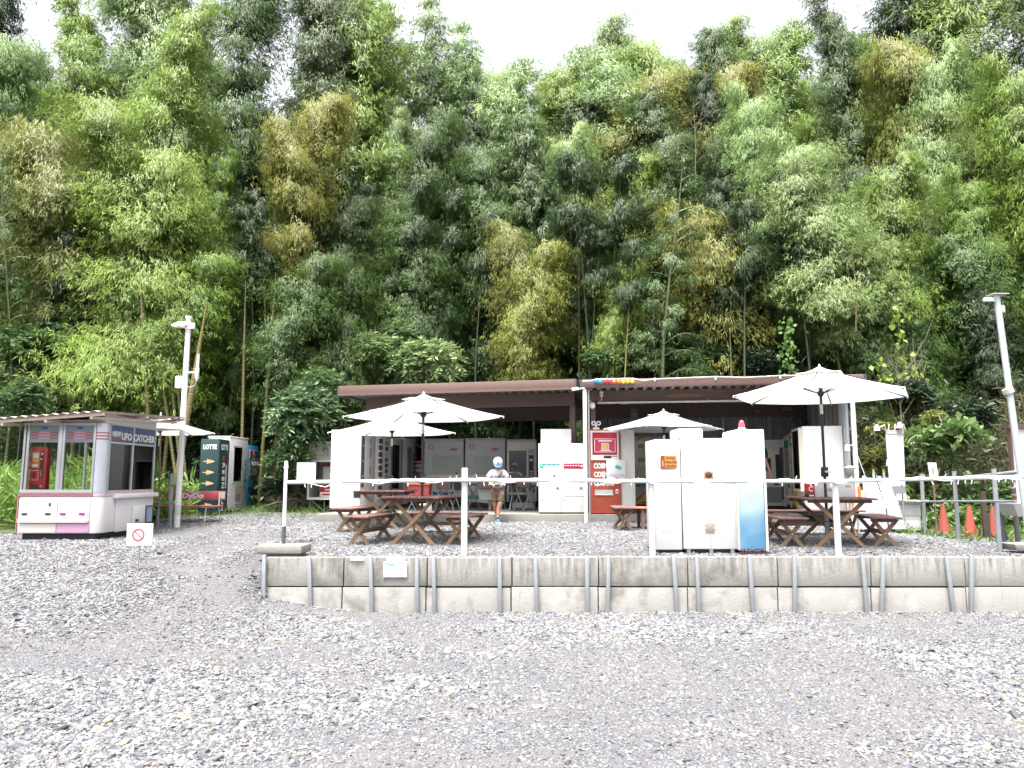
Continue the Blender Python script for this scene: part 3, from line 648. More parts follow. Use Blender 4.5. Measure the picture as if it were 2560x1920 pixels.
# string lights wound on the rail
st = thing('string_lights', 'white fairy lights wound along the fence rail', 'string lights', (0, 10.32, 0)); rg = random.Random(8)
pts = []; bl = S()
for i in range(len(ra) - 1):
    n = max(4, int((ra[i + 1].x - ra[i].x) / .09))
    for k in range(n):
        t = k / n; p = ra[i].lerp(ra[i + 1], t); j = i * 7 + k
        pts.append((p.x, -.03 + .028 * math.cos(j * .8), p.z + .032 * math.sin(j * .8) - (.05 * rg.random() if p.x < -2.3 else 0)))
        if rg.random() < .55:
            dz = rg.choice([-1, -1, 1]) * rg.uniform(.03, .055)
            bl.tube([(p.x, -.055, p.z + .028 * (1 if dz > 0 else -1)), (p.x + rg.uniform(-.02, .02), -.062, p.z + .026 * (1 if dz > 0 else -1) + dz)], [.007, .005], 5)
S().tube(pts, .006, 5).build('cable', M_WHITE2, st, smooth=True)
tag(bl.build('bulbs', M_WHITE2, st), kind='stuff')
b = thing('notice_board', 'pale grey board clipped to the left end of the fence rail', 'board', (at(765, 1206, 10.45).x, 10.45, 1.64))
box('board', mat('pale_board', (.56, .58, .62), .5, var=.06), b, -.13, .13, -.004, .004, 0, .275)
pl_ = mat('board_print', (.78, .79, .82), .6)
box('print', pl_, b, -.07, .07, -.006, -.004, .16, .23); box('print', pl_, b, -.05, .09, -.006, -.004, .09, .15); box('print', pl_, b, -.09, .09, -.006, -.004, .03, .08)
# ------------------------------------------------------------------ the sheds
def corr(s, x0, x1, pitch, dep, y0, y1, z0, z1):
    """trapezoid sheet, ribs along y, ridge height z0 at y0 and z1 at y1"""
    xs = []; x = x0
    while x < x1: xs += [(x, 0), (x + pitch * .28, 0), (x + pitch * .5, -dep), (x + pitch * .78, -dep)]; x += pitch
    vs = []; n = len(xs)
    for y, z in ((y0, z0), (y1, z1)): vs += [(a, y, z + b) for a, b in xs]
    for y, z in ((y0, z0), (y1, z1)): vs += [(a, y, z + b + .006) for a, b in xs]
    fs = []
    for o in (0, 2 * n): fs += [(o + i, o + i + 1, o + n + i + 1, o + n + i) for i in range(n - 1)]
    fs += [(i, 2 * n + i, 2 * n + i + 1, i + 1) for i in range(n - 1)]
    return s.add(vs, fs)
LR, RR = R(-13.5), R(-9)
lsh = thing('open_shed', 'brown open-sided shed with flat fascia on the left', 'shed', (-4.05, 17.7, 0), LR)
WL = 5.57
S().box(0, WL, -.02, .05, 3.60, 3.83).build('fascia', M_BROWN, lsh, bev=.008)
S().box(.0, WL, -.032, -.018, 3.60, 3.655).build('fascia', M_BROWN, lsh)
box('side_fascia', M_DGREY, lsh, -.035, .0, -.02, 4.6, 3.60, 3.83); box('side_fascia', M_DGREY, lsh, WL, WL + .035, -.02, 4.6, 3.60, 3.83)
corr(S(), .02, WL - .02, .2, .085, .055, 4.6, 3.735, 3.69).build('roof', M_UNDER, lsh)
S().box(.28, WL - .15, .9, 1.02, 3.335, 3.635).build('beam', M_BROWN, lsh); S().box(.28, WL - .15, 4.05, 4.17, 3.24, 3.60).build('beam', M_BROWN, lsh)
for x in (.34, WL - .2):
    for y in (.89, 4.04): S().box(x - .065, x + .065, y + .002, y + .126, .9 if x > 2 or y > 2 else .72, 3.333 if y < 2 else 3.238).build('post', M_BROWN, lsh)
    S().box(x - .03, x + .03, 1.025, 4.045, 3.40, 3.58).build('side_beam', M_BROWN, lsh)
rsh = thing('open_shed', 'brown shed on the right with grey corrugated walls inside', 'shed', (1.5, 16.25, 0), RR)
WR = 5.75
S().box(0, WR, -.02, .05, 3.61, 3.80).build('fascia', M_BROWN, rsh, bev=.03)
box('side_fascia', M_DGREY, rsh, -.035, .0, -.02, 4.4, 3.61, 3.80); box('side_fascia', M_DGREY, rsh, WR, WR + .035, -.02, 4.4, 3.61, 3.80)
corr(S(), .02, WR - .02, .2, .085, .055, 4.4, 3.735, 3.68).build('roof', M_UNDER, rsh)
S().box(.05, WR - .2, .8, .92, 3.40, 3.64).build('beam', M_BROWN, rsh); S().box(.05, WR - .2, 3.7, 3.82, 3.24, 3.59).build('beam', M_BROWN, rsh)
for x, y in ((.2, .86), (5.36, .86), (.2, 3.76), (5.36, 3.76)): S().box(x - .05, x + .05, y - .05, y + .05, .92, 3.40 if y < 2 else 3.24).build('post', M_BROWN, rsh)
S().box(.02, .10, .02, .10, .70, 3.605).build('white_post', M_WHITE, rsh, bev=.008); S().tube([(.14, .06, .70), (.14, .06, 3.6)], .022, 8).build('downpipe', M_MGREY, rsh, smooth=True)
S().box(5.50, 5.585, .16, .245, .66, 3.605).build('white_post', M_WHITE, rsh, bev=.008)
c = S(); corr(c, 0, 5.3, .075, .018, 0, 2.6, 0, 0)
o = c.build('back_wall', M_CORR, rsh); o.rotation_euler = (R(90), 0, 0); o.location = (.15, 4.1, .92)
c = S(); corr(c, 0, 3.95, .15, .03, 0, 2.65, 0, 0)
o = c.build('side_wall', M_CORR, rsh); o.rotation_euler = (R(90), 0, R(90)); o.location = (5.44, .15, .94)
for k in range(9): S().box(.45 + k * .58, .52 + k * .58, 4.0, 4.06, .93, 3.5).build('stud', M_STUD, rsh)
S().box(.2, 5.3, 3.985, 3.998, 2.62, 2.66).build('wall_rail', M_STUD, rsh)
for k in range(4): S().box(5.37, 5.42, 1.15 + k * .62, 1.2 + k * .62, .93, 3.5).build('stud', M_STUD, rsh)
def SR(x, y, z=0): return (1.5 + x * math.cos(RR) - y * math.sin(RR), 16.25 + x * math.sin(RR) + y * math.cos(RR), z)
def SL(x, y, z=0): return (-4.05 + x * math.cos(LR) - y * math.sin(LR), 17.7 + x * math.sin(LR) + y * math.cos(LR), z)
# things hung on the right shed
t = thing('fluorescent_light', 'long thin white tube light under the front beam of the right shed', 'light', SR(.3, .70, 3.335), RR)
S().box(0, 4.75, 0, .05, 0, .045).build('housing', M_LGREY, t, bev=.006)
for x in (.02, 2.4, 4.7): S().box(x, x + .03, .052, .11, 0, .09).build('bracket', M_MGREY, t)
t = thing('party_lights', 'row of nine coloured ball bulbs on the right shed fascia', 'string lights', SR(0, -.03, 3.73), RR)
cols = [('blue', (.02, .17, .55)), ('teal', (.02, .34, .30)), ('red', (.55, .03, .06)), ('red', (.55, .03, .06)), ('orange', (.75, .22, .03)), ('orange', (.75, .22, .03)), ('yellow', (.85, .62, .06)), ('yellow', (.85, .62, .06)), ('yellow', (.85, .62, .06))]
for k, (n_, c_) in enumerate(cols):
    S().lathe([(.002, -.046), (.03, -.038), (.046, -.005), (.036, .03), (.018, .042)], (.31 + k * .096, -.045, .0), 12).build('bulb', mat(n_ + '_bulb', c_, .2, var=.03), t, smooth=True, label='%s ball bulb' % n_)
    S().lathe([(.02, .042), (.022, .062), (.012, .066)], (.31 + k * .096, -.045, 0), 8).build('socket', M_WHITE2, t, smooth=True)
S().tube([(.02, -.01, .03), (.2, -.03, .03), (.31, -.045, .066), (1.1, -.045, .066), (1.3, -.02, .02), (1.55, -.005, .045), (2.1, -.01, .06), (2.8, -.005, .075), (3.4, -.01, .04), (4.1, -.005, .07), (5.2, -.01, .06)], .008, 6).build('cable', M_WHITE2, t, smooth=True)
for x in (1.55, 2.8, 4.1): S().box(x - .015, x + .015, -.02, 0, .0, .075).build('clip', M_WHITE2, t)
p = at(1438, 975, 16.1); t = thing('security_camera', 'small white security camera under the joint of the two shed roofs', 'camera', tuple(p))
S().beam((-.08, -.05, .0), (.07, -.02, .03), .06, .065).build('body', M_WHITE2, t, bev=.01); S().beam((.05, 0, .02), (.2, .06, .05), .03, .03).build('bracket', M_WHITE2, t); S().tube([(-.083, -.05, -.001), (-.095, -.052, -.004)], .02, 8).build('lens', M_BLACK, t)
p = at(1503, 990, 16.9); t = thing('alarm_horn', 'cream round alarm fixed on the front beam of the right shed', 'alarm', tuple(p))
S().lathe([(.02, 0), (.045, .02), (.045, .05), (.02, .06), (.04, .075), (.05, .1), (.04, .135), (.005, .15)], (0, -.05, -.03), 12).build('body', M_CREAM, t, smooth=True); S().tube([(0, -.05, -.02), (0, -.05, -.13)], .012, 6).build('stem', M_CREAM, t)
p = at(1481, 1014, 16.5); t = thing('wall_lamp', 'white round lamp on the downpipe of the right shed', 'lamp', tuple(p))
S().lathe([(.004, -.07), (.05, -.05), (.065, 0), (.05, .05), (.02, .07)], (0, 0, 0), 12).build('lamp_shade', M_WHITE2, t, smooth=True); S().tube([(0, .03, .05), (-.06, .05, .12)], .012, 6).build('arm', M_LGREY, t)
p = at(1578, 1026, 19.8); t = thing('wall_notice', 'grey notice sheet fixed on the back beam of the right shed', 'notice', (p.x, 19.3, 3.3)); box('sheet', M_MGREY, t, -.09, .09, 0, .01, -.13, .13); box('fold', M_LGREY, t, -.09, .09, -.004, -.001, -.01, 0)
p = at(1708, 989, 16.8); t = thing('wooden_lath', 'pair of thin wooden laths on the front beam of the right shed', 'lath', (p.x, p.y - .12, p.z), RR); S().box(-.4, .4, 0, .02, -.03, -.01).build('lath', mat('pale_wood', (.40, .24, .13), .7), t); S().box(-.33, .4, 0, .02, .012, .024).build('lath', mat('pale_wood', (.4, .24, .13)), t)
p = at(1967, 1022, 18.9); t = thing('vent_box', 'small grey box on the back beam of the right shed', 'box', (p.x, p.y, p.z)); box('body', M_MGREY, t, -.11, .11, -.05, 0, -.04, .04, .005); box('label_strip', M_DGREY, t, -.08, .03, -.053, -.05, -.015, .01)
for u, v, Y, lab in ((1903, 993, 16.3, 'small orange tag on the front beam of the right shed'), (1893, 1028, 18.9, 'small orange tag on the back beam of the right shed')):
    p = at(u, v, Y); t = thing('tag_plate', lab, 'tag', tuple(p)); box('plate', mat('orange_tag', (.55, .2, .12), .6), t, -.05, .05, -.01, 0, -.02, .02)
# ------------------------------------------------------------------ claw-game kiosk on the left
PINK = mat('pale_pink_enamel', (.80, .62, .72), .35, var=.05, scale=1.5); PINK2 = mat('pink_enamel', (.74, .42, .62), .35, var=.06); IVORY = mat('ivory_enamel', (.80, .76, .72), .4, var=.04, dirt=.2, dcol=(.5, .36, .25))
KW = mat('kiosk_white', (.83, .80, .82), .35, var=.03, dirt=.3, dcol=(.75, .5, .55), streak=True); CHROME = mat('pillar_film', (.74, .78, .86), .3, .2, var=.15)
HEAD = mat('header_film', (.26, .34, .34), .3, .1, var=.25, scale=4); HEADB = mat('header_blue', (.075, .10, .19), .35, var=.2)
MAROON = mat('maroon_trim', (.36, .15, .17), .5, var=.15); REDL = mat('red_line', (.58, .05, .09), .4); BLUEL = mat('blue_sign', (.03, .14, .48), .4); PINKL = mat('pink_line', (.80, .30, .45), .4)
k = thing('claw_game_kiosk', 'white and pink claw-game booth with windows and a sheet roof', 'arcade booth', (-7.35, 12.5, .70))
XL, XR, D_ = -.67, .67, 1.8
S().box(XL + .06, XR - .1, .06, D_ - .05, 0, .12).build('base', M_BLACK, k)
rr = [(XL, 0), (XR - .13, 0)] + [(XR - .13 + .13 * math.sin(a), .13 - .13 * math.cos(a)) for a in (.4, .8, 1.2, 1.57)] + [(XR, D_), (XL, D_)]
S().prismz(rr, .11, .70).build('cabinet', KW, k, bev=.01)
for n_, m_, x0, x1, z0, z1 in (('front_panel', KW, -.64, -.03, .36, .66), ('front_panel', PINK, -.02, .50, .36, .66), ('front_panel', IVORY, -.62, -.03, .03, .27), ('front_panel', PINK2, -.02, .50, .03, .27)):
    box(n_, m_, k, x0, x1, -.018, -.001, z0 + (.09 if z0 < .1 else 0), z1, .005)
S().prism([(-.64, .28), (.50, .28), (.50, .345), (-.64, .345)], -.06, -.001).build('ledge', IVORY, k, bev=.008)
for i, x in enumerate((-.55, -.17, .07, .38)):
    m_ = M_BLACK if i < 2 else mat('plum_slot', (.30, .06, .18), .4)
    S().box(x - .045, x + .045, -.026, -.019, .405, .435).build('handle_slot', m_, k, bev=.01)
box('lock', M_DGREY, k, -.17, -.13, -.026, -.019, .55, .60); box('sticker', mat('pale_green_print', (.55, .75, .68)), k, -.19, -.09, -.022, -.0185, .62, .66)
box('trim', MAROON, k, XL, XR - .14, -.012, .0, .705, .76); S().prismz([(x * 1.01, y * 1.0 - .004) for x, y in rr], .702, .76).build('sill', mat('pink_sill', (.66, .5, .58), .4), k)
box('trim', mat('rust_trim', (.55, .2, .22), .6, dirt=.5), k, XL - .012, XL, -.02, .03, .12, .72)
# window frames, front
FZ0, FZ1 = .762, 1.90
for x0, x1 in ((XL, XL + .035), (XL + .055, XL + .095), (-.10, -.035), (-.030, .012), (.475, .515)):
    S().box(x0, x1, -.004, .05, FZ0, FZ1).build('window_post', M_ALU, k, bev=.004)
box('window_rail', M_ALU, k, XL, .515, -.008, .052, FZ0, FZ0 + .05); box('window_rail', M_ALU, k, XL, .515, -.008, .052, FZ1 - .04, FZ1)
for x0, x1 in ((XL + .097, -.102), (.014, .473)):
    box('header_panel', HEAD, k, x0, x1, .005, .02, 1.58, FZ1 - .042); box('pane', M_GLASS, k, x0, x1, .02, .026, FZ0 + .052, 1.578)
    xm = (x0 + x1) / 2; h_ = (x1 - x0) / 2
    for q in range(3):
        z = 1.64 + q * .048
        box('stripe', REDL, k, x0 + .02, xm - .1, -.001, .004, z, z + .016); box('stripe', REDL, k, xm + .1, x1 - .02, -.001, .004, z, z + .016)
        box('stripe', PINKL, k, xm - .088, xm + .088, -.001, .004, z - .004, z + .02)
    S().disc(xm, 1.815, .02, -.002, .004).build('sign_blob', BLUEL, k); box('sign_blob', BLUEL, k, xm - .05, xm + .05, -.001, .004, 1.797, 1.833)
# corner pillar
pc = [(.52, .0), (.54, -.004)] + [(.54 + .12 * math.sin(a), .116 - .12 * math.cos(a)) for a in (.4, .8, 1.2, 1.57)] + [(.655, .15), (.52, .15)]
S().prismz(pc, FZ0, FZ1).build('corner_pillar', CHROME, k, bev=.006)
for q in range(3): S().prismz([(.54 + (x - .54) * 1.03, .1 + (y - .1) * 1.04) for x, y in pc], 1.63 + q * .05, 1.648 + q * .05).build('stripe', REDL, k)
# right side: header with lettering, sliding windows, counter
box('side_header', HEADB, k, .635, .662, .2, D_ - .04, 1.61, 1.88); box('side_header', M_ALU, k, .62, .668, .17, D_, 1.88, 1.90)
for y0, y1 in ((.155, .195), (.94, .985), (D_ - .04, D_)): S().box(.625, .668, y0, y1, FZ0, 1.878).build('window_post', M_ALU, k, bev=.004)
box('window_rail', M_ALU, k, .622, .670, .197, D_ - .042, FZ0, FZ0 + .03); box('window_rail', M_ALU, k, .622, .670, .197, D_ - .042, 1.575, 1.605)
box('pane', M_GLASS, k, .640, .645, .2, .94, FZ0 + .032, 1.573); box('pane', M_GLASS, k, .650, .655, .985, D_ - .042, FZ0 + .032, 1.573)
SIDE = (R(90), 0, R(90))
for i, (z0, z1) in enumerate(((1.635, 1.648), (1.675, 1.686))): box('stripe', REDL, k, .6625, .664, .21, .52 if i == 0 else D_ - .06, z0, z1)
text('NEW', M_WPRINT, k, .667, .36, 1.735, .12, rot=SIDE, sx=1.0, wgt=.005); text('UFO CATCHER', M_WPRINT, k, .667, 1.13, 1.70, .165, rot=SIDE, sx=1.08, wgt=.006)
for y in np.arange(.5, 1.6, .09): box('sign_blob', BLUEL, k, .6625, .665, y, y + .04, 1.81, 1.835)
S().box(.60, .76, .35, D_ + .02, .66, .73).build('counter', KW, k, bev=.006)
box('side_panel', KW, k, .672, .70, .45, D_ - .05, .10, .655, .006)
box('coin_box', M_WHITE2, k, .701, .74, .95, 1.35, .22, .52, .005); box('coin_slot', M_BLACK, k, .741, .75, 1.03, 1.13, .24, .28); box('screen_frame', M_DGREY, k, .701, .712, 1.46, 1.72, .18, .50)
box('screen', mat('blue_pink_screen', (.25, .40, .62), .2, var=.5, scale=7), k, .713, .716, 1.49, 1.69, .22, .47); box('screen_foot', mat('magenta_print', (.62, .10, .42)), k, .713, .7165, 1.49, 1.69, .205, .219)
# inside
box('inner_ceiling', mat('dusty_red', (.30, .12, .11), .8), k, XL + .04, .61, .06, D_ - .06, 1.84, 1.86); box('deck', M_LGREY, k, XL + .04, .61, .06, D_ - .06, .735, .76)
for x0, x1 in ((-.57, -.46), (-.2, -.12)): 
    for q in range(6): box('wood_board', mat('cedar_board', (.34, .16, .07), .7, var=.25, scale=6), k, x0, x1, .17, .185, .765 + q * .13, .89 + q * .13)
box('inner_door', M_MGREY, k, .16, .56, 1.71, 1.735, .765, 1.72); box('inner_door', M_LGREY, k, .565, .61, 1.70, 1.72, .765, 1.6)
for x in (XL + .02, .6): box('back_post', M_ALU, k, x, x + .04, D_ - .04, D_, FZ0, FZ1)
box('window_rail', M_ALU, k, XL + .06, .6, D_ - .03, D_, FZ1 - .04, FZ1); box('window_rail', M_ALU, k, XL + .06, .6, D_ - .03, D_, 1.12, 1.13)
box('tray', IVORY, k, .05, .45, .75, 1.05, .765, .90, .01)
# roof
WOODP = mat('sun_bleached_wood', (.80, .66, .54), .8, var=.2, scale=6); SHEETP = mat('pinkish_roof_sheet', (.78, .66, .60), .5, var=.12, scale=4)
rf = S(); n = 44
fl, fr_, bl_, br = Vector((-1.02, -.42, 1.93)), Vector((.80, -.42, 2.06)), Vector((-.92, 2.35, 2.04)), Vector((.98, 2.35, 2.17)); vs = []
for o in (0, .006):
    for a, b in ((fl, fr_), (bl_, br)):
        for i in range(n + 1):
            p = a.lerp(b, i / n); p.z += .014 * math.sin(i * 1.57) + o; vs.append(p)
n1 = n + 1; fs = []
for o in (0, 2 * n1): fs += [(o + i, o + i + 1, o + n1 + i + 1, o + n1 + i) for i in range(n)]
rf.add(vs, fs).build('roof', SHEETP, k)
for t_ in (.03, .5, .97):
    a, b = fl.lerp(bl_, t_), fr_.lerp(br, t_); S().beam(a - Vector((0, 0, .045)), b - Vector((0, 0, .045)), .04, .045).build('roof_batten', WOODP, k)
for t_ in (.12, .5, .9):
    a, b = fl.lerp(fr_, t_), bl_.lerp(br, t_); S().beam(a - Vector((0, -.05, .09)), b - Vector((0, 0, .09)), .04, .045).build('rafter', WOODP, k)
S().box(.60, .64, .05, 1.85, 1.905, 2.06).build('roof_fascia', M_WHITE, k); S().box(XL + .1, .6, .06, .10, 1.905, 1.955).build('roof_fascia', IVORY, k)
# small machine, rack and toy inside the booth
t = thing('capsule_vendor', 'slim red wall vendor inside the left window of the claw-game booth', 'vending machine', (-7.80, 12.60, 1.475))
S().box(-.15, .13, 0, .11, 0, .735).build('cabinet', M_RED, t, bev=.012)
wp = mat('poster_orange', (.72, .22, .05), .5); box('poster', wp, t, -.13, .005, -.004, -.001, .39, .66); box('poster', M_PAPER, t, -.105, -.01, -.007, -.0045, .55, .63); box('poster', mat('poster_yellow', (.8, .5, .08)), t, -.11, -.01, -.007, -.0045, .49, .54); box('poster', M_PAPER, t, -.105, -.015, -.007, -.0045, .405, .45)
box('poster', M_WPRINT, t, -.132, .005, -.004, -.001, .19, .35); box('poster', M_RED, t, -.126, -.001, -.007, -.0045, .196, .344); S().prism([(-.075, .32), (-.055, .32), (-.045, .25), (-.064, .225), (-.085, .25)], -.01, -.0075).build('emblem', M_BLACK, t)
box('coin_panel', M_BLACK, t, .025, .07, -.006, -.001, .22, .67); box('coin_slot', M_LGREY, t, .03, .065, -.01, -.0065, .60, .64); box('knob', M_LGREY, t, .035, .062, -.02, -.0065, .52, .55); box('pointer', M_LGREY, t, .043, .052, -.009, -.0065, .24, .36)
box('hatch', M_DARK, t, -.10, .02, -.006, -.001, .06, .12); S().disc(.06, .09, .016, -.012, -.001).build('lock', M_LGREY, t)
t = thing('wire_rack', 'white wire grid rack inside the side window of the booth', 'rack', (-6.86, 12.78, 1.465), R(78))
for i in range(11): S().tube([(i * .062, 0, 0), (i * .062, 0, .74)], .004, 4).build('upright_wire', M_WHITE2, t)
for i in range(12): S().tube([(0, .006, .02 + i * .064), (.62, .006, .02 + i * .064)], .004, 4).build('cross_wire', M_WHITE2, t)
t = thing('plush_toy', 'small brown plush toy hanging from a cord in the booth', 'toy', (-6.80, 12.98, 1.80))
tb = mat('brown_plush', (.16, .07, .05), .95, bump=.5); S().lathe([(.004, 0), (.035, .02), (.042, .06), (.03, .1), (.004, .115)], n=10).build('body', tb, t, smooth=True); S().lathe([(.004, .1), (.04, .12), (.052, .16), (.04, .2), (.004, .215)], n=12).build('head', mat('red_white_cap', (.6, .35, .34), .8), t, smooth=True)
for s_ in (-1, 1): S().tube([(.02 * s_, 0, .02), (.035 * s_, -.02, -.05), (.04 * s_, -.02, -.1)], [.018, .016, .02], 7).build('leg', tb, t, smooth=True); S().tube([(.035 * s_, 0, .085), (.075 * s_, -.01, .05)], [.014, .012], 7).build('arm', tb, t, smooth=True)
S().tube([(0, 0, .215), (0, 0, .75)], .005, 5).build('cord', M_LGREY, t)
# ------------------------------------------------------------------ no-entry board, poles
lo_, hi_ = 7., 13.
for _ in range(30):
    m_ = (lo_ + hi_) / 2; q_ = at(343, 1430, m_); lo_, hi_ = (lo_, m_) if q_.z < float(z_lot(q_.x, m_)) else (m_, hi_)
g = at(343, 1430, lo_); t = thing('no_entry_sign', 'white board on a thin stake with a red circle and slash', 'sign', (g.x, g.y, g.z))
S().tube([(0, .012, -.2), (.005, .012, .42)], .012, 8).build('stake', M_GALV, t, smooth=True)
zb = at(343, 1365, g.y).z - g.z; zt = at(343, 1309, g.y).z - g.z
bd = box('board', mat('sign_white', (.82, .79, .82), .5, var=.03), t, -.031 * g.y / 1.9, .033 * g.y / 1.9, -.006, .006, zb, zt, .004)
zc = (zb + zt) / 2; SIGNR = mat('faded_red_print', (.55, .09, .12), .5, var=.1)
ring = S(); nn = 32
vs = [(r_ * math.cos(a) - .01, y, zc + r_ * math.sin(a)) for y in (-.010, -.007) for r_ in (.082, .062) for a in [2 * math.pi * i / nn for i in range(nn)]]
ring.add(vs, [(i, (i + 1) % nn, nn + (i + 1) % nn, nn + i) for i in range(nn)] + [(i, 2 * nn + i, 2 * nn + (i + 1) % nn, (i + 1) % nn) for i in range(nn)] + [(nn + i, nn + (i + 1) % nn, 3 * nn + (i + 1) % nn, 3 * nn + i) for i in range(nn)]).build('ring', SIGNR, t)
S().beam((-.064, -.0085, zc + .052), (.044, -.0085, zc - .052), .0025, .012).build('slash', SIGNR, t)
g = gnd(442, 1316, .75); top = at(472, 797, g.y); t = thing('white_pole', 'tall white pole with floodlights and an aerial behind the kiosk', 'pole', tuple(g)); dx = top.x - g.x; H_ = top.z - g.z
S().tube([(0, 0, -.1), (dx, 0, H_)], [.058, .052], 14).build('pole', M_WHITE, t, smooth=True); S().tube([(dx * .05, 0, .22), (dx * .095, 0, .42)], .061, 14).build('band', M_LGREY, t, smooth=True); S().tube([(dx, 0, H_), (dx, 0, H_ + .05)], .066, 14).build('cap', M_WHITE2, t, smooth=True)
S().box(dx - .05, dx + .16, -.075, -.055, H_ - .22, H_ - .1).build('bracket', M_WHITE2, t, bev=.004)
fl_ = S().add([(dx - .25, -.22, H_ - .19), (dx + .0, -.2, H_ - .19), (dx + .02, .0, H_ - .12), (dx - .22, .0, H_ - .12), (dx - .25, -.22, H_ - .165), (dx + .0, -.2, H_ - .165), (dx + .02, .0, H_ - .06), (dx - .22, .0, H_ - .06)], [(0, 3, 2, 1), (4, 5, 6, 7), (0, 1, 5, 4), (1, 2, 6, 5), (2, 3, 7, 6), (3, 0, 4, 7)])
fl_.build('floodlight', M_WHITE2, t); box('lamp_panel', M_CREAM, t, dx - .235, dx - .13, -.21, -.05, H_ - .2, H_ - .185); box('lamp_panel', M_CREAM, t, dx - .11, dx - .01, -.2, -.04, H_ - .2, H_ - .185)
zz = H_ - 1.2; xx = dx * zz / H_
S().box(xx - .19, xx - .06, -.05, .04, zz - .22, zz + .02).build('junction_box', M_WHITE2, t, bev=.02); S().beam((xx, 0, zz + .1), (xx + .2, 0, zz + .1), .03, .03).build('arm', M_WHITE2, t)
S().lathe([(.015, -.12), (.04, -.06), (.045, .12), (.03, .14)], (xx + .23, 0, zz + .05), 10).build('aerial_box', M_WHITE2, t, smooth=True)
for q in (-.012, .02): S().tube([(xx + .23 + q, 0, zz + .18), (xx + .235 + q, 0, zz + .48)], [.012, .008], 6).build('aerial', M_WHITE2, t)
S().tube([(xx + .23, 0, zz - .07), (xx + .2, 0, zz - .17), (xx + .1, 0, zz - .2), (xx, 0, zz - .19)], .007, 6).build('cable', M_LGREY, t, smooth=True)
g2 = gnd(425, 1315, .75); t = thing('support_pipe', 'short galvanised pipe clamped to the tall white pole', 'pipe', tuple(g2)); b2 = at(431, 1184, g2.y)
S().tube([(0, 0, -.1), (b2.x - g2.x, 0, b2.z - g2.z)], .037, 10).build('pipe', M_GALV, t, smooth=True)
for v in (1214, 1257): p = at(446, v, g2.y); S().box(b2.x - g2.x - .06, p.x - g2.x + .075, -.072, -.06, p.z - g2.z - .015, p.z - g2.z + .015).build('clamp', M_GALV if v > 1220 else MAROON, t)
g = gnd(2562, 1330, .6); p = at(2556, 1215, 11.2); top = at(2491, 738, 11.2); t = thing('leaning_pole', 'leaning galvanised pole with a flat lamp at the right edge', 'pole', (p.x, 11.2, 0))
dx = top.x - p.x; S().tube([(-dx * .4, 0, .4), (dx, 0, top.z)], [.048, .044], 14).build('pole', mat('pale_galvanised', (.62, .68, .70), .4, .3), t, smooth=True)
S().box(dx - .10, dx + .14, -.09, .09, top.z, top.z + .015).build('solar_panel', M_GREYP, t); S().box(dx - .2, dx - .04, -.04, .02, top.z - .10, top.z - .04).build('lamp', M_WHITE2, t, bev=.006); S().box(dx + .04, dx + .10, -.03, .02, top.z - .27, top.z - .16).build('sensor', M_LGREY, t, bev=.008); S().tube([(dx * .33 - .03, 0, 2.95), (dx * .33 - .06, 0, 3.02)], .075, 12).build('clamp', M_LGREY, t)
# red bench
M_BRED = mat('faded_red_board', (.46, .10, .12), .55, var=.08, scale=2)
t = thing('advert_bench', 'red bench with white lettering on its backrest by the white pole', 'bench', (-6.85, 16.35, .78))
S().box(-.68, .69, .14, .17, .445, .635).build('backrest', M_BRED, t, bev=.004); text('DyDo', M_WPRINT, t, 0, .137, .535, .155, sx=1.2, wgt=.008)
for x in (-.14, .03): S().prism([(x, .622), (x + .14, .622), (x + .13, .598)], .134, .138).build('logo_wedge', M_WPRINT, t)
box('logo_underline', M_WPRINT, t, -.05, .15, .135, .1385, .459, .47); box('torn_patch', M_GREYP, t, .56, .685, .136, .139, .475, .61)
S().box(-.82, .68, -.26, .10, .305, .335).build('seat', M_BRED, t, bev=.004)
for x in (-.55, .44): S().tube([(x, -.22, .30), (x - .02, -.24, -.02)], .014, 8).build('leg', M_CREAM, t, smooth=True)
for x in (-.5, .58): S().tube([(x, .12, .62), (x - .01, .12, .28), (x + .04, .12, -.01), (x + .02, .0, -.02), (x - .14, -.1, -.02)], .014, 8).build('frame', M_CREAM, t, smooth=True)
# ------------------------------------------------------------------ vending machines
def vm(name, label, loc, rz, w, d, h, m, foot=.07, group=None, cat='vending machine', bev=.014, foot_m=None):
    t = thing(name, label, cat, loc, rz, group)
    S().box(-w / 2, w / 2, 0, d, foot, h).build('cabinet', m, t, bev=bev)
    S().box(-w / 2 + .03, w / 2 - .03, .04, d - .04, 0, foot + .01).build('base', foot_m or M_BLACK, t)
    return t
def fp(t, name, m, x0, x1, z0, z1, p=.012, q=0, bev=0): return box(name, m, t, x0, x1, -p, -q if q else .0005, z0, z1, bev)
def frame(t, name, m, x0, x1, z0, z1, b=.03, p=.02):
    s = S(); s.box(x0, x1, -p, 0, z0, z0 + b); s.box(x0, x1, -p, 0, z1 - b, z1); s.box(x0, x0 + b, -p, 0, z0 + b, z1 - b); s.box(x1 - b, x1, -p, 0, z0 + b, z1 - b)
    return s.build(name, m, t)
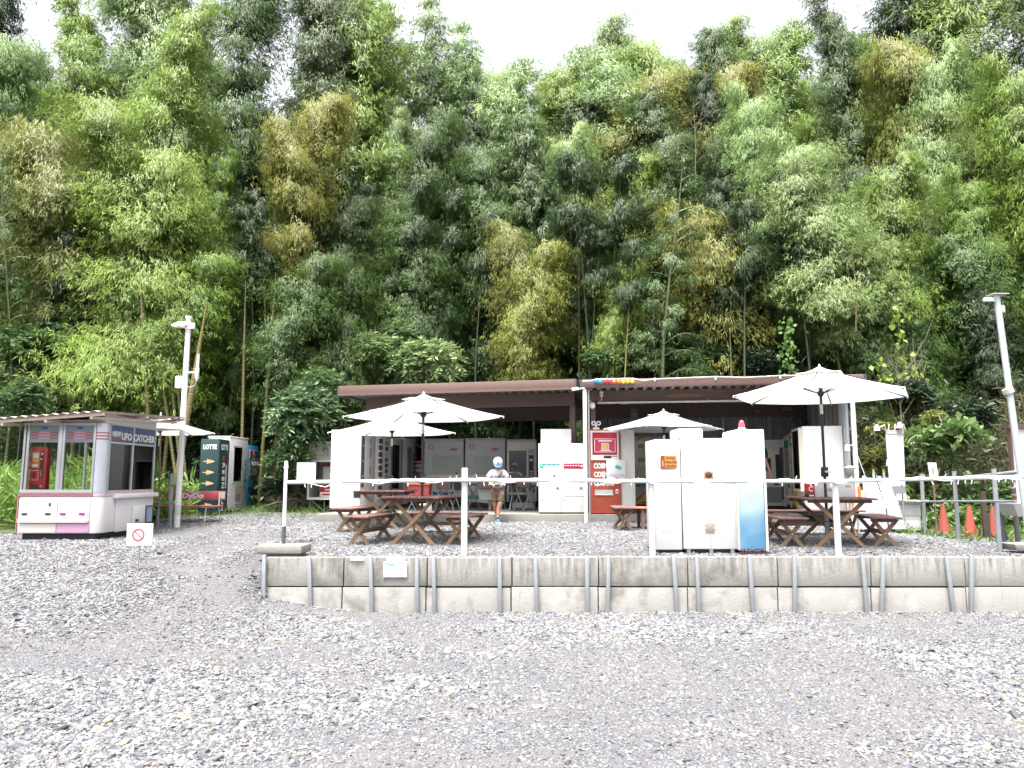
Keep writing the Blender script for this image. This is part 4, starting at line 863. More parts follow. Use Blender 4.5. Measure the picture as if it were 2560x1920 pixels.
# --- the row behind the bench (fronts turned to the right)
DG = mat('dark_green_enamel', (.022, .055, .055), .35, var=.15); TAN = mat('tan_print', (.62, .42, .22), .5); Q = R(90)
t = vm('vending_machine', 'dark green vending machine with tan arrow trees on its side', (-6.75, 17.90, .80), Q, .65, .43, 1.79, DG)
FR = (R(90), 0, R(-90))                      # local frame of the narrow side that looks at the camera (local -x)
text('LOTTE', M_WPRINT, t, -.328, .215, 1.60, .14, rot=FR, sx=.74, wgt=.008)
for k_ in range(5):
    zc = 1.27 - k_ * .25; o = S(); out = []
    # a fir tree lying on its side: trunk to the left, tip to the right
    up = [(-.14, .012), (-.055, .012), (-.055, .062), (-.01, .035), (-.015, .052), (.03, .028), (.025, .042), (.07, .020), (.065, .032), (.13, 0)]
    out = up + [(x, -z) for x, z in up[-2::-1]]
    o.prism(out, -.002, .002); q = o.build('tree_arrow', TAN, t); q.location = (-.327, .215, zc); q.rotation_euler = (0, 0, R(-90))
text('FOR COMFORT', M_WPRINT, t, -.328, .215, .24, .05, rot=FR, wgt=.002)
text('LOTTE', M_WPRINT, t, -.0, -.003, 1.60, .17, sx=.78, wgt=.008)
fp(t, 'door_edge', mat('dark_green_edge', (.03, .07, .07), .4), -.30, -.24, .1, 1.74, .008)
for k_, ch in enumerate('GREENGUM'):
    text(ch, M_RPRINT if k_ == 0 else M_WPRINT, t, -.02, -.003, 1.34 - k_ * .155 - (.05 if k_ > 4 else 0), .20, rot=(R(90), R(90), 0), wgt=.008)
fp(t, 'column_print', M_LGREY, .13, .18, .65, 1.2, .006)
t = vm('vending_machine', 'white vending machine with a tall glass window beside the dark green one', (-6.75, 18.87, .85), Q, 1.26, .52, 1.82, M_WHITE)
S().box(-.64, .64, -.01, .54, 1.80, 1.84).build('top_cover', M_WHITE, t, bev=.01)
frame(t, 'window_frame', M_LGREY, -.40, .22, .72, 1.62, .035, .02); fp(t, 'inside_back', M_GREYP, -.36, .18, .76, 1.58, .004); fp(t, 'pane', M_DGLASS, -.36, .18, .76, 1.58, .014, .011)
fp(t, 'shelf_strip', M_RED, -.35, -.12, .77, .85, .009, .005); fp(t, 'shelf_strip', M_RED, -.07, .17, .77, .85, .009, .005); fp(t, 'divider', M_LGREY, -.11, -.085, .77, 1.25, .009, .005)
for k_, z in enumerate((1.26, 1.15, 1.0, .92, .84, .76, .68, .6)): fp(t, 'button', M_DGREY if k_ % 2 else M_MGREY, .42, .50, z, z + .035, .014)
fp(t, 'hatch_cover', mat('worn_brass', (.5, .42, .28), .5), -.18, .26, .46, .64, .012); fp(t, 'hatch', M_MGREY, -.16, .18, .26, .45, .016); fp(t, 'hatch_lip', M_LGREY, -.2, .22, .21, .235, .03)
S().tube([(-.62, .0, 1.845), (-.5, .02, 1.87), (-.45, .0, 1.90)], .012, 5).build('dead_twig', mat('rusty_twig', (.22, .10, .04)), t); t.children[-1]
t = vm('vending_machine', 'bright blue vending machine standing beside the white one', (-6.75, 19.93, .86), Q, .72, .6, 1.66, mat('sky_blue_enamel', (.035, .30, .58), .4, var=.08))
fp(t, 'sign_panel', M_WPRINT, -.33, .33, 1.30, 1.56, .014); fp(t, 'logo_red', M_RPRINT, -.31, -.03, 1.33, 1.53, .017, .015); fp(t, 'logo_blue', mat('logo_blue', (.02, .17, .42), .4), .0, .31, 1.33, 1.53, .017, .015)
S().disc(-.01, 1.43, .095, -.021, -.018, 22).build('logo_ball', M_WPRINT, t); S().prism([(-.085, 1.44), (-.04, 1.465), (.02, 1.44), (.07, 1.46), (.05, 1.5), (-.01, 1.515), (-.06, 1.495)], -.024, -.0215).build('logo_red', M_RPRINT, t); S().prism([(-.085, 1.42), (-.04, 1.44), (.02, 1.405), (.07, 1.43), (.05, 1.37), (-.01, 1.345), (-.06, 1.37)], -.024, -.0215).build('logo_blue', mat('logo_blue', (.02, .17, .42)), t)
fp(t, 'display', M_GREYP, -.31, .31, 1.02, 1.27, .014)
for k_ in range(6): S().tube([(-.25 + k_ * .1, -.028, 1.15), (-.25 + k_ * .1, -.028, 1.25)], .028, 8).build('can', (M_RED, M_WHITE2, mat('green_can', (.05, .35, .12)), M_LGREY, M_ORANGE, M_WHITE2)[k_], t, smooth=True)
fp(t, 'price_row', M_LGREY, -.31, .31, .9, 1.0, .014); fp(t, 'coin_panel', M_DGREY, -.31, .31, .83, .895, .016); fp(t, 'coin_return', M_BLACK, -.31, -.19, .50, .60, .02); fp(t, 'hatch', M_BLACK, -.12, .31, .38, .56, .03, 0, .004)
for k_ in range(5): fp(t, 'vent_slot', mat('dark_blue_slot', (.02, .16, .32)), -.25, .25, .10 + k_ * .025, .11 + k_ * .025, .004)
# --- display hut with open front
p = at(797, 1245, 18.9); t = thing('display_hut', 'beige open-fronted box on thin legs behind the white machines', 'hut', (-4.72, 18.9, .80), R(-8))
BEI = mat('beige_siding', (.50, .48, .42), .6, var=.08)
S().box(-.31, .62, .62, .66, .38, 1.80).build('back', BEI, t); S().box(-.33, -.29, 0, .66, .38, 1.80).build('side', BEI, t); S().box(.60, .64, 0, .66, .38, 1.80).build('side', BEI, t); S().box(-.29, .60, 0, .62, .38, .42).build('floor_board', BEI, t)
for k_ in range(4): S().box(-.33, .64, -.012 + .0, -.0, 1.33 + k_ * .118, 1.44 + k_ * .118).build('siding_board', BEI, t)
S().add([(-.36, -.05, 1.80), (.68, -.05, 1.95), (.68, .72, 1.95), (-.36, .72, 1.80), (-.36, -.05, 1.83), (.68, -.05, 1.98), (.68, .72, 1.98), (-.36, .72, 1.83)], [(0, 3, 2, 1), (4, 5, 6, 7), (0, 1, 5, 4), (1, 2, 6, 5), (2, 3, 7, 6), (3, 0, 4, 7)]).build('roof', M_DGREY, t)
frame(t, 'front_frame', M_WHITE2, -.33, .64, .36, 1.33, .045, .03)
for x in (-.27, .1, .58): S().tube([(x, .03, .38), (x, .03, 0)], .014, 6).build('leg', M_MGREY, t)
S().beam((-.25, .03, .36), (.2, .03, 0), .02, .02).build('brace', M_MGREY, t); S().beam((.58, .03, .36), (.1, .03, .02), .02, .02).build('brace', M_MGREY, t)
t = thing('small_machine', 'white and red table machine inside the beige hut', 'machine', SL(-.74, 1.48, 1.55) if False else (-4.55, 19.15, 1.225), R(-8)); S().box(-.19, .2, 0, .25, .42, .75).build('body', M_WHITE2, t, bev=.01); S().box(-.22, .22, -.02, .27, .75, .78).build('rim', M_RED, t); S().prism([(-.2, .78), (.2, .78), (.12, 1.0), (-.12, 1.0)], .02, .25).build('hood', mat('red_grid', (.5, .2, .18), .6), t); box('screen', M_BLACK, t, .0, .12, -.006, -.001, .58, .68); S().box(-.2, .2, .01, .24, .02, .40).build('stand', M_MGREY, t)
t = thing('red_crate', 'red and white crate on the floor of the beige hut', 'crate', (-4.55, 18.99, 1.225), R(-8)); S().box(-.21, .21, 0, .1, .0, .12).build('lower_box', M_WHITE2, t); S().box(-.21, .21, 0, .1, .122, .28).build('upper_box', M_RED, t, bev=.006); box('print', M_WPRINT, t, -.08, .08, -.003, -.001, .16, .19); box('print', M_RPRINT, t, -.15, .1, -.003, -.001, .04, .08)
# --- row along the left side of the left shed, fronts turned right
QL = R(90) + LR
def RL(y, z=.92): return (-3.53 + .233 * y, 17.8 + .972 * y, z)
t = vm('vending_machine', 'large plain white machine side at the front of the left shed', RL(.43), QL, .86, .76, 1.90, M_WHITE)
fp(t, 'door_gap', M_DGREY, -.40, -.25, .55, 1.78, .016); fp(t, 'door_edge', M_LGREY, -.22, .36, .12, 1.85, .014, 0, .003)  # dark grey panel painted as the shaded gap beside the front door
for k_ in range(3): fp(t, 'bolt', M_WHITE2, -.34, -.31, .8 + k_ * .35, .84 + k_ * .35, .02)
fp(t, 'product_print', M_MGREY, .05, .13, 1.25, 1.7, .017); fp(t, 'product_print', mat('pale_blue_print', (.45, .6, .75)), .05, .13, 1.5, 1.58, .02); fp(t, 'product_print', M_MGREY, .05, .13, .85, 1.05, .017)
q = S().box(-.018, 0, .08, .25, .32, .46).build('coin_return', M_BLACK, t); q.location = (-.425, -.10, 0)
t = vm('vending_machine', 'white locker machine with a column of square openings in the left shed', RL(1.34), QL, .86, .76, 1.84, M_WHITE2)
for k_ in range(9): fp(t, 'compartment', mat('shadow_brown', (.14, .12, .11), .7), -.30, -.08, .30 + k_ * .165, .42 + k_ * .165, .012)  # flat squares, the shade of the open compartments is in their colour
for k_ in range(10): fp(t, 'shelf_lip', M_WHITE2, -.32, -.06, .255 + k_ * .165, .29 + k_ * .165, .05)
for k_, c_ in enumerate((M_MGREY, M_DGREY, M_BLACK, M_DGREY, mat('pale_blue_print', (.45, .6, .75)), M_BLACK, M_MGREY)): fp(t, 'label_card', c_, .10, .26, .75 + k_ * .14, .85 + k_ * .14, .014)
t = vm('vending_machine', 'white machine with a dark glass front in the left shed', RL(2.25), QL, .86, .76, 1.80, M_LGREY)
fp(t, 'inside_back', M_DARK, -.34, .12, .5, 1.62, .004); fp(t, 'pane', M_DGLASS, -.34, .12, .5, 1.62, .014, .011)
for k_ in range(4): fp(t, 'shelf', M_MGREY, -.33, .11, .7 + k_ * .24, .715 + k_ * .24, .010, .005)
for k_ in range(12): fp(t, 'button', M_MGREY, .24, .28, .72 + k_ * .075, .75 + k_ * .075, .014)
t = vm('vending_machine', 'white machine with a narrow grey panel deepest in the left shed row', RL(3.16), QL, .86, .76, 1.84, M_WHITE2)
fp(t, 'panel', M_MGREY, -.2, .12, .75, 1.6, .012)
for k_ in range(6): fp(t, 'button', M_DGREY, .24, .34, .75 + k_ * .12, .83 + k_ * .12, .014)
t = vm('vending_machine', 'red and white machine in the back corner of the left shed', (-2.62, 21.55, .90), R(-5), .5, .5, 1.28, M_RED, cat='vending machine')
fp(t, 'panel', M_CREAM, -.25, .25, .95, 1.25, .014); fp(t, 'stripe', M_RPRINT, -.25, .25, 1.17, 1.22, .017); fp(t, 'stripe', M_RPRINT, -.2, .2, 1.05, 1.09, .017); fp(t, 'panel', M_MGREY, -.2, .2, .72, .93, .014)
t = thing('leaning_sheet', 'dark sheet leaning over the red machine in the left shed', 'sheet', (-2.6, 21.5, .9)); S().beam((-.5, 0, 1.95), (.45, .1, 1.42), .5, .03).build('sheet', M_MGREY, t); S().beam((.4, 0, 1.4), (.42, 0, 0), .04, .04).build('post', M_MGREY, t)
# --- rice vending machines
for i, (x, y, lab) in enumerate(((-1.83, 20.55, 'left grey rice machine with a blue bowl picture below its window'), (-.71, 20.25, 'right grey rice machine with a green band below its window'))):
    t = vm('rice_vending_machine', lab, (x, y, .92), R(-5), 1.07, .8, 1.80, M_LGREY, group='pair of rice machines')
    S().box(-.545, .545, -.02, .8, 1.76, 1.82).build('top_cover', M_GREYP, t, bev=.006)
    fp(t, 'upper_panel', mat('pale_grey_panel', (.52, .53, .55), .25), -.52, .52, .86, 1.74, .012); fp(t, 'window_back', mat('pale_recess', (.60, .62, .60), .4), -.3, .42 if i else .4, .94, 1.38 if i else 1.34, .014); frame(t, 'window_frame', M_GREYP, -.33, .45 if i else .43, .92, 1.41 if i else 1.37, .012, .02); fp(t, 'pane', M_GLASS, -.3, .42, .94, 1.36, .021, .018)
    fp(t, 'ledge', M_CREAM, -.535, .535, .64, .84, .04, 0, .006)
    for a in range(8): S().beam((-.36 + .03 * math.cos(a * .785), -.014, 1.60 + .03 * math.sin(a * .785)), (-.36 + .085 * math.cos(a * .785), -.014, 1.60 + .085 * math.sin(a * .785)), .006, .02).build('rice_mark', M_RPRINT, t)
    text('販売中', M_RPRINT, t, .27, -.014, 1.52, .085, sx=.75, wgt=.003)
    for x_ in (-.22, -.15, -.03, .12, .19, .32): fp(t, 'sticker', M_YEL if x_ < .3 else M_BLACK, x_, x_ + .045, .87, .92, .018)
    if i == 0:
        S().box(-.27, -.12, -.055, -.041, .70, .78).build('coin_panel', M_BLACK, t, bev=.005); S().disc(-.06, .74, .025, -.055, -.041).build('button', M_BLACK, t); fp(t, 'display', mat('green_print', (.12, .3, .1)), .01, .07, .71, .77, .046, .041); fp(t, 'slot', M_BLACK, .11, .16, .72, .76, .046, .041)
        S().prism([(-.31, .40), (.28, .40), (.25, .31), (.14, .20), (-.17, .20), (-.28, .31)], -.006, -.001).build('bowl_print', mat('bowl_blue', (.01, .13, .24), .4), t); S().prism([(-.30, .405), (-.2, .47), (-.02, .52), (.15, .48), (.27, .405)], -.006, -.001).build('rice_print', M_LGREY, t); S().prism([(.40, .25), (.50, .25), (.48, .17), (.42, .17)], -.006, -.001).build('mark', M_RPRINT, t)
    else:
        fp(t, 'band', mat('green_band', (.06, .36, .17), .5), -.52, .52, .22, .31, .008)
        for x_, m_ in ((-.33, M_ORANGE), (-.08, mat('green_print', (.12, .3, .1)))): S().prism([(x_, .62), (x_ + .06, .60), (x_ + .13, .49)], -.006, -.001).build('carrot_print', m_, t)
        for x_ in (-.27, -.05): S().tube([(x_ - .1, -.006, .32), (x_ - .06, -.006, .40), (x_, -.006, .41), (x_ + .05, -.006, .38), (x_ + .07, -.006, .32)], .006, 5).build('line_print', M_DGREY, t)
    fp(t, 'lower_panel', M_WHITE2, -.5, .5, .1, .165, .01)
t = vm('vending_machine', 'grey vending machine with a dark glass front and keypad', (.25, 19.85, .92), R(-3), .78, .8, 1.77, M_GREYP, foot=.16)
fp(t, 'top_panel', M_CREAM, -.36, .36, 1.52, 1.70, .012); fp(t, 'inside_back', M_DARK, -.33, .13, .40, 1.48, .004); fp(t, 'pane', mat('mirror_glass', (.12, .13, .13), .03, .0, spec=1, coat=1), -.33, .13, .40, 1.48, .014, .011); frame(t, 'window_frame', M_CREAM, -.36, .16, .36, 1.51, .03, .02)
fp(t, 'keypad_panel', M_BLACK, .19, .31, .70, 1.36, .016)
for a in range(4):
    for b in range(3): fp(t, 'key', M_GREYP, .21 + b * .03, .232 + b * .03, .74 + a * .06, .775 + a * .06, .019, .0165)
fp(t, 'display', M_LGREY, .21, .29, 1.2, 1.26, .019, .0165); fp(t, 'coin_panel', M_BLACK, .19, .26, .42, .55, .016); fp(t, 'coin_panel', M_BLACK, .275, .33, .40, .56, .016); fp(t, 'hatch', M_BLACK, -.33, .13, .18, .33, .02); fp(t, 'lower_panel', M_LGREY, -.25, .34, -.02, .14, .01); fp(t, 'red_print', M_RPRINT, .2, .31, 1.43, 1.45, .014)
# --- white twin machines and the cabinet on them
GH = 'pair of white ticket machines'
for i, (x, w_, lab) in enumerate(((.83, .50, 'white machine with a green strip left of the white shed post'), (1.34, .52, 'white machine with a red strip beside the white shed post'))):
    t = vm('vending_machine', lab, (x, 16.75, .92), R(-2), w_, .7, 1.53, M_WHITE, foot=.03, group=GH)
    m_ = M_TEAL if i == 0 else mat('crimson_print', (.42, .02, .07), .4)
    if i == 0: 
        fp(t, 'strip', m_, -.22, -.14, .99, 1.09, .006)
        for k_ in range(7): fp(t, 'strip', m_, -.14 + k_ * .052, -.095 + k_ * .052, 1.045 + (k_ % 2) * .012, 1.09, .006)
        fp(t, 'icon', M_WPRINT, -.20, -.16, 1.03, 1.06, .008); fp(t, 'pale_print', mat('faint_cyan', (.6, .76, .75)), -.2, -.15, .84, .90, .003)
        fp(t, 'emblem', mat('indigo_print', (.15, .15, .28)), .07, .12, .80, .85, .004); fp(t, 'emblem', mat('indigo_print', (.15, .15, .28)), .06, .13, .74, .765, .004); S().tube([(.07, -.003, .70), (.12, -.003, .69), (.15, -.003, .66), (.11, -.003, .64)], .006, 5).build('emblem', M_DGREY, t)
    else:
        fp(t, 'strip', m_, -.21, .22, .98, 1.09, .008)
        for k_ in range(6): fp(t, 'icon', M_WPRINT, -.195 + k_ * .06, -.155 + k_ * .06, 1.035, 1.055, .010)
        S().disc(.185, 1.035, .025, -.011, -.007).build('icon', M_WPRINT, t); fp(t, 'slit', M_DGREY, -.2, .23, .375, .38, .004)
    for z in (1.12, ): fp(t, 'lock', M_MGREY, .14, .19, z + .02, z + .03, .006)
    S().box(.14, .19, -.012, 0, .545, .575).build('keyhole_plate', M_DGREY, t); fp(t, 'red_tag', M_RPRINT, -.21, -.15, .285, .295, .004); fp(t, 'door_seam', M_MGREY, -.245, .245, .528, .532, .003); fp(t, 'faint_print', mat('faint_grey', (.66, .66, .65)), -.18, .15, 1.30, 1.315, .003); fp(t, 'faint_print', mat('faint_grey', (.66, .66, .65)), -.12, .2, 1.25, 1.26, .003)
t = thing('white_cabinet', 'white box cabinet on top of the machine with the green strip', 'cabinet', (1.0, 16.95, 2.453), R(-2)); S().box(-.36, .32, 0, .45, 0, .325).build('body', M_WHITE, t, bev=.012); S().box(.305, .325, .03, .42, .02, .30).build('side_cover', M_GREYP, t)
# --- orange machine
t = vm('vending_machine', 'orange toy machine with a red picture window and white lettering', (2.03, 16.66, .92), 0, .68, .62, 1.83, M_ORANGE, foot=.02)
frame(t, 'window_frame', M_WHITE2, -.31, .30, 1.16, 1.80, .035, .022); fp(t, 'red_panel', mat('crimson_panel', (.50, .015, .04), .3), -.275, .265, 1.28, 1.765, .006); fp(t, 'screen', mat('rose_screen', (.55, .05, .12), .3, var=.25, scale=9), -.22, .22, 1.34, 1.62, .012, .007); frame(t, 'screen_frame', M_WPRINT, -.23, .23, 1.33, 1.63, .012, .016)
fp(t, 'picture', mat('gold_print', (.70, .45, .12), .4, var=.4, scale=20), -.065, .075, 1.40, 1.52, .016, .0125); frame(t, 'picture_frame', M_WPRINT, -.075, .085, 1.39, 1.53, .012, .02); fp(t, 'caption', M_WPRINT, -.14, .15, 1.565, 1.595, .0165, .0125); fp(t, 'caption', M_WPRINT, -.10, .13, 1.355, 1.375, .0165, .0125)
fp(t, 'price_strip', M_WPRINT, -.275, .265, 1.19, 1.272, .010); fp(t, 'price_block', M_BPRINT, -.03, .14, 1.20, 1.255, .012, .0105); fp(t, 'price_block', mat('blue_grey_print', (.3, .35, .5)), .15, .26, 1.23, 1.255, .012, .0105)
for k_ in range(3): text('COSMOS', M_WPRINT, t, -.03, -.003, 1.03 - k_ * .185, .155, sx=.70, wgt=.010)
fp(t, 'hatch', M_GREYP, -.23, .16, .42, .52, .006); fp(t, 'hatch_lip', M_WHITE2, -.23, .16, .405, .42, .02); S().box(.22, .28, -.016, 0, .44, .53).build('coin_slot', M_WHITE2, t); S().box(.235, .265, -.02, -.0165, .465, .50).build('coin_hole', M_BLACK, t); fp(t, 'plinth', mat('red_plinth', (.5, .06, .05)), -.335, .335, .025, .05, .006)
t = thing('wind_up_key', 'white wind-up key shape standing on the orange machine', 'ornament', (1.86, 16.8, 2.75))
S().box(-.07, .07, -.03, .03, 0, .05).build('foot', M_WHITE2, t, bev=.005); S().box(-.022, .022, -.02, .02, .05, .12).build('stem', M_WHITE2, t)
for s_ in (-1, 1):
    rg_ = S(); nn = 20; cx = s_ * .055
    vs = [(cx + r_ * math.cos(a), y, .145 + r_ * math.sin(a)) for y in (-.02, .02) for r_ in (.052, .024) for a in [2 * math.pi * i / nn for i in range(nn)]]
    rg_.add(vs, [(i, (i + 1) % nn, nn + (i + 1) % nn, nn + i) for i in range(nn)] + [(2 * nn + i, 3 * nn + i, 3 * nn + (i + 1) % nn, 2 * nn + (i + 1) % nn) for i in range(nn)] + [(i, 2 * nn + i, 2 * nn + (i + 1) % nn, (i + 1) % nn) for i in range(nn)] + [(nn + i, nn + (i + 1) % nn, 3 * nn + (i + 1) % nn, 3 * nn + i) for i in range(nn)]).build('ring', M_WHITE2, t)
t = vm('vending_machine', 'narrow white machine side right of the orange machine', (2.535, 16.72, .92), 0, .31, .7, 1.83, M_WHITE, foot=.12)
t = thing('prize_board', 'white prize board hanging across the orange machine edge', 'board', (2.24, 16.60, 1.66)); box('board', M_WPRINT, t, -.19, .22, -.004, .004, -.02, .43, .002)
text('PRIZE OUT', mat('violet_print', (.50, .30, .60), .5), t, .045, -.006, .085, .075, sx=.85)
cy2 = mat('turquoise_print', (.10, .55, .58), .5); S().disc(.04, .27, .045, -.007, -.0045, 14).build('print', cy2, t); S().disc(.10, .25, .04, -.007, -.0045, 14).build('print', cy2, t); S().prism([(.0, .02), (.06, .02), (.05, .055)], -.007, -.0045).build('arrow', M_RPRINT, t)
# --- bread machine and others at the back of the right shed
t = vm('vending_machine', 'cream bread machine with two rows of loaves behind glass', (3.42, 19.05, .92), R(-6), .80, .75, 1.80, mat('khaki_enamel', (.44, .38, .26), .45, var=.05), foot=.12)
BRN = mat('brown_stripe', (.22, .06, .03), .5); OR2 = mat('orange_stripe', (.72, .30, .05), .5)
for q, m_ in enumerate((BRN, OR2, M_YEL)):
    S().beam((-.36 + q * .06, -.003, .19), (.36, -.003, .86 - q * .06), .004, .035).build('stripe', m_, t); S().beam((-.39, -.003, 1.66 - q * .05), (-.18 + q * .02, -.003, 1.79), .004, .03).build('stripe', m_, t)
    S().beam((-.1 + q * .05, -.003, 1.22), (.12 + q * .04, -.003, 1.42), .004, .03).build('stripe', m_, t)
for z0 in (1.08, 1.43):
    fp(t, 'window_back', M_LGREY, -.33, .33, z0, z0 + .27, .004); frame(t, 'window_frame', M_GREYP, -.35, .35, z0 - .02, z0 + .29, .02, .026)
    for k_ in range(3): S().box(-.27 + k_ * .2, -.11 + k_ * .2, -.022, -.005, z0 + .08, z0 + .2).build('bread_pack', mat('bread_crust', (.48, .26, .12), .6, var=.3, scale=14) if k_ != 1 else M_CREAM, t, bev=.008)
    for k_ in range(6): fp(t, 'button', mat('blue_grey_print', (.3, .35, .5)), -.27 + k_ * .095, -.22 + k_ * .095, z0 + .01, z0 + .05, .02)
    fp(t, 'pane', M_GLASS, -.33, .33, z0, z0 + .27, .025, .0225)
for x_, z_, r_ in ((.10, .93, .085), (.21, 1.02, .055), (.27, 1.05, .035)): S().disc(x_, z_, r_, -.006, -.0005).build('round_label', mat('maroon_label', (.36, .03, .04), .5), t)
fp(t, 'label_card', M_WPRINT, .06, .15, .92, .95, .009, .0065); fp(t, 'label_card', M_DGREY, -.02, .08, 1.02, 1.05, .005); fp(t, 'label_card', mat('pink_card', (.7, .42, .45)), .24, .34, .9, 1.0, .005); fp(t, 'green_sign', mat('dark_green_sign', (.02, .20, .13)), -.33, -.02, .55, .63, .008); fp(t, 'hatch', M_MGREY, -.24, .2, .42, .56, .02); text('パン', mat('maroon_label', (.36, .03, .04)), t, .16, -.004, .30, .18, rot=(R(90), R(-30), 0)); fp(t, 'lower_slot', M_BLACK, -.2, .3, .155, .185, .006)
t = vm('vending_machine', 'grey machine with a green and red sign at the back of the right shed', (4.3, 19.0, .92), R(-6), .78, .7, 1.77, M_GREYP)
fp(t, 'sign_panel', mat('dull_green_sign', (.10, .22, .15), .5), -.36, .36, 1.52, 1.74, .012); fp(t, 'sign_border', mat('dull_red', (.42, .09, .07)), -.38, .38, 1.74, 1.775, .012); text('トースト', mat('dull_red', (.42, .09, .07)), t, .08, -.014, 1.62, .14, sx=.9, wgt=.004)
for x_ in (-.28, -.22): S().disc(x_, 1.62, .02, -.016, -.012).build('dot', M_BLACK, t)
fp(t, 'panel', M_CREAM, -.34, .34, .5, 1.45, .01)
for x_, lab in ((5.2, 'left of two low grey cabinets at the back of the right shed'), (5.72, 'right of two low grey cabinets at the back of the right shed')):
    t = vm('grey_cabinet', lab, (x_, 18.85, .92), R(-9), .51, .6, 1.74, M_GREYP, cat='cabinet', group='low grey cabinets'); fp(t, 'panel', M_LGREY, -.24, .24, 1.55, 1.70, .008); fp(t, 'door', M_CREAM, -.24, .24, .1, 1.5, .008); fp(t, 'handle', M_DGREY, .16, .19, .9, 1.05, .025)
t = vm('vending_machine', 'beige machine with a tall black panel behind the man in black', (6.36, 18.62, .92), R(-9), .62, .62, 1.70, M_CREAM, foot=.1); fp(t, 'top_panel', M_LGREY, -.3, .3, 1.45, 1.66, .01); fp(t, 'black_panel', M_BLACK, .06, .18, .72, 1.34, .012); fp(t, 'black_panel', M_BLACK, -.28, -.05, .95, 1.25, .012); fp(t, 'hatch', M_MGREY, -.26, .22, .18, .55, .012); fp(t, 'slot', M_BLACK, .0, .12, .60, .64, .014)
# --- row along the right wall, fronts turned left
QR = R(-90) + RR
def RRW(y): p = SR(4.60, .5 + y, .92); return p
def row(y0, w_, h_, m_, lab, d_=.70): return vm('vending_machine', lab, RRW(y0 + w_ / 2), QR, w_ - .02, d_, h_, m_, foot=.10)
t = row(0, .80, 1.86, M_WHITE, 'white drinks machine with rows of bottles at the front of the right wall', .80)
fp(t, 'window_back', M_GREYP, -.32, .34, .55, 1.78, .004); fp(t, 'pane', M_GLASS, -.32, .34, .55, 1.78, .075, .071)
frame(t, 'window_frame', M_CREAM, -.36, .38, .50, 1.82, .04, .08)
for z in (.72, 1.06, 1.38):
    fp(t, 'button_strip', M_WHITE2, -.32, .34, z - .05, z, .06)
    for k_ in range(5):
        S().lathe([(.03, 0), (.034, .05), (.034, .15), (.014, .2), (.014, .23)], (-.25 + k_ * .13, -.035, z + .002), 8).build('bottle', (M_RED, M_CREAM, mat('pale_orange_bottle', (.7, .35, .2)), M_WHITE2, M_GREYP)[(k_ + int(z * 10)) % 5], t, smooth=True); fp(t, 'button', M_BLACK, -.28 + k_ * .13, -.22 + k_ * .13, z - .04, z - .01, .064, .0605)
fp(t, 'red_letters', M_RPRINT, -.25, .02, 1.62, 1.72, .008, .005); S().disc(.2, 1.67, .06, -.009, -.005).build('red_mark', M_RPRINT, t); fp(t, 'hatch', M_MGREY, -.25, .25, .2, .36, .02)
t = row(.82, .62, 1.80, M_YEL, 'yellow snack machine in the right wall row'); fp(t, 'sign_panel', mat('dark_green_sign', (.02, .20, .13)), -.25, .25, 1.5, 1.72, .01); fp(t, 'sign_print', M_WPRINT, -.1, .12, 1.56, 1.66, .012, .0105); fp(t, 'window', M_GREYP, -.25, .25, .85, 1.46, .01); fp(t, 'packs', mat('green_pack', (.25, .5, .25)), -.22, .22, .9, 1.02, .014, .0105); fp(t, 'packs', mat('pink_pack', (.6, .3, .25)), -.22, .22, 1.08, 1.2, .014, .0105); fp(t, 'panel', mat('tan_pack', (.55, .3, .2)), -.2, .02, .3, .75, .012); fp(t, 'coin_panel', M_BLACK, .1, .2, .62, .82, .014); fp(t, 'kick_slot', M_BLACK, -.2, .2, .1, .16, .012)
t = row(1.46, .62, 1.76, M_LGREY, 'grey snack machine in the right wall row behind the yellow one'); fp(t, 'sign_panel', mat('dark_green_sign', (.02, .20, .13)), -.25, .25, 1.45, 1.64, .01); fp(t, 'window', M_MGREY, -.27, .27, .8, 1.42, .01); fp(t, 'panel', M_GREYP, -.25, .05, .3, .72, .012); fp(t, 'coin_panel', M_BLACK, .1, .2, .55, .75, .014); fp(t, 'kick_slot', M_BLACK, -.2, .2, .1, .16, .012)
t = row(2.10, .62, 1.70, M_WHITE2, 'white-edged dark machine deepest in the right wall row'); fp(t, 'window', M_DGREY, -.2, .27, .75, 1.5, .01); fp(t, 'panel', M_DGREY, -.1, .1, .25, .65, .012)
# --- three machines standing with their backs to the lot
BLU = bpy.data.materials.new('faded_sky_blue'); BLU.use_nodes = True; tt = BLU.node_tree; pb = tt.nodes['Principled BSDF']; pb.inputs['Roughness'].default_value = .45
tc = N(tt, 'ShaderNodeTexCoord'); n1_ = N(tt, 'ShaderNodeTexNoise'); n1_.inputs['Scale'].default_value = 2.4; n1_.inputs['Detail'].default_value = 1.5; tt.links.new(tc.outputs['Object'], n1_.inputs['Vector'])
sx_ = N(tt, 'ShaderNodeSeparateXYZ'); tt.links.new(tc.outputs['Object'], sx_.inputs[0])
g_ = N(tt, 'ShaderNodeMapRange'); g_.inputs[1].default_value = 1.5; g_.inputs[2].default_value = .1; tt.links.new(sx_.outputs[2], g_.inputs[0])
a_ = N(tt, 'ShaderNodeMath', operation='MULTIPLY_ADD'); a_.inputs[1].default_value = 1.15; tt.links.new(n1_.outputs['Fac'], a_.inputs[0]); tt.links.new(g_.outputs[0], a_.inputs[2])
cr = N(tt, 'ShaderNodeValToRGB'); e = cr.color_ramp.elements; e[0].position = .35; e[0].color = (.52, .62, .66, 1); e[1].position = 1.55 if False else 1.0; e[1].color = (.06, .24, .42, 1)
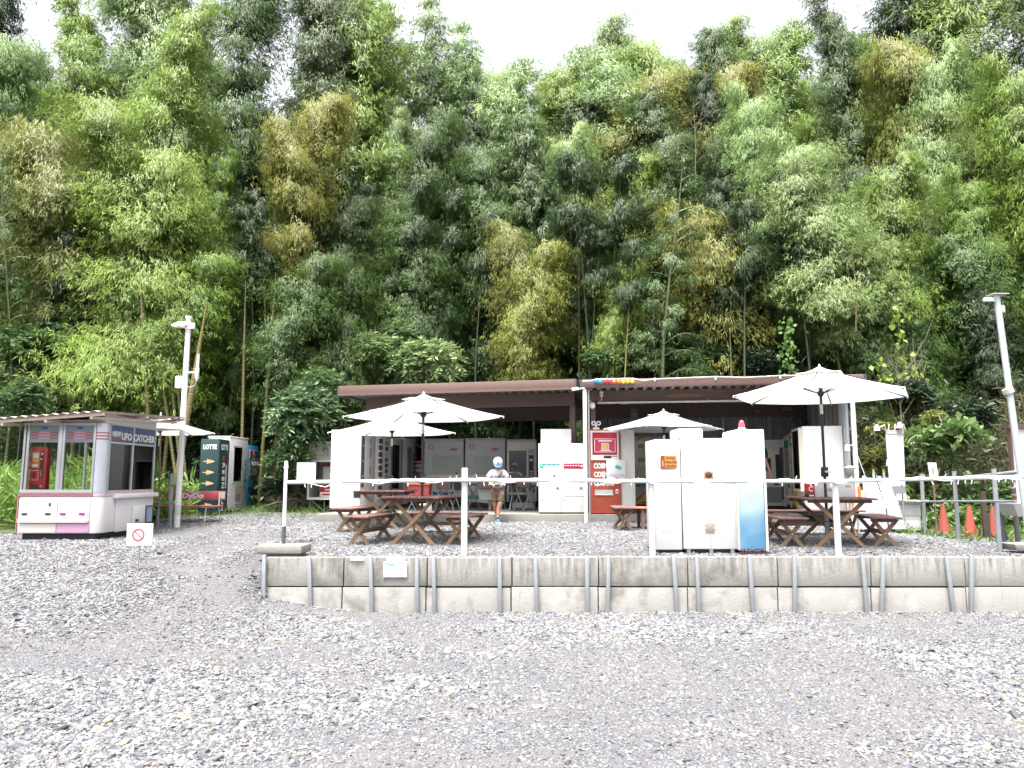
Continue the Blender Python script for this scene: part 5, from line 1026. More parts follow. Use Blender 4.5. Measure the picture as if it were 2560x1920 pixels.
m3 = N(tt, 'ShaderNodeMapRange'); m3.inputs[1].default_value = .3; m3.inputs[2].default_value = 1.6; tt.links.new(a_.outputs[0], m3.inputs[0]); tt.links.new(m3.outputs[0], cr.inputs[0])
n5 = N(tt, 'ShaderNodeTexNoise'); n5.inputs['Scale'].default_value = 40; n5.inputs['Detail'].default_value = 3; tt.links.new(tc.outputs['Object'], n5.inputs['Vector'])
rz_ = N(tt, 'ShaderNodeMapRange'); rz_.inputs[1].default_value = .13; rz_.inputs[2].default_value = .03; rz_.inputs[4].default_value = .30; tt.links.new(sx_.outputs[2], rz_.inputs[0])
ra_ = N(tt, 'ShaderNodeMath', operation='ADD'); tt.links.new(n5.outputs['Fac'], ra_.inputs[0]); tt.links.new(rz_.outputs[0], ra_.inputs[1])
rt = N(tt, 'ShaderNodeMapRange'); rt.inputs[1].default_value = .70; rt.inputs[2].default_value = .74; tt.links.new(ra_.outputs[0], rt.inputs[0])
mm = N(tt, 'ShaderNodeMix', data_type='RGBA'); mm.inputs[7].default_value = (.10, .05, .04, 1); tt.links.new(rt.outputs[0], mm.inputs[0]); tt.links.new(cr.outputs[0], mm.inputs[6]); tt.links.new(mm.outputs[2], pb.inputs['Base Color'])
RUST = mat('rust', (.10, .038, .024), .9, var=.5, scale=14, bump=.4); RUSTW = mat('rust_stained_plate', (.40, .29, .20), .7, var=.12, dirt=.9, dcol=(.38, .15, .06))
xa = lambda u, Y=10.65: at(u, 1300, Y).x
x0, x1, x2, x3 = xa(1640), xa(1705), xa(1708), xa(1843)
t = vm('vending_machine', 'narrow white machine back carrying the orange drink sign', ((x0 + x1) / 2, 10.66, .68), 0, x1 - x0, .72, 1.56, M_WHITE, foot=.04)
for z in (.27, 1.0): 
    for q in (-.09, -.05, .0): fp(t, 'screw_hole', M_BLACK, q, q + .01, z, z + .01, .002)
t = thing('tin_sign', 'small orange and brown drink sign on the narrow white machine back', 'sign', ((xa(1654) + xa(1695)) / 2, 10.655, at(1675, 1170, 10.65).z))
S().prism([(-.115, -.01), (-.11, .16), (-.10, .175), (.10, .17), (.115, .16), (.118, .01), (.105, .0), (-.10, -.012)], -.01, -.002).build('plate', mat('enamel_brown', (.26, .07, .03), .4), t); box('field', mat('enamel_orange', (.56, .26, .06), .4, var=.12), t, -.052, .108, -.013, -.0105, .004, .164); box('bottle_print', mat('bottle_print', (.55, .3, .2)), t, -.09, -.07, -.013, -.0105, .02, .10)
SB = mat('sign_brown_print', (.25, .04, .02), .5); text('ICE COLD', SB, t, .028, -.0145, .137, .032, sx=.9, wgt=.001); text('Coca-Cola', SB, t, .028, -.0145, .085, .052, sx=.74, shear=.35, wgt=.0012); text('SOLD HERE', SB, t, .028, -.0145, .03, .032, sx=.8, wgt=.001)
t = vm('vending_machine', 'broad white machine back with two rusty square plates', ((x2 + x3) / 2, 10.65, .68), 0, x3 - x2, .75, 1.575, M_WHITE, foot=.05)
fp(t, 'panel_seam', M_CREAM, -.36, .36, .952, .956, .004); fp(t, 'panel_seam', M_MGREY, -.006, -.003, .06, .952, .002)
for z0, m_ in ((.985, RUSTW), (.27, mat('faded_rust_plate', (.36, .31, .26), .7, dirt=.8, dcol=(.48, .24, .12)))):
    fp(t, 'vent_plate', m_, -.075, .065, z0, z0 + .14, .008, 0, .003)
    for i in range(3):
        for s_ in (-.068, .055): S().disc(s_, z0 + .012 + i * .058, .008, -.011, -.0085, 8).build('bolt', M_WHITE2, t)
S().lathe([(.001, -.014), (.03, -.0125), (.05, -.0115), (.055, -.0085)], n=14).build('rust_bloom', RUST, t, smooth=True).rotation_euler = (R(-90), 0, 0)
q = [c for c in t.children if c.name.startswith('rust_bloom')][0]; q.location = (-.005, 0.0, 1.065); q.rotation_euler = (R(-90), 0, 0); q.scale = (1, .75, 1)
for x_ in (-.2, -.14, .17, .23): S().disc(x_, 1.555, .010, -.004, 0, 8).build('rust_hole', RUST, t)
for x_ in (-.33, -.02, .27): S().box(x_, x_ + .05, .0, .05, -.01, .05).build('foot', M_MGREY, t)
t = thing('white_cabinet', 'white box cabinet on top of the broad white machine back', 'cabinet', (xa(1732), 10.68, 2.256)); S().box(-.18, .185, 0, .5, 0, .135).build('body', M_WHITE, t, bev=.02)
p = at(1838, 1084, 10.55); xb0, xb1 = xa(1849, 10.5), xa(1919, 10.5)
t = vm('vending_machine', 'pale blue machine back with rust along its foot and a red beacon', ((xb0 + xb1) / 2, 10.5, .68), R(-1), xb1 - xb0, .75, 1.69, BLU, foot=.03)
S().box(-(xb1 - xb0) / 2 - .002, -(xb1 - xb0) / 2 + .0, .01, .74, .05, 1.67).build('side_panel', M_WHITE, t); S().box(.15, .156, -.004, .001, .05, 1.0).build('door_seam', M_DGREY, t); S().box(.158, .19, -.006, .001, .04, 1.0).build('door_edge', M_WHITE, t); S().box(-.2, .205, -.02, .06, -.01, .02).build('rusty_sill', RUST, t); S().box(-.205, -.199, .1, .13, .1, 1.3).build('hinge_strip', M_CREAM, t)
t = thing('beacon_lamp', 'red dome beacon on top of the pale blue machine', 'lamp', (xa(1867, 10.6), 10.68, 2.369)); S().lathe([(.055, 0), (.055, .02), (.048, .03), (.048, .038)], n=16).build('base', M_WHITE2, t, smooth=True); S().lathe([(.045, .038), (.044, .07), (.036, .11), (.022, .135), (.004, .145)], n=16).build('dome', mat('red_dome', (.62, .10, .13), .15, var=.05), t, smooth=True)
# ------------------------------------------------------------------ picnic sets
WD_T = mat('red_brown_board', (.19, .10, .088), .6, var=.25, scale=5, dirt=.35, dcol=(.25, .19, .165)); WD_L = mat('orange_brown_timber', (.29, .185, .11), .65, var=.3, scale=7, dirt=.35, dcol=(.15, .11, .08)); WD_G = mat('greyed_timber', (.20, .15, .11), .7, var=.3, scale=6)
M_BOLT = mat('bolt_steel', (.6, .55, .4), .4, .6)
def xframe(t, y, w_, h, th=.028, wd=.055, spread=.78, s_=1):
    for k, q in enumerate((1, -1)):
        yy = y + (th / 2 + .001) * (1 if k else -1) * s_
        S().beam((-q * w_ / 2 * spread, yy, -.03), (q * w_ / 2 * spread, yy, h), th, wd, up=(0, 1, 0) if False else (0, 0, 1)).build('leg', WD_L if k else mat('leg_timber', (.25, .155, .095), .65, var=.3, scale=7, dirt=.4, dcol=(.32, .25, .2)), t)
    S().disc(0, h / 2 - .015, .012, y - s_ * .034 - .004, y - s_ * .034 + .004, 10).build('bolt', M_BOLT, t)
def picnic(kind, label, loc, rz, w_, l_, h, group):
    t = thing(kind, label, 'table' if kind == 'picnic_table' else 'bench', loc, rz, group)
    n = max(3, round(w_ / .125)); pw = w_ / n; rg = random.Random(hash(label) % 999 if False else len(label))
    for i in range(n):
        j = rg.uniform(-.012, .012)
        S().box(-w_ / 2 + i * pw + .004, -w_ / 2 + (i + 1) * pw - .004, -l_ / 2 + j, l_ / 2 + j, h - .028 + rg.uniform(-.002, .002), h).build('plank', WD_T, t, bev=.004)
    e = l_ / 2 - .16
    for y, s_ in ((-e, 1), (e, -1)):
        S().box(-w_ / 2 + .05, w_ / 2 - .05, y - .055 if s_ > 0 else y + .032, y - .032 if s_ > 0 else y + .055, h - .075, h - .030).build('cross_bar', WD_T, t)
        xframe(t, y, w_, h - .032, s_=s_, spread=.72 if kind == 'picnic_table' else .78)
    if kind == 'picnic_bench': S().beam((0, -e + .03, h * .44), (0, e - .03, h * .44), .03, .06).build('stretcher', WD_G, t)
    else: S().beam((0, -e + .03, h * .40), (0, e - .03, h * .40), .03, .05).build('stretcher', WD_G, t)
    return t
def ztr(x, y): return float(z_ter(x, y))
def P(kind, label, x, y, rz, w_, l_, h, group): return picnic(kind, label, (x, y, ztr(x, y)), rz, w_, l_, h, group)
GT, GB = 'red-brown picnic tables', 'red-brown picnic benches'
AX = lambda dx, dy: math.atan2(-dx, dy)
P('picnic_table', 'picnic table under the large left parasol', -1.44, 12.3, AX(.22, 1), .95, 1.15, .72, GT)
P('picnic_table', 'picnic table under the far left parasol, mostly behind the nearer table', -2.5, 15.3, AX(.1, 1), 1.0, 1.25, .72, GT)
P('picnic_table', 'picnic table with a white box and red can under the right parasol', 4.92, 11.95, AX(.10, 1), 1.02, 1.3, .72, GT)
P('picnic_bench', 'nearest bench left of the large left parasol', -2.22, 12.25, AX(.25, 1), .42, 1.25, .43, GB)
P('picnic_bench', 'bench right of the large left parasol, behind the fence post', -.74, 12.3, AX(.25, 1), .42, 1.2, .43, GB)
P('picnic_bench', 'far bench in front of the plain white machine side', -2.96, 14.5, AX(.22, 1), .42, 1.15, .43, GB)
P('picnic_bench', 'bench seen end-on in front of the orange machine', 2.12, 14.75, AX(.05, 1), .42, 1.1, .43, GB)
P('picnic_bench', 'bench directly behind the pale blue machine back', 4.2, 12.0, AX(.05, 1), .44, 1.25, .43, GB)
P('picnic_bench', 'rightmost bench, by the white water stand', 5.70, 12.05, AX(.22, 1), .44, 1.25, .43, GB)
P('picnic_bench', 'long bench behind the table with the white box', 5.2, 13.4, AX(1, 0), .40, 1.75, .43, GB)
P('picnic_bench', 'bench glimpsed through the legs of the large left parasol table', -1.35, 14.0, AX(1, -.1), .42, 1.2, .36, GB)
t = thing('slatted_stand', 'low red-brown slatted stand beside the end-on bench', 'stand', (2.75, 14.9, ztr(2.6, 14.9)))
for k_ in range(4): S().box(-.42, .42, -.3 + k_ * .15, -.16 + k_ * .15, .385, .41).build('plank', mat('orange_slat', (.38, .16, .08), .6, var=.2), t, bev=.003)
for x in (-.26, .02, .30):
    for y in (-.24, .24): S().box(x - .03, x + .03, y - .03, y + .03, 0, .383).build('leg', WD_T, t)
for y in (-.1, .1): S().box(-.23, .28, y - .04, y + .04, .10, .13).build('shelf_slat', mat('orange_slat', (.38, .16, .08)), t)
t = thing('carton', 'white carton with tan print on the right picnic table', 'box', (4.98, 11.95, ztr(4.98, 11.95) + .722), R(4)); S().box(-.33, .30, -.12, .14, 0, .21).build('carton', M_PAPER, t, bev=.004); S().prism([(-.16, .10), (-.09, .14), (.06, .06), (-.02, .07)], -.124, -.121).build('print', mat('tan_print2', (.62, .38, .2)), t); box('print', mat('tan_print2', (.62, .38, .2)), t, .16, .24, -.124, -.121, .15, .18)
t = thing('snack_pack', 'red and black carton end on the right picnic table', 'packet', (4.575, 11.8, ztr(4.5, 11.8) + .722), R(4)); S().box(-.055, .055, -.06, .06, 0, .055).build('black_base', M_BLACK, t, bev=.003); S().box(-.055, .055, -.06, .06, .056, .21).build('red_body', M_RED, t, bev=.004)
ringm = S(); nn = 16
ringm.add([(r_ * math.cos(a), y, .13 + r_ * math.sin(a)) for y in (-.065, -.0615) for r_ in (.042, .026) for a in [i * .32 + .6 for i in range(nn)]], [(i, i + 1, nn + i + 1, nn + i) for i in range(nn - 1)] + [(2 * nn + i, 3 * nn + i, 3 * nn + i + 1, 2 * nn + i + 1) for i in range(nn - 1)]).build('letter_print', M_WPRINT, t)
for k_ in range(3): box('print', M_WPRINT, t, -.035 + k_ * .025, -.017 + k_ * .025, -.063, -.0605, .015, .04)
# ------------------------------------------------------------------ parasols
M_CANV = leaf_mat('canvas', .35); M_CANV = bpy.data.materials.new('white_canvas'); M_CANV.use_nodes = True; tt = M_CANV.node_tree; tt.nodes.clear()
o_ = N(tt, 'ShaderNodeOutputMaterial'); d_ = N(tt, 'ShaderNodeBsdfDiffuse'); d_.inputs[0].default_value = (.79, .80, .80, 1); tr_ = N(tt, 'ShaderNodeBsdfTranslucent'); tr_.inputs[0].default_value = (.80, .80, .79, 1); mx_ = N(tt, 'ShaderNodeMixShader'); mx_.inputs[0].default_value = .5
nz_ = N(tt, 'ShaderNodeTexNoise'); nz_.inputs['Scale'].default_value = 5; bp_ = N(tt, 'ShaderNodeBump'); bp_.inputs['Strength'].default_value = .12; tt.links.new(nz_.outputs['Fac'], bp_.inputs['Height']); tt.links.new(bp_.outputs[0], d_.inputs['Normal'])
tt.links.new(d_.outputs[0], mx_.inputs[1]); tt.links.new(tr_.outputs[0], mx_.inputs[2]); tt.links.new(mx_.outputs[0], o_.inputs[0])
M_POLE = mat('charcoal_pole', (.045, .045, .05), .4, .3, var=.1)
def canopy_mesh(Rr, rise, n=6, a0=0, seg=6, sag=.05, thick=.006):
    s = S(); vs = []; fs = []
    for lay in (0, 1):
        off = lay * -thick; base = len(vs)
        vs.append((0, 0, rise + off))
        for q in range(1, seg + 1):
            t_ = q / seg
            for i in range(n):
                for w_ in (0, .25, .5, .75):
                    a = a0 + (i + w_) * 2 * math.pi / n; k = math.cos(math.pi / n) / math.cos((w_ - .5) * 2 * math.pi / n)      # straight hem between ribs
                    k = k + .0 if w_ else 1
                    dz = -sag * math.sin(math.pi * w_) * (t_ * (1.25 - t_)) * 1.2
                    z = rise * (1 - t_) - .03 * math.sin(math.pi * t_) + dz
                    vs.append((Rr * t_ * k * math.cos(a), Rr * t_ * k * math.sin(a), z + off))
        m_ = n * 4
        fs += [(base, base + 1 + i, base + 1 + (i + 1) % m_) for i in range(m_)]
        for q in range(seg - 1):
            b0 = base + 1 + q * m_; fs += [(b0 + i, b0 + m_ + i, b0 + m_ + (i + 1) % m_, b0 + (i + 1) % m_) for i in range(m_)]
    m_ = n * 4; h = len(vs) // 2; r0 = 1 + (seg - 1) * m_
    fs += [(r0 + i, r0 + (i + 1) % m_, h + r0 + (i + 1) % m_, h + r0 + i) for i in range(m_)]
    return s.add(vs, fs)
def parasol(label, x, y, zg, ztip, zap, Rr, a0, lean=(0, 0), sleeve=M_MGREY, crank=True, pm=None, vent=True):
    t = thing('parasol', label, 'parasol', (x, y, zg), 0, 'white parasols'); hz, rise = ztip - zg, zap - ztip; pm = pm or M_POLE
    lx, ly = lean; H_ = hz + rise
    S().tube([(0, 0, -.1), (0, 0, .55)], .036, 12).build('ground_sleeve', sleeve, t, smooth=True)
    for z in (.36, .52): S().tube([(0, 0, z), (0, 0, z + .012)], .038, 12).build('sleeve_band', M_BLACK, t, smooth=True)
    S().tube([(0, 0, .45), (0, 0, hz * .62), (lx * .3, ly * .3, hz * .66), (lx, ly, H_ - .03)], .021, 12).build('pole', pm, t, smooth=True)
    c = canopy_mesh(Rr, rise, 6, a0).build('canopy', M_CANV, t, smooth=True); c.location = (lx, ly, hz); 
    if vent: v_ = canopy_mesh(Rr * .27, rise * .25, 6, a0, 3, .01).build('vent_cap', M_CANV, t, smooth=True); v_.location = (lx, ly, hz + rise * .79)
    S().lathe([(.012, 0), (.02, .015), (.012, .04), (.003, .05)], (lx, ly, hz + rise + .0), 8).build('finial', M_WHITE2, t)
    hub = hz + rise * .10; S().lathe([(.03, -.05), (.05, -.02), (.05, .02), (.03, .04)], (lx, ly, hub), 10).build('hub', pm, t, smooth=True)
    for i in range(6):
        a = a0 + i * math.pi / 3; ca, sa = math.cos(a), math.sin(a)
        S().beam((lx + ca * .03, ly + sa * .03, hz + rise - .035), (lx + ca * Rr * .985, ly + sa * Rr * .985, hz - .016), .014, .018).build('rib', M_POLE, t)
        S().beam((lx + ca * .045, ly + sa * .045, hub), (lx + ca * Rr * .42, ly + sa * Rr * .42, hz + rise * .56 - .01), .012, .014).build('strut', M_POLE, t)
        S().lathe([(.013, -.02), (.016, .0), (.010, .02)], (lx + ca * Rr * .99, ly + sa * Rr * .99, hz - .012), 6).build('rib_tip', M_WHITE2, t)
    if crank:
        S().box(-.045, .045, -.05, .045, hz * .455, hz * .455 + .15).build('crank_box', M_BLACK, t, bev=.015); S().beam((.01, -.065, hz * .455 + .08), (.11, -.065, hz * .455 + .07), .022, .03).build('crank_handle', M_WHITE2, t, bev=.004); S().tube([(0, -.05, hz * .455 + .08), (0, -.075, hz * .455 + .08)], .018, 8).build('crank_axle', M_LGREY, t)
    S().tube([(lx * .86, ly * .86, hz - .28), (lx * .9, ly * .9, hz - .13)], .024, 12).build('pole_label', M_CREAM, t, smooth=True)
    return t
parasol('large left parasol in front of the left shed', -1.45, 12.4, ztr(-1.45, 12.4), 2.70, 3.06, 1.32, .0)
parasol('far left parasol, half under the large left one', -2.46, 15.6, ztr(-2.46, 15.6), 2.62, 2.98, 1.30, .10)
parasol('middle parasol in front of the right shed', 3.2, 16.0, ztr(3.2, 16.0), 2.72, 3.10, 1.28, .06)
parasol('right parasol over the table with the white box', 4.78, 11.7, ztr(4.78, 11.7), 2.96, 3.41, 1.37, .02)
parasol('dingy parasol leaning behind the claw-game booth', -7.13, 15.5, ztr(-4, 15.5), 2.62, 2.98, 1.05, .3, lean=(-.05, 0), pm=mat('weathered_pole', (.25, .17, .11), .6), crank=False, vent=False)
# ------------------------------------------------------------------ under the left shed: stools, tubs, planters
def stool(label, x, y, rz, h=.62, seat=M_DGREY):
    t = thing('folding_stool', label, 'stool', (x, y, .92), rz, 'folding stools under the left shed')
    S().lathe([(.02, h - .03), (.15, h - .03), (.16, h - .015), (.14, h), (.02, h)], n=14).build('seat', seat, t, smooth=True)
    for s_ in (-1, 1):
        S().tube([(-.13, s_ * .12, h - .03), (.17, s_ * .13, .01)], .011, 6).build('leg', M_GALV, t); S().tube([(.13, s_ * .10, h - .03), (-.17, s_ * .11, .01)], .011, 6).build('leg', M_GALV, t)
    S().tube([(.17, -.13, .012), (.17, .13, .012)], .011, 6).build('foot_bar', M_GALV, t); S().tube([(-.17, -.11, .012), (-.17, .11, .012)], .011, 6).build('foot_bar', M_GALV, t)
    return t
stool('grey stool in front of the keypad machine', .42, 18.9, .1, .60); stool('stool standing behind the boy at his right knee', -.10, 18.3, 1.2, .62); stool('stool in front of the right rice machine', -.95, 18.9, .2, .62); stool('stool in front of the left rice machine', -1.75, 18.9, -.3, .60, M_MGREY)
def tub(label, x, y, z, w_, d_, h, m_, rim, legs=False):
    t = thing('planter_tub', label, 'tub', (x, y, z), LR * .3, 'tubs and pots under the left shed'); b, a = w_ / 2 * .88, w_ / 2; c_, e = d_ / 2 * .88, d_ / 2
    S().add([(-b, -c_, 0), (b, -c_, 0), (b, c_, 0), (-b, c_, 0), (-a, -e, h), (a, -e, h), (a, e, h), (-a, e, h)], [(0, 3, 2, 1), (0, 1, 5, 4), (1, 2, 6, 5), (2, 3, 7, 6), (3, 0, 4, 7)]).build('tub', m_, t)
    s = S(); s.box(-a - .015, a + .015, -e - .015, -e + .012, h - .02, h + .02); s.box(-a - .015, a + .015, e - .012, e + .015, h - .02, h + .02); s.box(-a - .015, -a + .012, -e + .012, e - .012, h - .02, h + .02); s.box(a - .012, a + .015, -e + .012, e - .012, h - .02, h + .02); s.build('rim', rim, t)
    box('filling', M_DARK, t, -a + .02, a - .02, -e + .02, e - .02, h - .06, h - .045)
    if legs:
        for x_ in (-b * .8, b * .8): S().tube([(x_ - .05, -.06, 0), (x_ + .12, -.06, -z + .92)], .012, 6).build('leg', M_GALV, t); S().tube([(x_ + .05, .06, 0), (x_ - .12, .06, -z + .92)], .012, 6).build('leg', M_GALV, t)
    return t
BRT = mat('speckled_brown_tub', (.15, .085, .07), .7, var=.4, scale=30)
tub('red tub with orange ends on a stand in the left shed', -2.15, 17.9, 1.22, .52, .4, .34, mat('dull_red_tub', (.36, .06, .07), .6), mat('orange_rim', (.55, .2, .08), .6), True)
tub('brown tub in front of the left rice machine', -1.62, 18.4, 1.42, .36, .3, .2, BRT, M_DARK, True); tub('black basket between the tubs in the left shed', -1.25, 18.5, 1.40, .3, .3, .22, M_BLACK, M_DGREY, True)
tub('brown speckled tub beside the boy', -.52, 18.2, 1.46, .62, .45, .26, BRT, mat('brown_rim', (.2, .13, .11)), False); t = bpy.data.objects['planter_tub.003']; S().box(-.25, .25, -.12, .12, -.28, -.002).build('pedestal', M_MGREY, t); S().box(-.03, .03, -.03, .03, -.54, -.28).build('stem', mat('rust_stem', (.3, .17, .12)), t)
tub('small brown tub right of the boy', .28, 18.2, 1.48, .36, .3, .2, BRT, M_DARK, True)
t = thing('stone_block', 'pale stone lying on the slab under the red tub', 'stone', (-1.95, 17.3, .92), .2); S().box(-.14, .14, -.1, .1, 0, .2).build('stone', M_CREAM, t, bev=.03)
# ------------------------------------------------------------------ water stand and odds on the right
p = gnd(2270, 1325, .70); t = thing('water_stand', 'white water stand with a sink top and tall back panel', 'stand', (p.x - .02, p.y + .05, .66))
S().box(-.82, .30, 0, .62, .02, .22).build('lower_box', M_WHITE, t, bev=.01); S().box(-.82, .30, .01, .62, .225, .30).build('middle_band', M_WHITE2, t); S().box(-.84, .32, .0, .64, .305, .52).build('upper_box', M_WHITE, t, bev=.008)
S().add([(-.80, -.16, .60), (.44, -.10, .585), (.30, .1, .47), (-.62, .1, .50), (-.80, -.16, .63), (.44, -.10, .615), (.36, .62, .60), (-.8, .62, .62)], [(0, 1, 2, 3), (0, 4, 5, 1), (4, 7, 6, 5), (1, 5, 6, 2), (2, 6, 7, 3), (3, 7, 4, 0)]).build('sink_top', M_WHITE2, t)
for x in (-.36, -.06): S().prism([(x - .035, .03), (x + .035, .03), (x + .035, .09), (x + .02, .12), (x - .02, .12), (x - .035, .09)], -.006, -.001).build('drain_hole', M_BLACK, t)
S().add([(-.02, .2, .6), (.16, .2, .6), (.12, .2, 1.55), (.0, .2, 1.55), (-.02, .26, .6), (.16, .26, .6), (.12, .26, 1.55), (.0, .26, 1.55)], [(0, 3, 2, 1), (4, 5, 6, 7), (0, 1, 5, 4), (1, 2, 6, 5), (2, 3, 7, 6), (3, 0, 4, 7)]).build('back_post', M_WHITE2, t); S().box(-.02, .12, .19, .27, 1.55, 1.66).build('post_cap', M_DGREY, t); S().tube([(-.06, .18, .6), (-.06, .18, 1.18)], .012, 6).build('pipe', M_GALV, t); S().box(-.09, .02, .12, .19, 1.0, 1.22).build('tap_box', M_WHITE2, t, bev=.006); box('red_label', M_RPRINT, t, -.07, 0, .116, .119, 1.14, 1.19); S().tube([(.0, .17, 1.4), (-.12, .15, 1.41), (-.2, .15, 1.38), (-.21, .15, 1.28)], .018, 8).build('tap', M_WHITE2, t, smooth=True); S().box(.30, .36, .1, .5, .02, .45).build('side_prop', M_CREAM, t)
p = at(2243, 1180, 14.6); t = thing('lamp_panel', 'tall white panel with two spotlights on top by the water stand', 'panel', (p.x, 14.6, .68)); S().add([(-.15, 0, .85), (.14, 0, .9), (.16, 0, 1.85), (-.17, 0, 1.85), (-.15, .03, .85), (.14, .03, .9), (.16, .03, 1.85), (-.17, .03, 1.85)], [(0, 3, 2, 1), (4, 5, 6, 7), (0, 1, 5, 4), (1, 2, 6, 5), (2, 3, 7, 6), (3, 0, 4, 7)]).build('panel', M_WHITE2, t); S().box(-.16, .17, -.01, .04, 1.85, 1.93).build('head', M_GREYP, t); S().box(-.14, .14, .0, .03, .72, .86).build('foot_plate', M_MGREY, t)
for x in (-.1, .1): S().tube([(x, .05, 0), (x, .05, .9)], .018, 8).build('leg', M_GALV, t)
for x0, x1, z in ((-.17, -.42, 1.98), (.2, .02, 2.03)): S().tube([(x0, 0, 1.93), (x0 - .03, -.02, 2.02), (x1 + .1, -.05, z)], .014, 6).build('arm', M_CREAM, t); S().lathe([(.02, .05), (.035, .03), (.06, -.06), (.055, -.07)], (x1 + .05, -.06, z), 10).build('spotlight', M_WHITE2, t, smooth=True)
for x in (-.12, .0, .1, .16): S().tube([(x, 0, 1.93), (x + .02, 0, 2.05)], .012, 6).build('clip', M_CREAM, t)
p = at(2130, 1195, 15.2); t = thing('hand_pump', 'grey water pump with a fat pipe beside the white machine', 'pump', (p.x - .05, 15.2, .68)); S().lathe([(.06, .0), (.06, .75), (.10, .78), (.10, .84), (.07, .86), (.07, 1.05), (.11, 1.1), (.12, 1.22), (.05, 1.26)], (.02, 0, 0), 12).build('body', mat('old_grey_pump', (.32, .31, .28), .6), t, smooth=True); S().tube([(.05, 0, .72), (.18, -.03, .68), (.40, -.03, .72), (.58, -.03, .78)], [.07, .085, .085, .08], 12).build('spout', M_GREYP, t, smooth=True); S().beam((.05, 0, .93), (.68, -.02, .95), .03, .04).build('handle', M_LGREY, t); S().tube([(.12, 0, 1.1), (.13, 0, 1.5)], .025, 8).build('rod', M_WHITE2, t); S().lathe([(.02, .06), (.05, .03), (.055, -.06)], (-.02, -.02, 1.62), 10).build('spotlight', M_WHITE2, t, smooth=True); S().tube([(-.02, 0, 1.66), (.1, 0, 1.66), (.13, 0, 1.5)], .014, 6).build('arm', M_CREAM, t); S().tube([(.13, -.01, 1.62), (.22, -.03, 1.3), (.3, -.03, 1.05), (.5, -.03, .85), (.62, -.05, .6)], .008, 5).build('cable', M_WHITE2, t, smooth=True)
for i, (u, v0, lab) in enumerate(((2183, 1168, 'left of two blue-grey pipes with black caps behind the bin'), (2209, 1169, 'right of two blue-grey pipes with black caps behind the bin'))):
    p = at(u, v0, 14.9); t = thing('capped_pipe', lab, 'pipe', (p.x, 14.9, .66), 0, 'capped pipes'); h_ = p.z - .66
    S().tube([(0, 0, 0), (0, 0, h_ - .1)], .024, 8).build('pipe', mat('blue_grey_pipe', (.40, .55, .60), .5), t, smooth=True); S().tube([(0, 0, h_ - .1), (0, 0, h_ - .02)], .025, 8).build('yellow_band', M_YEL, t, smooth=True); S().tube([(0, 0, h_ - .02), (0, 0, h_ + .02)], .042, 8).build('cap', M_BLACK, t, smooth=True)
for i, (u, v0, v1, Y, lab) in enumerate(((2138, 1172, 1345, 13.6, 'thin white pipe rising beside the pump'), (2159, 1189, 1300, 14.2, 'thin white pipe left of the short white post'), (2199, 1190, 1300, 14.4, 'short white post in front of the capped pipes'))):
    p = at(u, v0, Y); t = thing('thin_pipe', lab, 'pipe', (p.x, Y, .62), 0, 'thin pipes by the pump'); S().tube([(0, 0, 0), (0, 0, p.z - .62)], .018 + .006 * i, 8).build('pipe', M_WHITE2, t, smooth=True)
p = gnd(2205, 1290, .95); t = thing('plastic_bin', 'square bin under a clear plastic sheet beside the water stand', 'bin', (at(2205, 1280, 14.0).x, 14.0, .68)); S().add([(-.48, 0, .1), (.42, 0, .1), (.42, .4, .1), (-.48, .4, .1), (-.34, 0, .62), (.30, 0, .62), (.30, .4, .62), (-.34, .4, .62)], [(0, 3, 2, 1), (4, 5, 6, 7), (0, 1, 5, 4), (1, 2, 6, 5), (2, 3, 7, 6), (3, 0, 4, 7)]).build('plastic_sheet', mat('crumpled_plastic', (.58, .60, .63), .25, var=.22, scale=7, bump=.9, bscale=9), t); S().add([(-.22, .05, .62), (.30, .05, .62), (.24, .2, 1.0), (-.22, .2, 1.0), (-.22, .08, .62), (.30, .08, .62), (.24, .23, 1.0), (-.22, .23, 1.0)], [(0, 3, 2, 1), (4, 5, 6, 7), (0, 1, 5, 4), (1, 2, 6, 5), (2, 3, 7, 6), (3, 0, 4, 7)]).build('lid', M_WHITE2, t); S().tube([(.02, .18, 1.01), (.08, .0, .45), (.10, -.01, .12)], .010, 5).build('strap', M_BLACK, t)
p = at(2141, 1235, 14.3); t = thing('orange_board', 'small orange board leaning by the thin pipes', 'board', (p.x, 14.3, .68)); box('board', mat('orange_board', (.62, .24, .04), .6), t, -.09, .09, 0, .015, .40, .86); box('print', M_RPRINT, t, -.03, -.02, -.003, -.001, .6, .82); box('print', M_RPRINT, t, .03, .04, -.003, -.001, .6, .82); S().box(-.01, .01, .016, .03, 0, .42).build('stake', WD_G, t)
def cone(label, u, v, z, h=.70, m_=None, lean=0):
    g = gnd(u, v, z); t = thing('traffic_cone', label, 'cone', tuple(g), 0, 'orange traffic cones'); t.rotation_euler = (0, lean, 0)
    m_ = m_ or mat('faded_orange_cone', (.36, .085, .06), .5, var=.12, scale=4)
    S().lathe([(.112, .03), (.108, .05), (.036, h - .03), (.033, h), (.016, h + .002)], n=18).build('cone', m_, t, smooth=True); S().box(-.135, .135, -.135, .135, 0, .03).build('base', m_, t, bev=.01)
cone('first orange cone right of the water stand, in the weeds', 2361, 1333, .64, .55); cone('second orange cone, between the two bent fence posts', 2428, 1345, .60, .58, m_=mat('bright_orange_cone', (.44, .10, .065), .5, var=.08)); cone('orange cone touching the dark wooden post', 2487, 1346, .60, .58); cone('orange cone half hidden behind the water stand', 2245, 1296, .75, .9)
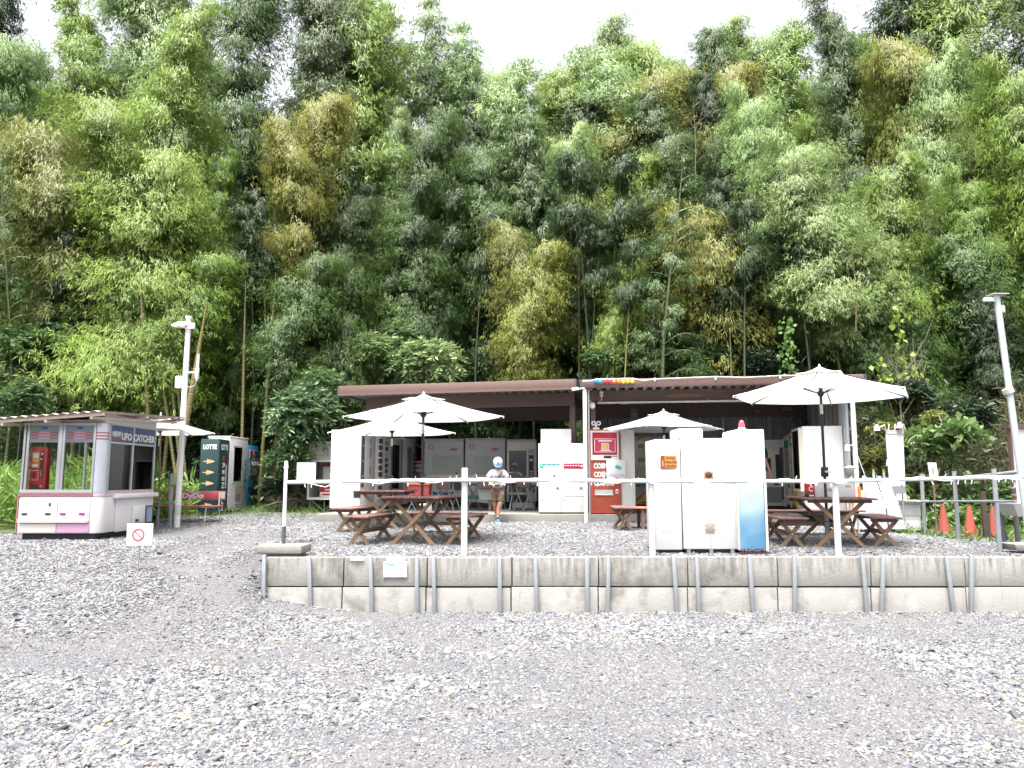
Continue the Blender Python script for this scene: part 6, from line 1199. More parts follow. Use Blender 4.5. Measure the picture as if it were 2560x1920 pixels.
for lab, u, vt, vb, z in (('brown wooden post between the white stand and the first cone', 2346, 1205, 1325, .6), ('dark splintered wooden post beside the third cone', 2466, 1228, 1355, .56)):
    g = gnd(u, vb, z); p = at(u, vt, g.y); t = thing('wooden_post', lab, 'post', tuple(g), 0); hh = p.z - z; m_ = mat('dark_weathered_wood', (.075, .055, .045), .85, var=.35, scale=8, bump=.5)
    S().prismz([(-.04, -.03), (.035, -.035), (.04, .03), (-.035, .035)], -.1, hh).build('post', m_, t); S().prismz([(.042, -.03), (.075, -.03), (.075, .02), (.042, .02)], -.1, hh * .55).build('splint', m_, t); S().prismz([(-.11, -.02), (-.09, -.02), (-.09, .02), (-.11, .02)], -.1, hh * .28).build('splint', m_, t)
p = at(2390, 1175, 13.2); t = thing('hanging_sign', 'small white plastic panel hung behind the fence rail', 'panel', (at(2332, 1160, 14.2).x, 14.2, 1.65), R(-6)); S().prism([(-.06, 0), (.09, 0), (.06, .33), (-.09, .335)], 0, .012).build('panel', M_WHITE2, t); box('print', M_MGREY, t, -.02, .01, -.003, -.001, .12, .24); S().box(-.01, .01, .013, .03, -1.0, .02).build('stake', WD_G, t)
p = at(2528, 1062, 12.0); t = thing('notice_signboard', 'white panel with a brown frame cut by the right edge', 'panel', (p.x, 12.0, .58)); hh = p.z - .58
S().box(.0, .95, .01, .05, .55, hh - .06).build('panel', mat('speckled_white', (.74, .75, .76), .6, var=.05, dirt=.2), t); S().box(-.035, .0, 0, .07, -.1, hh).build('frame_post', mat('brown_frame', (.12, .07, .06), .6), t); S().box(-.06, .98, -.03, .1, hh - .055, hh + .01).build('frame_top', mat('brown_frame', (.12, .07, .06)), t)
p = gnd(2535, 1345, .58); t = thing('sink_stand', 'grey steel sink on a dark frame under the white panel', 'sink', (at(2545, 1300, 11.7).x, 11.7, .58))
S().box(-.18, .5, -.2, .25, .72, .74).build('top_rim', M_GALV, t); S().add([(-.17, -.2, .72), (.5, -.2, .72), (.5, .24, .72), (-.17, .24, .72), (-.10, -.16, .55), (.5, -.16, .55), (.5, .2, .55), (-.10, .2, .55)], [(0, 1, 5, 4), (3, 7, 6, 2), (0, 4, 7, 3), (4, 5, 6, 7)]).build('basin', M_GREYP, t); S().tube([(.12, -.21, .64), (.34, -.21, .64)], .05, 10).build('red_pad', mat('dusty_red_pad', (.30, .06, .07)), t, smooth=True)
for x in (-.12, .42): S().box(x - .02, x + .02, -.18, -.14, 0, .55).build('leg', M_DGREY, t); S().box(x - .02, x + .02, .16, .2, 0, .55).build('leg', M_DGREY, t)
S().box(-.1, .42, -.17, .19, .12, .15).build('shelf', M_DGREY, t); S().tube([(.16, .0, .55), (.17, 0, .40), (.2, 0, .16)], [.06, .045, .05], 10).build('drain_pipe', M_MGREY, t, smooth=True); S().tube([(.05, .1, 1.05), (.05, .08, .98), (-.02, .05, .97)], .016, 8).build('tap', M_GALV, t); S().box(-.06, .3, .0, .04, .86, .875).build('tap_shelf', M_GALV, t)
t = thing('blue_bottle', 'blue bottle standing left of the steel sink', 'bottle', (at(2511, 1330, 12.0).x, 12.0, .58)); S().lathe([(.04, 0), (.045, .02), (.045, .2), (.02, .27), (.02, .31)], n=10).build('bottle', mat('blue_bottle', (.03, .12, .5), .3), t, smooth=True); S().tube([(0, 0, .06), (0, 0, .17)], .047, 10).build('bottle_label', M_WPRINT, t)
t = thing('concrete_kerb_block', 'pale concrete block lying at the right end of the wall', 'block', (at(2600, 1375, 10.9).x, 10.9, .62)); S().add([(-.42, -.15, .08), (.6, -.3, .02), (.6, .3, .02), (-.45, .2, .08), (-.45, -.15, .17), (.6, -.3, .17), (.6, .3, .17), (-.48, .22, .17)], [(0, 3, 2, 1), (4, 5, 6, 7), (0, 1, 5, 4), (1, 2, 6, 5), (2, 3, 7, 6), (3, 0, 4, 7)]).build('block', M_CONC, t, bev=.012)
# ------------------------------------------------------------------ people
def skin(name, joints, edges, m, par, lv=2, root=0):
    me = bpy.data.meshes.new(name); me.from_pydata([j[0] for j in joints], edges, [])
    o = bpy.data.objects.new(name, me); COL.objects.link(o); o.modifiers.new('s', 'SKIN')
    for i, j in enumerate(joints):
        r_ = j[1] if hasattr(j[1], '__len__') else (j[1], j[1]); me.skin_vertices[0].data[i].radius = r_; me.skin_vertices[0].data[i].use_root = (i == root)
    sb = o.modifiers.new('d', 'SUBSURF'); sb.levels = sb.render_levels = lv
    dg = bpy.context.evaluated_depsgraph_get(); nm = bpy.data.meshes.new_from_object(o.evaluated_get(dg)); bpy.data.objects.remove(o); nm.materials.clear(); nm.materials.append(m); nm.name = name
    nm.polygons.foreach_set('use_smooth', [True] * len(nm.polygons)); return put(name, nm, par)
SKINM = mat('skin', (.52, .27, .18), .55, var=.06, spec=.3)
def hand(J, E, w_, d, side, k=1.0, grip=1.0, palm_n=(0, -1, 0)):
    """palm and five bent fingers grown from wrist joint w_ along d"""
    W0 = Vector(J[w_][0]); d = Vector(d).normalized(); n_ = Vector(palm_n).normalized(); a = d.cross(n_).normalized() * side
    pi = len(J); J.append((tuple(W0 + d * .035 * k), (.024 * k, .014 * k))); E.append((w_, pi)); J.append((tuple(W0 + d * .065 * k), (.026 * k, .013 * k))); E.append((pi, pi + 1))
    for q, (o, l_) in enumerate(((-.022, .052), (-.007, .062), (.008, .058), (.022, .044))):
        b = W0 + d * .072 * k + a * o * k; s0 = len(J)
        J.append((tuple(b + d * l_ * .4 * k + n_ * .008 * k * grip), .0085 * k)); J.append((tuple(b + d * l_ * (.75 - .15 * grip) * k + n_ * .03 * k * grip), .0078 * k)); J.append((tuple(b + d * l_ * (1 - .55 * grip) * k + n_ * .05 * k * grip), .007 * k))
        E += [(pi + 1, s0), (s0, s0 + 1), (s0 + 1, s0 + 2)]
    s0 = len(J); J.append((tuple(W0 + d * .035 * k - a * .03 * k + n_ * .012 * k), .010 * k)); J.append((tuple(W0 + d * .065 * k - a * .038 * k + n_ * .03 * k), .0085 * k)); E += [(pi, s0), (s0, s0 + 1)]
def head_mesh(r_, m, par, c, tilt, yaw=0, face=True):
    """ellipsoid head with jaw, nose, brow, ears"""
    bm = bmesh.new(); bmesh.ops.create_uvsphere(bm, u_segments=28, v_segments=20, radius=1)
    for v in bm.verts:
        x, y, z = v.co
        jaw = max(0, -z); x *= .80 - .22 * jaw ** 1.5; y *= .95 - .12 * jaw; 
        if y < 0 and face:
            y -= .16 * math.exp(-((x / .13) ** 2 + ((z + .10) / .20) ** 2)); y += .07 * math.exp(-(((abs(x) - .30) / .15) ** 2 + ((z - .10) / .12) ** 2)); y -= .04 * math.exp(-((x / .22) ** 2 + ((z + .48) / .09) ** 2))
        v.co = (x * r_, y * r_, z * r_ * 1.18)
    for s_ in (-1, 1):
        e_ = bmesh.ops.create_uvsphere(bm, u_segments=10, v_segments=8, radius=1)['verts']
        for v in e_: v.co = (v.co.x * r_ * .10 + s_ * r_ * .80, v.co.y * r_ * .16, v.co.z * r_ * .26 - r_ * .05)
    me = bpy.data.meshes.new('head'); bm.to_mesh(me); bm.free(); me.polygons.foreach_set('use_smooth', [True] * len(me.polygons)); me.materials.append(m)
    o = put('head', me, par, c); o.rotation_euler = (tilt, 0, yaw)
    if face:
        for s_ in (-1, 1):
            q = S().lathe([(.002, -.012), (.010, -.008), (.013, 0), (.010, .008), (.002, .012)], n=10).build('eye', M_BLACK, o, smooth=True); q.location = (s_ * r_ * .30, -r_ * .83, r_ * .12); q.scale = (r_ * 11, r_ * 8, r_ * 7)
        q = S().box(-.22, .22, -.02, .02, -.02, .02).build('mouth', mat('lips', (.38, .13, .11), .5), o, bev=.008); q.scale = (r_, r_, r_); q.location = (0, -r_ * .90, -r_ * .55)
    return o
# the boy walks towards the camera, head bent over something held in both hands
g = Vector((at(1244, 1306, 16.3).x, 16.3, ztr(-.3, 16.3) + .01)); boy = thing('person', 'boy in a white T-shirt, khaki shorts and blue-peaked cap walking', 'person', tuple(g), R(4))
B = [((0, .02, .70), (.105, .085)), ((0, .02, .82), (.105, .08)), ((0, .01, .98), (.125, .085)), ((0, .0, 1.06), (.11, .075)), ((0, -.01, 1.115), (.045, .045)), ((0, -.03, 1.16), (.042, .045)),
     ((.135, .0, 1.055), .042), ((.20, .01, .90), .036), ((.13, -.13, .80), .027), ((.05, -.19, .775), .021),
     ((-.135, .0, 1.055), .042), ((-.20, .01, .90), .036), ((-.13, -.13, .79), .027), ((-.05, -.19, .765), .021),
     ((.075, .02, .66), .082), ((.055, -.05, .40), .052), ((.015, -.04, .30), .048), ((.0, -.06, .10), .033), ((.0, -.08, .05), .034),
     ((-.08, .03, .66), .082), ((-.07, .02, .40), .052), ((-.045, .10, .28), .048), ((.01, .20, .12), .033), ((.015, .20, .07), .034)]
E_ = [(0, 1), (1, 2), (2, 3), (3, 4), (4, 5), (3, 6), (6, 7), (7, 8), (8, 9), (3, 10), (10, 11), (11, 12), (12, 13), (0, 14), (14, 15), (15, 16), (16, 17), (17, 18), (0, 19), (19, 20), (20, 21), (21, 22), (22, 23)]
hand(B, E_, 9, (-.7, -.5, -.1), 1, .82, 1, (0, -.1, 1)); hand(B, E_, 13, (.7, -.5, -.1), -1, .82, 1, (0, -.1, 1))
skin('body', B, E_, SKINM, boy)
SHIRT = mat('white_tshirt', (.80, .80, .82), .85, var=.05, bump=.2, bscale=14); KHA = mat('khaki_cloth', (.155, .115, .07), .85, var=.14, scale=6, bump=.3, bscale=12)
skin('t_shirt', [((0, .02, .655), (.132, .108)), ((0, .02, .82), (.13, .105)), ((0, .01, .97), (.145, .105)), ((0, .0, 1.06), (.12, .088)), ((0, -.005, 1.105), (.062, .058)), ((.14, .0, 1.05), .066), ((.205, .012, .915), .062), ((-.14, .0, 1.05), .066), ((-.205, .012, .915), .062)], [(0, 1), (1, 2), (2, 3), (3, 4), (3, 5), (5, 6), (3, 7), (7, 8)], SHIRT, boy)
for z_ in (.70, .735): S().lathe([(.150, z_ - .007), (.152, z_ + .007)], (0, .02, 0), 24).build('hem_stripe', mat('navy_stripe', (.06, .08, .26), .8), boy, smooth=True).scale = (.93, .76, 1)
NAV = mat('navy_print', (.05, .06, .16), .7); q = text('Baseball', NAV, boy, 0, -.118, .965, .075, name='shirt_print', rot=(R(86), R(-4), 0), sx=.75, shear=.25, wgt=.002); 
for x0, x1, z_ in ((-.10, -.02, .905), (.0, .08, .90), (-.06, .05, .875)): box('shirt_print', NAV, boy, x0, x1, -.122, -.117, z_, z_ + .012)
skin('shorts', [((0, .02, .72), (.125, .105)), ((0, .02, .66), (.12, .10)), ((.068, .02, .60), .088), ((.062, -.02, .47), .082), ((.058, -.04, .41), .084), ((-.072, .03, .60), .088), ((-.07, .03, .47), .08), ((-.068, .03, .41), .082)], [(0, 1), (1, 2), (2, 3), (3, 4), (1, 5), (5, 6), (6, 7)], KHA, boy)
NAVS = mat('navy_sock', (.04, .06, .16), .9); BLS = mat('blue_shoe', (.05, .22, .58), .5); 
for (x, y, z, pit) in ((.0, -.08, .0, 0), (.02, .20, .03, -.35)):
    S().tube([(x, y, z + .05), (x, y, z + .115)], [.040, .038], 10).build('sock', NAVS, boy, smooth=True)
    sh = skin('shoe', [((0, .06, .045), (.036, .038)), ((0, 0, .05), (.040, .042)), ((0, -.07, .042), (.042, .032)), ((0, -.125, .032), (.034, .022))], [(0, 1), (1, 2), (2, 3)], BLS, boy); sh.location = (x, y, z); sh.rotation_euler = (pit, 0, R(8)); sh2 = S().prismz([(-.034, .10), (-.045, .03), (-.047, -.08), (-.03, -.155), (.03, -.155), (.047, -.08), (.045, .03), (.034, .10)], 0, .022).build('shoe_sole', M_WHITE2, boy, bev=.006); sh2.location = (x, y, z - .004); sh2.rotation_euler = (pit, 0, R(8))
hd = head_mesh(.105, SKINM, boy, (0, -.055, 1.235), R(28))
HAIR = mat('black_hair', (.02, .018, .018), .6)
cap = S().lathe([(1.06, -.06), (1.07, .15), (.98, .5), (.72, .84), (.36, 1.0), (.02, 1.05)], n=22); co = cap.build('cap', mat('cap_white', (.80, .80, .84), .8, var=.03), hd, smooth=True); co.scale = (.092, .108, .105); co.location = (0, .006, .03)
S().prismz([(-.088, -.02), (-.086, -.09), (-.06, -.15), (0, -.175), (.06, -.15), (.086, -.09), (.088, -.02)], .028, .038).build('cap_peak', mat('cap_blue', (.06, .17, .52), .7), hd, bev=.003).rotation_euler = (R(12), 0, 0)
cb = S().lathe([(1.075, -.04), (1.085, .15), (.995, .5), (.73, .84), (.36, 1.01)], n=22).build('cap_back', mat('cap_blue', (.06, .17, .52)), hd, smooth=True); cb.scale = (.086, .085, .104); cb.location = (0, .034, .028)
S().prism([(-.02, .085), (.0, .09), (.02, .085), (.012, .06), (-.016, .06)], -.118, -.108).build('cap_badge', NAV, hd).rotation_euler = (R(-4), 0, 0)
S().lathe([(1.02, -.55), (1.04, -.1), (1.0, .0)], n=18).build('hair', HAIR, hd, smooth=True); hr = hd.children[-1]; hr = [c for c in hd.children if c.name.startswith('hair')][0]; hr.scale = (.082, .070, .10); hr.location = (0, .038, .03)
S().tube([(.10, -.09, 1.08), (.03, -.125, .97), (-.06, -.13, .86), (-.13, -.10, .74)], .011, 6).build('strap', M_BLACK, boy, smooth=True)
t = thing('handheld_gadget', 'dark gadget held in both hands of the boy', 'gadget', (g.x + .0, g.y - .245, g.z + .785), R(4)); t.rotation_euler = (R(-35), 0, R(4)); S().box(-.055, .055, -.03, .03, -.007, .007).build('case', M_BLACK, t, bev=.004); S().box(-.035, .035, -.022, .022, .0075, .009).build('screen', M_DGREY, t)
# the man in black, mostly hidden behind the pale blue machine
p = at(1898, 1200, 16.6); man = thing('person', 'man in a black T-shirt half hidden behind the pale blue machine', 'person', (p.x + .04, 16.85, .92), R(25))
B = [((0, 0, .95), (.15, .12)), ((0, 0, 1.15), (.15, .115)), ((0, 0, 1.35), (.18, .12)), ((0, 0, 1.45), (.13, .09)), ((0, -.01, 1.53), .055), ((0, -.02, 1.58), .055), ((.20, 0, 1.42), .058), ((.27, .02, 1.15), .046), ((.31, -.06, .92), .032), ((-.20, 0, 1.42), .058), ((-.27, .02, 1.15), .046), ((-.29, -.05, .92), .032), ((.09, 0, .88), .10), ((.10, -.01, .5), .065), ((.10, .02, .1), .042), ((.10, -.0, .06), .042), ((-.09, 0, .88), .10), ((-.10, -.02, .5), .065), ((-.10, .02, .1), .042), ((-.10, 0, .06), .042)]
E_ = [(0, 1), (1, 2), (2, 3), (3, 4), (4, 5), (3, 6), (6, 7), (7, 8), (3, 9), (9, 10), (10, 11), (0, 12), (12, 13), (13, 14), (14, 15), (0, 16), (16, 17), (17, 18), (18, 19)]
hand(B, E_, 8, (.05, -.1, -1), 1, 1.05, .4, (-1, 0, 0)); hand(B, E_, 11, (-.05, -.1, -1), -1, 1.05, .4, (1, 0, 0))
skin('body', B, E_, SKINM, man); TB = mat('black_tshirt', (.014, .014, .018), .85, var=.2)
skin('t_shirt', [((0, 0, .93), (.18, .145)), ((0, 0, 1.15), (.175, .14)), ((0, 0, 1.35), (.20, .14)), ((0, 0, 1.46), (.14, .10)), ((0, -.01, 1.51), .075), ((.205, 0, 1.41), .082), ((.262, .018, 1.20), .078), ((-.205, 0, 1.41), .082), ((-.262, .018, 1.20), .078)], [(0, 1), (1, 2), (2, 3), (3, 4), (3, 5), (5, 6), (3, 7), (7, 8)], TB, man)
skin('shorts', [((0, 0, .97), (.16, .13)), ((0, 0, .90), (.16, .13)), ((.095, 0, .82), .115), ((.105, -.01, .52), .10), ((-.095, 0, .82), .115), ((-.105, -.01, .52), .10)], [(0, 1), (1, 2), (2, 3), (1, 4), (4, 5)], mat('tan_shorts', (.30, .22, .14), .85), man)
for s_ in (-1, 1): skin('shoe', [((.10 * s_, .08, .05), (.045, .045)), ((.10 * s_, -.02, .05), (.05, .045)), ((.10 * s_, -.15, .04), (.045, .03))], [(0, 1), (1, 2)], M_DGREY, man)
hd = head_mesh(.118, SKINM, man, (0, -.03, 1.68), R(5)); hr = S().lathe([(1.05, -.25), (1.08, .1), (.98, .55), (.70, .88), (.3, 1.04), (.02, 1.07)], n=20).build('hair', HAIR, hd, smooth=True); hr.scale = (.10, .108, .128); hr.location = (0, .02, .012)
# ------------------------------------------------------------------ shrubs, weeds and undergrowth
def broad(seed, n_lobe, n_rach, nl, Ll, Wl, rl, size=(1, 1, 1), droop=.5, lobes=None):
    """pinnate-leaved crown: leaf stalks on several lobes, each stalk with paired leaflets"""
    rng = np.random.default_rng(seed); Pp, Dd, LL, TT, tw = [], [], [], [], []
    if lobes is None:
        lobes = []
        for i in range(n_lobe):
            d = rng.normal(size=3); d /= np.linalg.norm(d); d[2] = abs(d[2]) * .9 - .15; lobes.append((d * rng.uniform(.35, .62), rng.uniform(.32, .5)))
    per = n_rach // len(lobes)
    for c, r_ in lobes:
        d = unit(rng.normal(size=(per, 3))); d[:, 2] = np.abs(d[:, 2]) * rng.choice([1, 1, 1, -.6], per); d = unit(d); c = np.asarray(c)
        b = (c + d * (r_ * rng.uniform(.55, 1.0, per))[:, None]) * np.asarray(size)
        o = unit(d * np.asarray(size) + rng.normal(0, .35, (per, 3)) + np.array([0, 0, .15])); tl = rng.normal(.42, .15) + rng.normal(0, .12, per)
        side = unit(np.cross(o, np.tile([0, 0, 1.], (per, 1)) + rng.normal(0, .3, (per, 3))))
        for k in range(nl):
            t_ = (k + .6) / nl; pos = b + o * (rl * t_) - np.array([0, 0, 1.]) * (rl * droop * t_ * t_)
            for s_ in (-1, 1):
                if k == nl - 1 and s_ > 0: continue
                Dv = side * s_ + o * (.55 if k < nl - 1 else 3) - np.array([0, 0, 1.]) * (droop * .5) + rng.normal(0, .12, (per, 3))
                Pp.append(pos); Dd.append(Dv); LL.append(Ll * (1 - .35 * abs(t_ - .5)) * rng.uniform(.8, 1.15, per)); TT.append(np.clip(tl + rng.normal(0, .06, per), 0, 1))
    P_, D_, L_, T_ = map(np.concatenate, (Pp, Dd, LL, TT)); rng2 = np.random.default_rng(seed + 1)
    fol = leaves('foliage', P_, D_, L_, L_ * (Wl / Ll), T_, M_BROAD, rng2)
    s = S()
    for c, r_ in lobes:
        c = np.asarray(c) * np.asarray(size); s.tube([(0, 0, -size[2] * .75), tuple(c * .35 - np.array([0, 0, size[2] * .22])), tuple(c)], [.035 * size[2], .022 * size[2], .008], 6)
    return fol, s.mesh('stem', mat('shrub_bark', (.10, .075, .05), .9, var=.2), smooth=True)
SH = {
 'pin': broad(21, 9, 620, 6, .17, .06, .46, (1, .8, .85)), 'pin2': broad(22, 8, 520, 6, .17, .06, .46, (.8, .8, 1.1)),
 'bush': broad(23, 10, 1500, 2, .12, .075, .10, (1, .8, .8)), 'big': broad(24, 7, 420, 1, .24, .19, .10, (1, .7, .7), droop=.3), 'flat': broad(25, 6, 900, 2, .13, .085, .14, (1.3, .8, .45), droop=.7),
}
SC = {'g': (.075, .128, .05), 'b': (.155, .22, .10), 'd': (.027, .05, .026), 'y': (.15, .165, .04), 'l': (.13, .20, .075), 'm': (.092, .15, .075)}
def shrub(u, v, Y, kind, col, s, label, rz=0, group='shrubs at the edge of the grove', sz=1, name='shrub'):
    f, st = SH[kind]; p = at(u, v, Y); t = thing(name, label, 'shrub' if name == 'shrub' else 'plant', tuple(p), rz, group); t.scale = (s, s, s * sz)
    q = put('foliage', f, t); q.color = (*SC[col], 1); put('stem', st, t); return t
for a in (
 (755, 1060, 18.9, 'pin2', 'm', 1.05, 'large shrub with paired leaflets left of the left shed', .3), (800, 985, 19.6, 'pin', 'g', .85, 'shrub with paired leaflets just behind the left shed corner', 1.2), (722, 1160, 18.6, 'pin', 'g', .6, 'low pinnate shrub under the large one left of the left shed', 2.2),
 (935, 905, 21.3, 'pin', 'b', 1.05, 'pale-leaved tree above the left end of the left shed roof', .7), (1060, 930, 21.2, 'pin', 'b', 1.15, 'pale-leaved tree above the middle of the left shed roof', 2.0), (1005, 850, 22.0, 'pin2', 'b', .75, 'top of the pale-leaved tree over the left shed', 3.0),
 (1500, 905, 21.4, 'flat', 'g', .9, 'flat-branched shrub above the joint of the sheds', .2), (1590, 830, 22.2, 'flat', 'g', .75, 'upper flat-branched shrub over the right shed', 1.0), (1660, 900, 21.5, 'flat', 'm', .8, 'dark flat-branched shrub over the middle of the right shed', 2.0),
 (1830, 840, 21.8, 'bush', 'd', 1.25, 'dark ivy-covered mound behind the right shed', .4), (1890, 920, 21.2, 'bush', 'd', .9, 'dark bush at the right end of the right shed roof', 1.8), (1770, 900, 21.6, 'bush', 'g', .8, 'mid green bush above the right shed roof', 2.9), (1850, 720, 22.6, 'bush', 'd', 1.0, 'dark climbing leaves above the ivy-covered mound', 2.4),
 (1745, 935, 21.0, 'bush', 'g', .5, 'small leafy bush touching the right shed roof', .2),
 (85, 900, 19.5, 'pin', 'g', 1.1, 'dark leafy shrub behind the left end of the booth', .3), (160, 850, 20.6, 'pin2', 'm', 1.0, 'leafy shrub under the bamboo left of the booth roof', 1.5), (60, 1010, 17.0, 'pin2', 'g', .6, 'shrub beside the booth at the left edge', 2.5), (250, 930, 19.8, 'pin', 'd', .8, 'dark shrub directly above the booth roof', .9), (120, 560, 22.0, 'pin', 'd', 1.2, 'dark high shrub at the left edge of the grove', 1.9),
 (2330, 1120, 16.4, 'big', 'l', .8, 'large-leaved pale green plant above the fence rail', .4), (2410, 1100, 15.9, 'big', 'l', .75, 'large-leaved plant left of the tallest side fence post', 1.4), (2260, 1130, 16.6, 'big', 'b', .6, 'large-leaved plant behind the tall white panel', 2.4), (2370, 1235, 17.0, 'big', 'b', .85, 'broad-leaved weed behind the first orange cone', 3.0), (2450, 1250, 16.4, 'bush', 'b', .62, 'leafy weed behind the second orange cone', .2), (2310, 1255, 17.2, 'bush', 'g', .7, 'leafy weed right of the water stand', .8), (2510, 1250, 16.2, 'bush', 'g', .7, 'leafy weed behind the steel sink', 1.3), 
 (2220, 1090, 17.4, 'bush', 'y', .55, 'yellow-green bush behind the pump', .6), (2330, 1060, 17.2, 'bush', 'y', .5, 'yellow-green bush above the large-leaved plants', 1.6), (2180, 1150, 17.0, 'bush', 'y', .5, 'yellow-green bush right of the white machine', 2.6), (2270, 1000, 17.8, 'bush', 'd', .8, 'dark bush behind the yellow-green ones', .9), (2420, 1050, 17.4, 'bush', 'd', .8, 'dark bush left of the brown-framed panel', 1.9),
 (1235, 1010, 21.6, 'pin2', 'l', .38, 'small sapling behind the keypad machine', .2), (690, 1225, 18.8, 'bush', 'd', .45, 'low weeds beside the beige hut legs', .5)): shrub(*a[:7], rz=a[7])
# vines hanging with heart-shaped leaves
rng = np.random.default_rng(77)
def vine(label, pts, Y, n, L0, col, spread):
    t = thing('vine', label, 'vine', tuple(at(pts[0][0], pts[0][1], Y)), 0, 'hanging vines'); o = at(pts[0][0], pts[0][1], Y); W = [at(u, v, Y) - o for u, v in pts]
    S().tube([tuple(p) for p in W], .006, 5).build('stem', mat('vine_stem', (.12, .12, .04)), t)
    seg = rng.integers(0, len(W) - 1, n); f = rng.random(n); A = np.array([tuple(p) for p in W]); P_ = A[seg] * (1 - f)[:, None] + A[seg + 1] * f[:, None] + rng.normal(0, spread, (n, 3))
    D_ = rng.normal(0, .5, (n, 3)) + np.array([0, -.4, -.9]); L_ = rng.uniform(.7, 1.2, n) * L0
    q = put('foliage', leaves('foliage', P_, D_, L_, L_ * .85, np.clip(rng.normal(.6, .15, n), 0, 1), M_BROAD, rng), t); q.color = (*col, 1)
YG = (.16, .22, .04)
vine('bright yellow-green vine hanging right of the right parasol', [(2240, 760), (2250, 850), (2262, 930), (2230, 1010), (2226, 1060)], 18.2, 90, .15, YG, .10); vine('bright yellow-green vine over the right parasol top', [(2195, 905), (2215, 930), (2205, 965), (2280, 930), (2300, 955)], 18.0, 70, .15, YG, .10); vine('dark vine hanging at the right end of the right shed roof', [(1970, 800), (1965, 880), (1975, 925)], 19.6, 120, .13, (.08, .15, .04), .12)
# undergrowth over the foot of the hill, and weeds
def scatter(name, label, n, zone, Lr, Wr, col, m, up, kind='stuff', seed=1, clump=3, hgt=.5):
    rng = np.random.default_rng(seed); x = rng.uniform(zone[0], zone[1], n); y = rng.uniform(zone[2], zone[3], n); k = vnoise(x + 100, y + 100, 1 / clump, seed) > rng.random(n) * .75
    k &= ~((x > -4.8) & (x < 8.2) & (y > 16) & (y < 22.4) & (seed == 31))
    x, y = x[k], y[k]; n = len(x); h = vnoise(x + 60, y + 60, 1 / (clump * .6), seed + 1); z = zone[4](x, y) + rng.random(n) * h * hgt * 2
    D_ = rng.normal(0, .7, (n, 3)) + np.array([0, -.1, up]); L_ = rng.uniform(Lr[0], Lr[1], n)
    me = leaves(name, np.stack([x, y, z], 1), D_, L_, L_ * Wr, np.clip(rng.normal(.4, .17, n), 0, 1), m, rng); o = put(name, me); o.color = (*col, 1); return tag(o, label, kind=kind)
zh = lambda x, y: np.where(y < 19.6, np.maximum(z_lot(x, y), .72), z_hill(x, y))
tag(scatter('undergrowth', 'dark leafy undergrowth on the foot of the bamboo hill', 90000, (-17, 17, 19.4, 30, zh), (.10, .26), .42, (.032, .062, .024), M_BROAD, .15, seed=31, clump=2.2, hgt=.9), cat='undergrowth')
tag(scatter('bamboo_grass', 'dull brownish bamboo grass behind the right fence', 26000, (7.2, 15, 15.8, 20.5, lambda x, y: .7 + 0 * x), (.16, .34), .13, (.08, .078, .042), M_LEAF, -.2, seed=32, clump=1.4, hgt=2.1), cat='bamboo grass')
tag(scatter('tall_weeds', 'tall fresh weeds left of the claw-game booth', 30000, (-13.5, -7.2, 14.4, 19.5, lambda x, y: z_lot(x, y)), (.2, .5), .11, (.155, .24, .06), M_LEAF, .9, seed=33, clump=1.3, hgt=.8), cat='weeds')
tag(scatter('green_weeds', 'green weeds around the orange cones', 42000, (7.4, 15, 15.3, 19.5, lambda x, y: .56 + .05 * (y - 13)), (.06, .17), .55, (.105, .175, .05), M_BROAD, .3, seed=34, clump=.9, hgt=.5), cat='weeds')
tag(scatter('creeping_weeds', 'low creeping weeds in front of the orange cones', 9000, (7.0, 13, 12.9, 15.6, lambda x, y: .55 + .06 * (y - 12.8)), (.04, .12), .4, (.11, .17, .05), M_BROAD, .5, seed=36, clump=.6, hgt=.05), cat='weeds')
tag(scatter('verge_grass', 'thin grass at the foot of the vending machines on the left', 5200, (-8.6, -4.4, 16.9, 20.0, lambda x, y: np.maximum(z_lot(x, y), .74 + .05 * (y - 16))), (.07, .22), .09, (.12, .18, .05), M_LEAF, 1.0, seed=35, clump=.7, hgt=.05), cat='grass')
gp = hf('grass_bank', lambda x, y: .55 + .03 * np.sin(x * 3) + .06 * (y - 12.8) + .0 * x, 6.8, 16, 30, 12.6, 20, 24, mat('grassy_soil', (.07, .085, .035), .95, var=.5, scale=4, bump=.5, bscale=20)); tag(gp, 'weedy ground beside the gravel terrace', kind='structure')
gp = hf('weedy_ground', lambda x, y: z_lot(x, y) + .02 + .05 * (y - 14) * (y > 14), -16, -7.6, 20, 13.9, 20, 20, mat('grassy_soil', (.07, .085, .035))); tag(gp, 'weedy ground left of the booth', kind='structure')
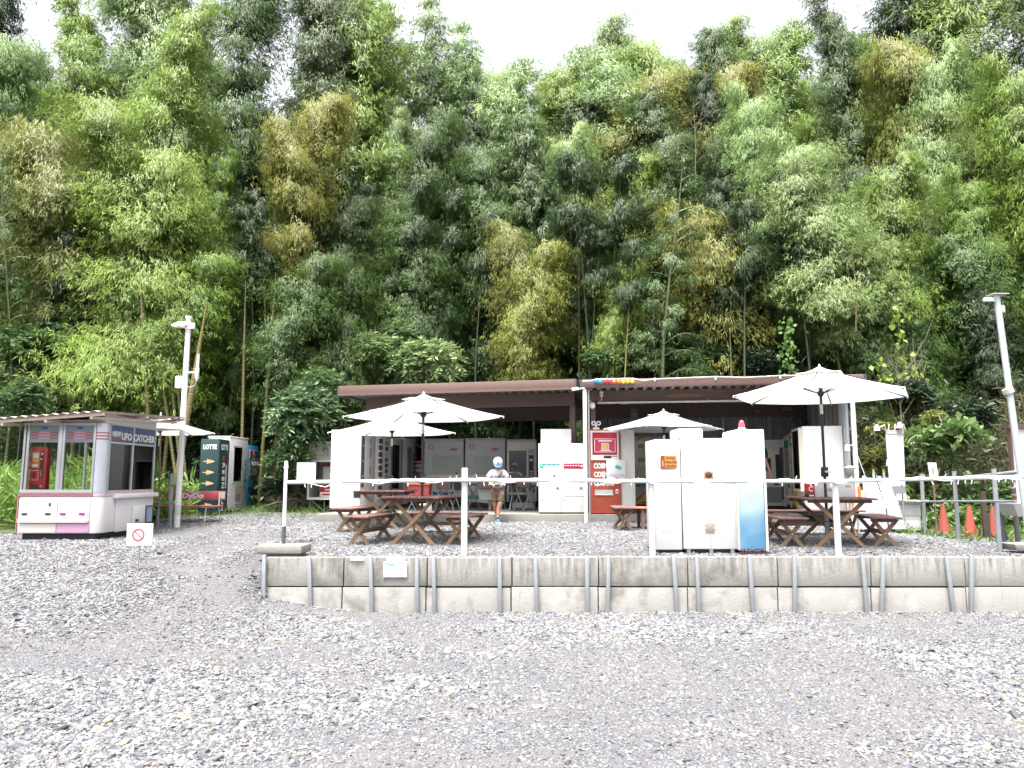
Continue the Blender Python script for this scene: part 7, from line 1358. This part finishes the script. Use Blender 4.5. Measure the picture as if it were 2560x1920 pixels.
# dead grey branches and a fallen branch
def dead(label, u, v, Y, h, seed, name='dead_branch', col=(.20, .16, .12)):
    rg = random.Random(seed); p = at(u, v, Y); t = thing(name, label, 'branch', tuple(p), 0); m_ = mat('dead_wood', col, .9, var=.2)
    s = S(); s.tube([(0, 0, 0), (.06, 0, h * .5), (.02, 0, h)], [.018, .014, .005], 5)
    for i in range(14):
        z = h * rg.uniform(.25, .95); a = rg.choice([-1, 1]) * rg.uniform(.3, .9); L_ = h * rg.uniform(.18, .4); s.tube([(.04, 0, z), (.04 + math.sin(a) * L_ * .5, rg.uniform(-.1, .1), z + math.cos(a) * L_ * .45), (.04 + math.sin(a) * L_, rg.uniform(-.2, .2), z + math.cos(a) * L_)], [.009, .006, .002], 4)
    s.build('branches', m_, t)
dead('bare grey dead branches above the fern-like bamboo', 1738, 470, 23, 3.0, 5); dead('bare brown stems behind the tall white panel', 2255, 1180, 17.3, 2.6, 6, col=(.16, .09, .05)); dead('bare brown stems right of the right parasol', 2300, 1170, 17.6, 3.0, 7, col=(.16, .09, .05)); dead('tangle of dead brown twigs at the right of the grove', 2140, 830, 19.5, 2.0, 8, col=(.22, .13, .08))
t = thing('fallen_branch', 'grey fallen branch on the bank beside the blue machine', 'branch', (-5.6, 19.2, .95)); S().tube([(-.9, 0, -.05), (-.3, .1, .12), (.1, .1, .2), (.7, .2, .05), (1.1, .2, -.02)], [.02, .03, .035, .03, .02], 6).build('branch', mat('dead_wood', (.2, .16, .12)), t, smooth=True)
# bare yellow culms close to the white pole
for i, (u0, v0, u1, v1, Y, r_, lab) in enumerate(((445, 1180, 520, 740, 17.9, .075, 'thick yellow-brown bamboo culm leaning behind the white pole'), (425, 1090, 382, 780, 19.2, .04, 'leftmost of the cluster of green-brown culms left of the white pole'), (442, 1090, 410, 780, 19.3, .04, 'second culm of the cluster left of the white pole'), (455, 1090, 428, 790, 19.4, .036, 'third culm of the cluster left of the white pole'), (372, 1080, 345, 600, 19.0, .045, 'brown culm rising behind the booth roof'), (604, 1150, 614, 700, 19.8, .045, 'yellow-brown culm behind the white machine window'), (655, 1150, 690, 680, 20.0, .05, 'yellow culm right of the blue vending machine'))):
    a, b = at(u0, v0, Y), at(u1, v1, Y); d = (b - a).normalized(); a2 = a - d * max(0, (a.z - .7)); L_ = (b - a2).length; t = thing('bamboo_culm', lab, 'bamboo', tuple(a2), 0, 'single culms by the white pole'); n = 30; s = S(); s.tube([tuple(d * (L_ * k / n)) for k in range(n + 1)], [r_ * (1 - .25 * k / n - .65 * max(0, k / n - .6) / .4) for k in range(n + 1)], 10, caps=False)
    me = s.mesh('culm', M_CULM, smooth=True); at_ = me.attributes.new('h', 'FLOAT', 'POINT'); at_.data.foreach_set('value', np.array([v.co.length / (.30 if r_ > .06 else .34) for v in me.vertices], np.float32)); q = put('culm', me, t); q.color = (*((.15, .115, .055) if i in (0, 4, 5) else (.15, .13, .045) if i == 6 else (.14, .13, .05)), 1)
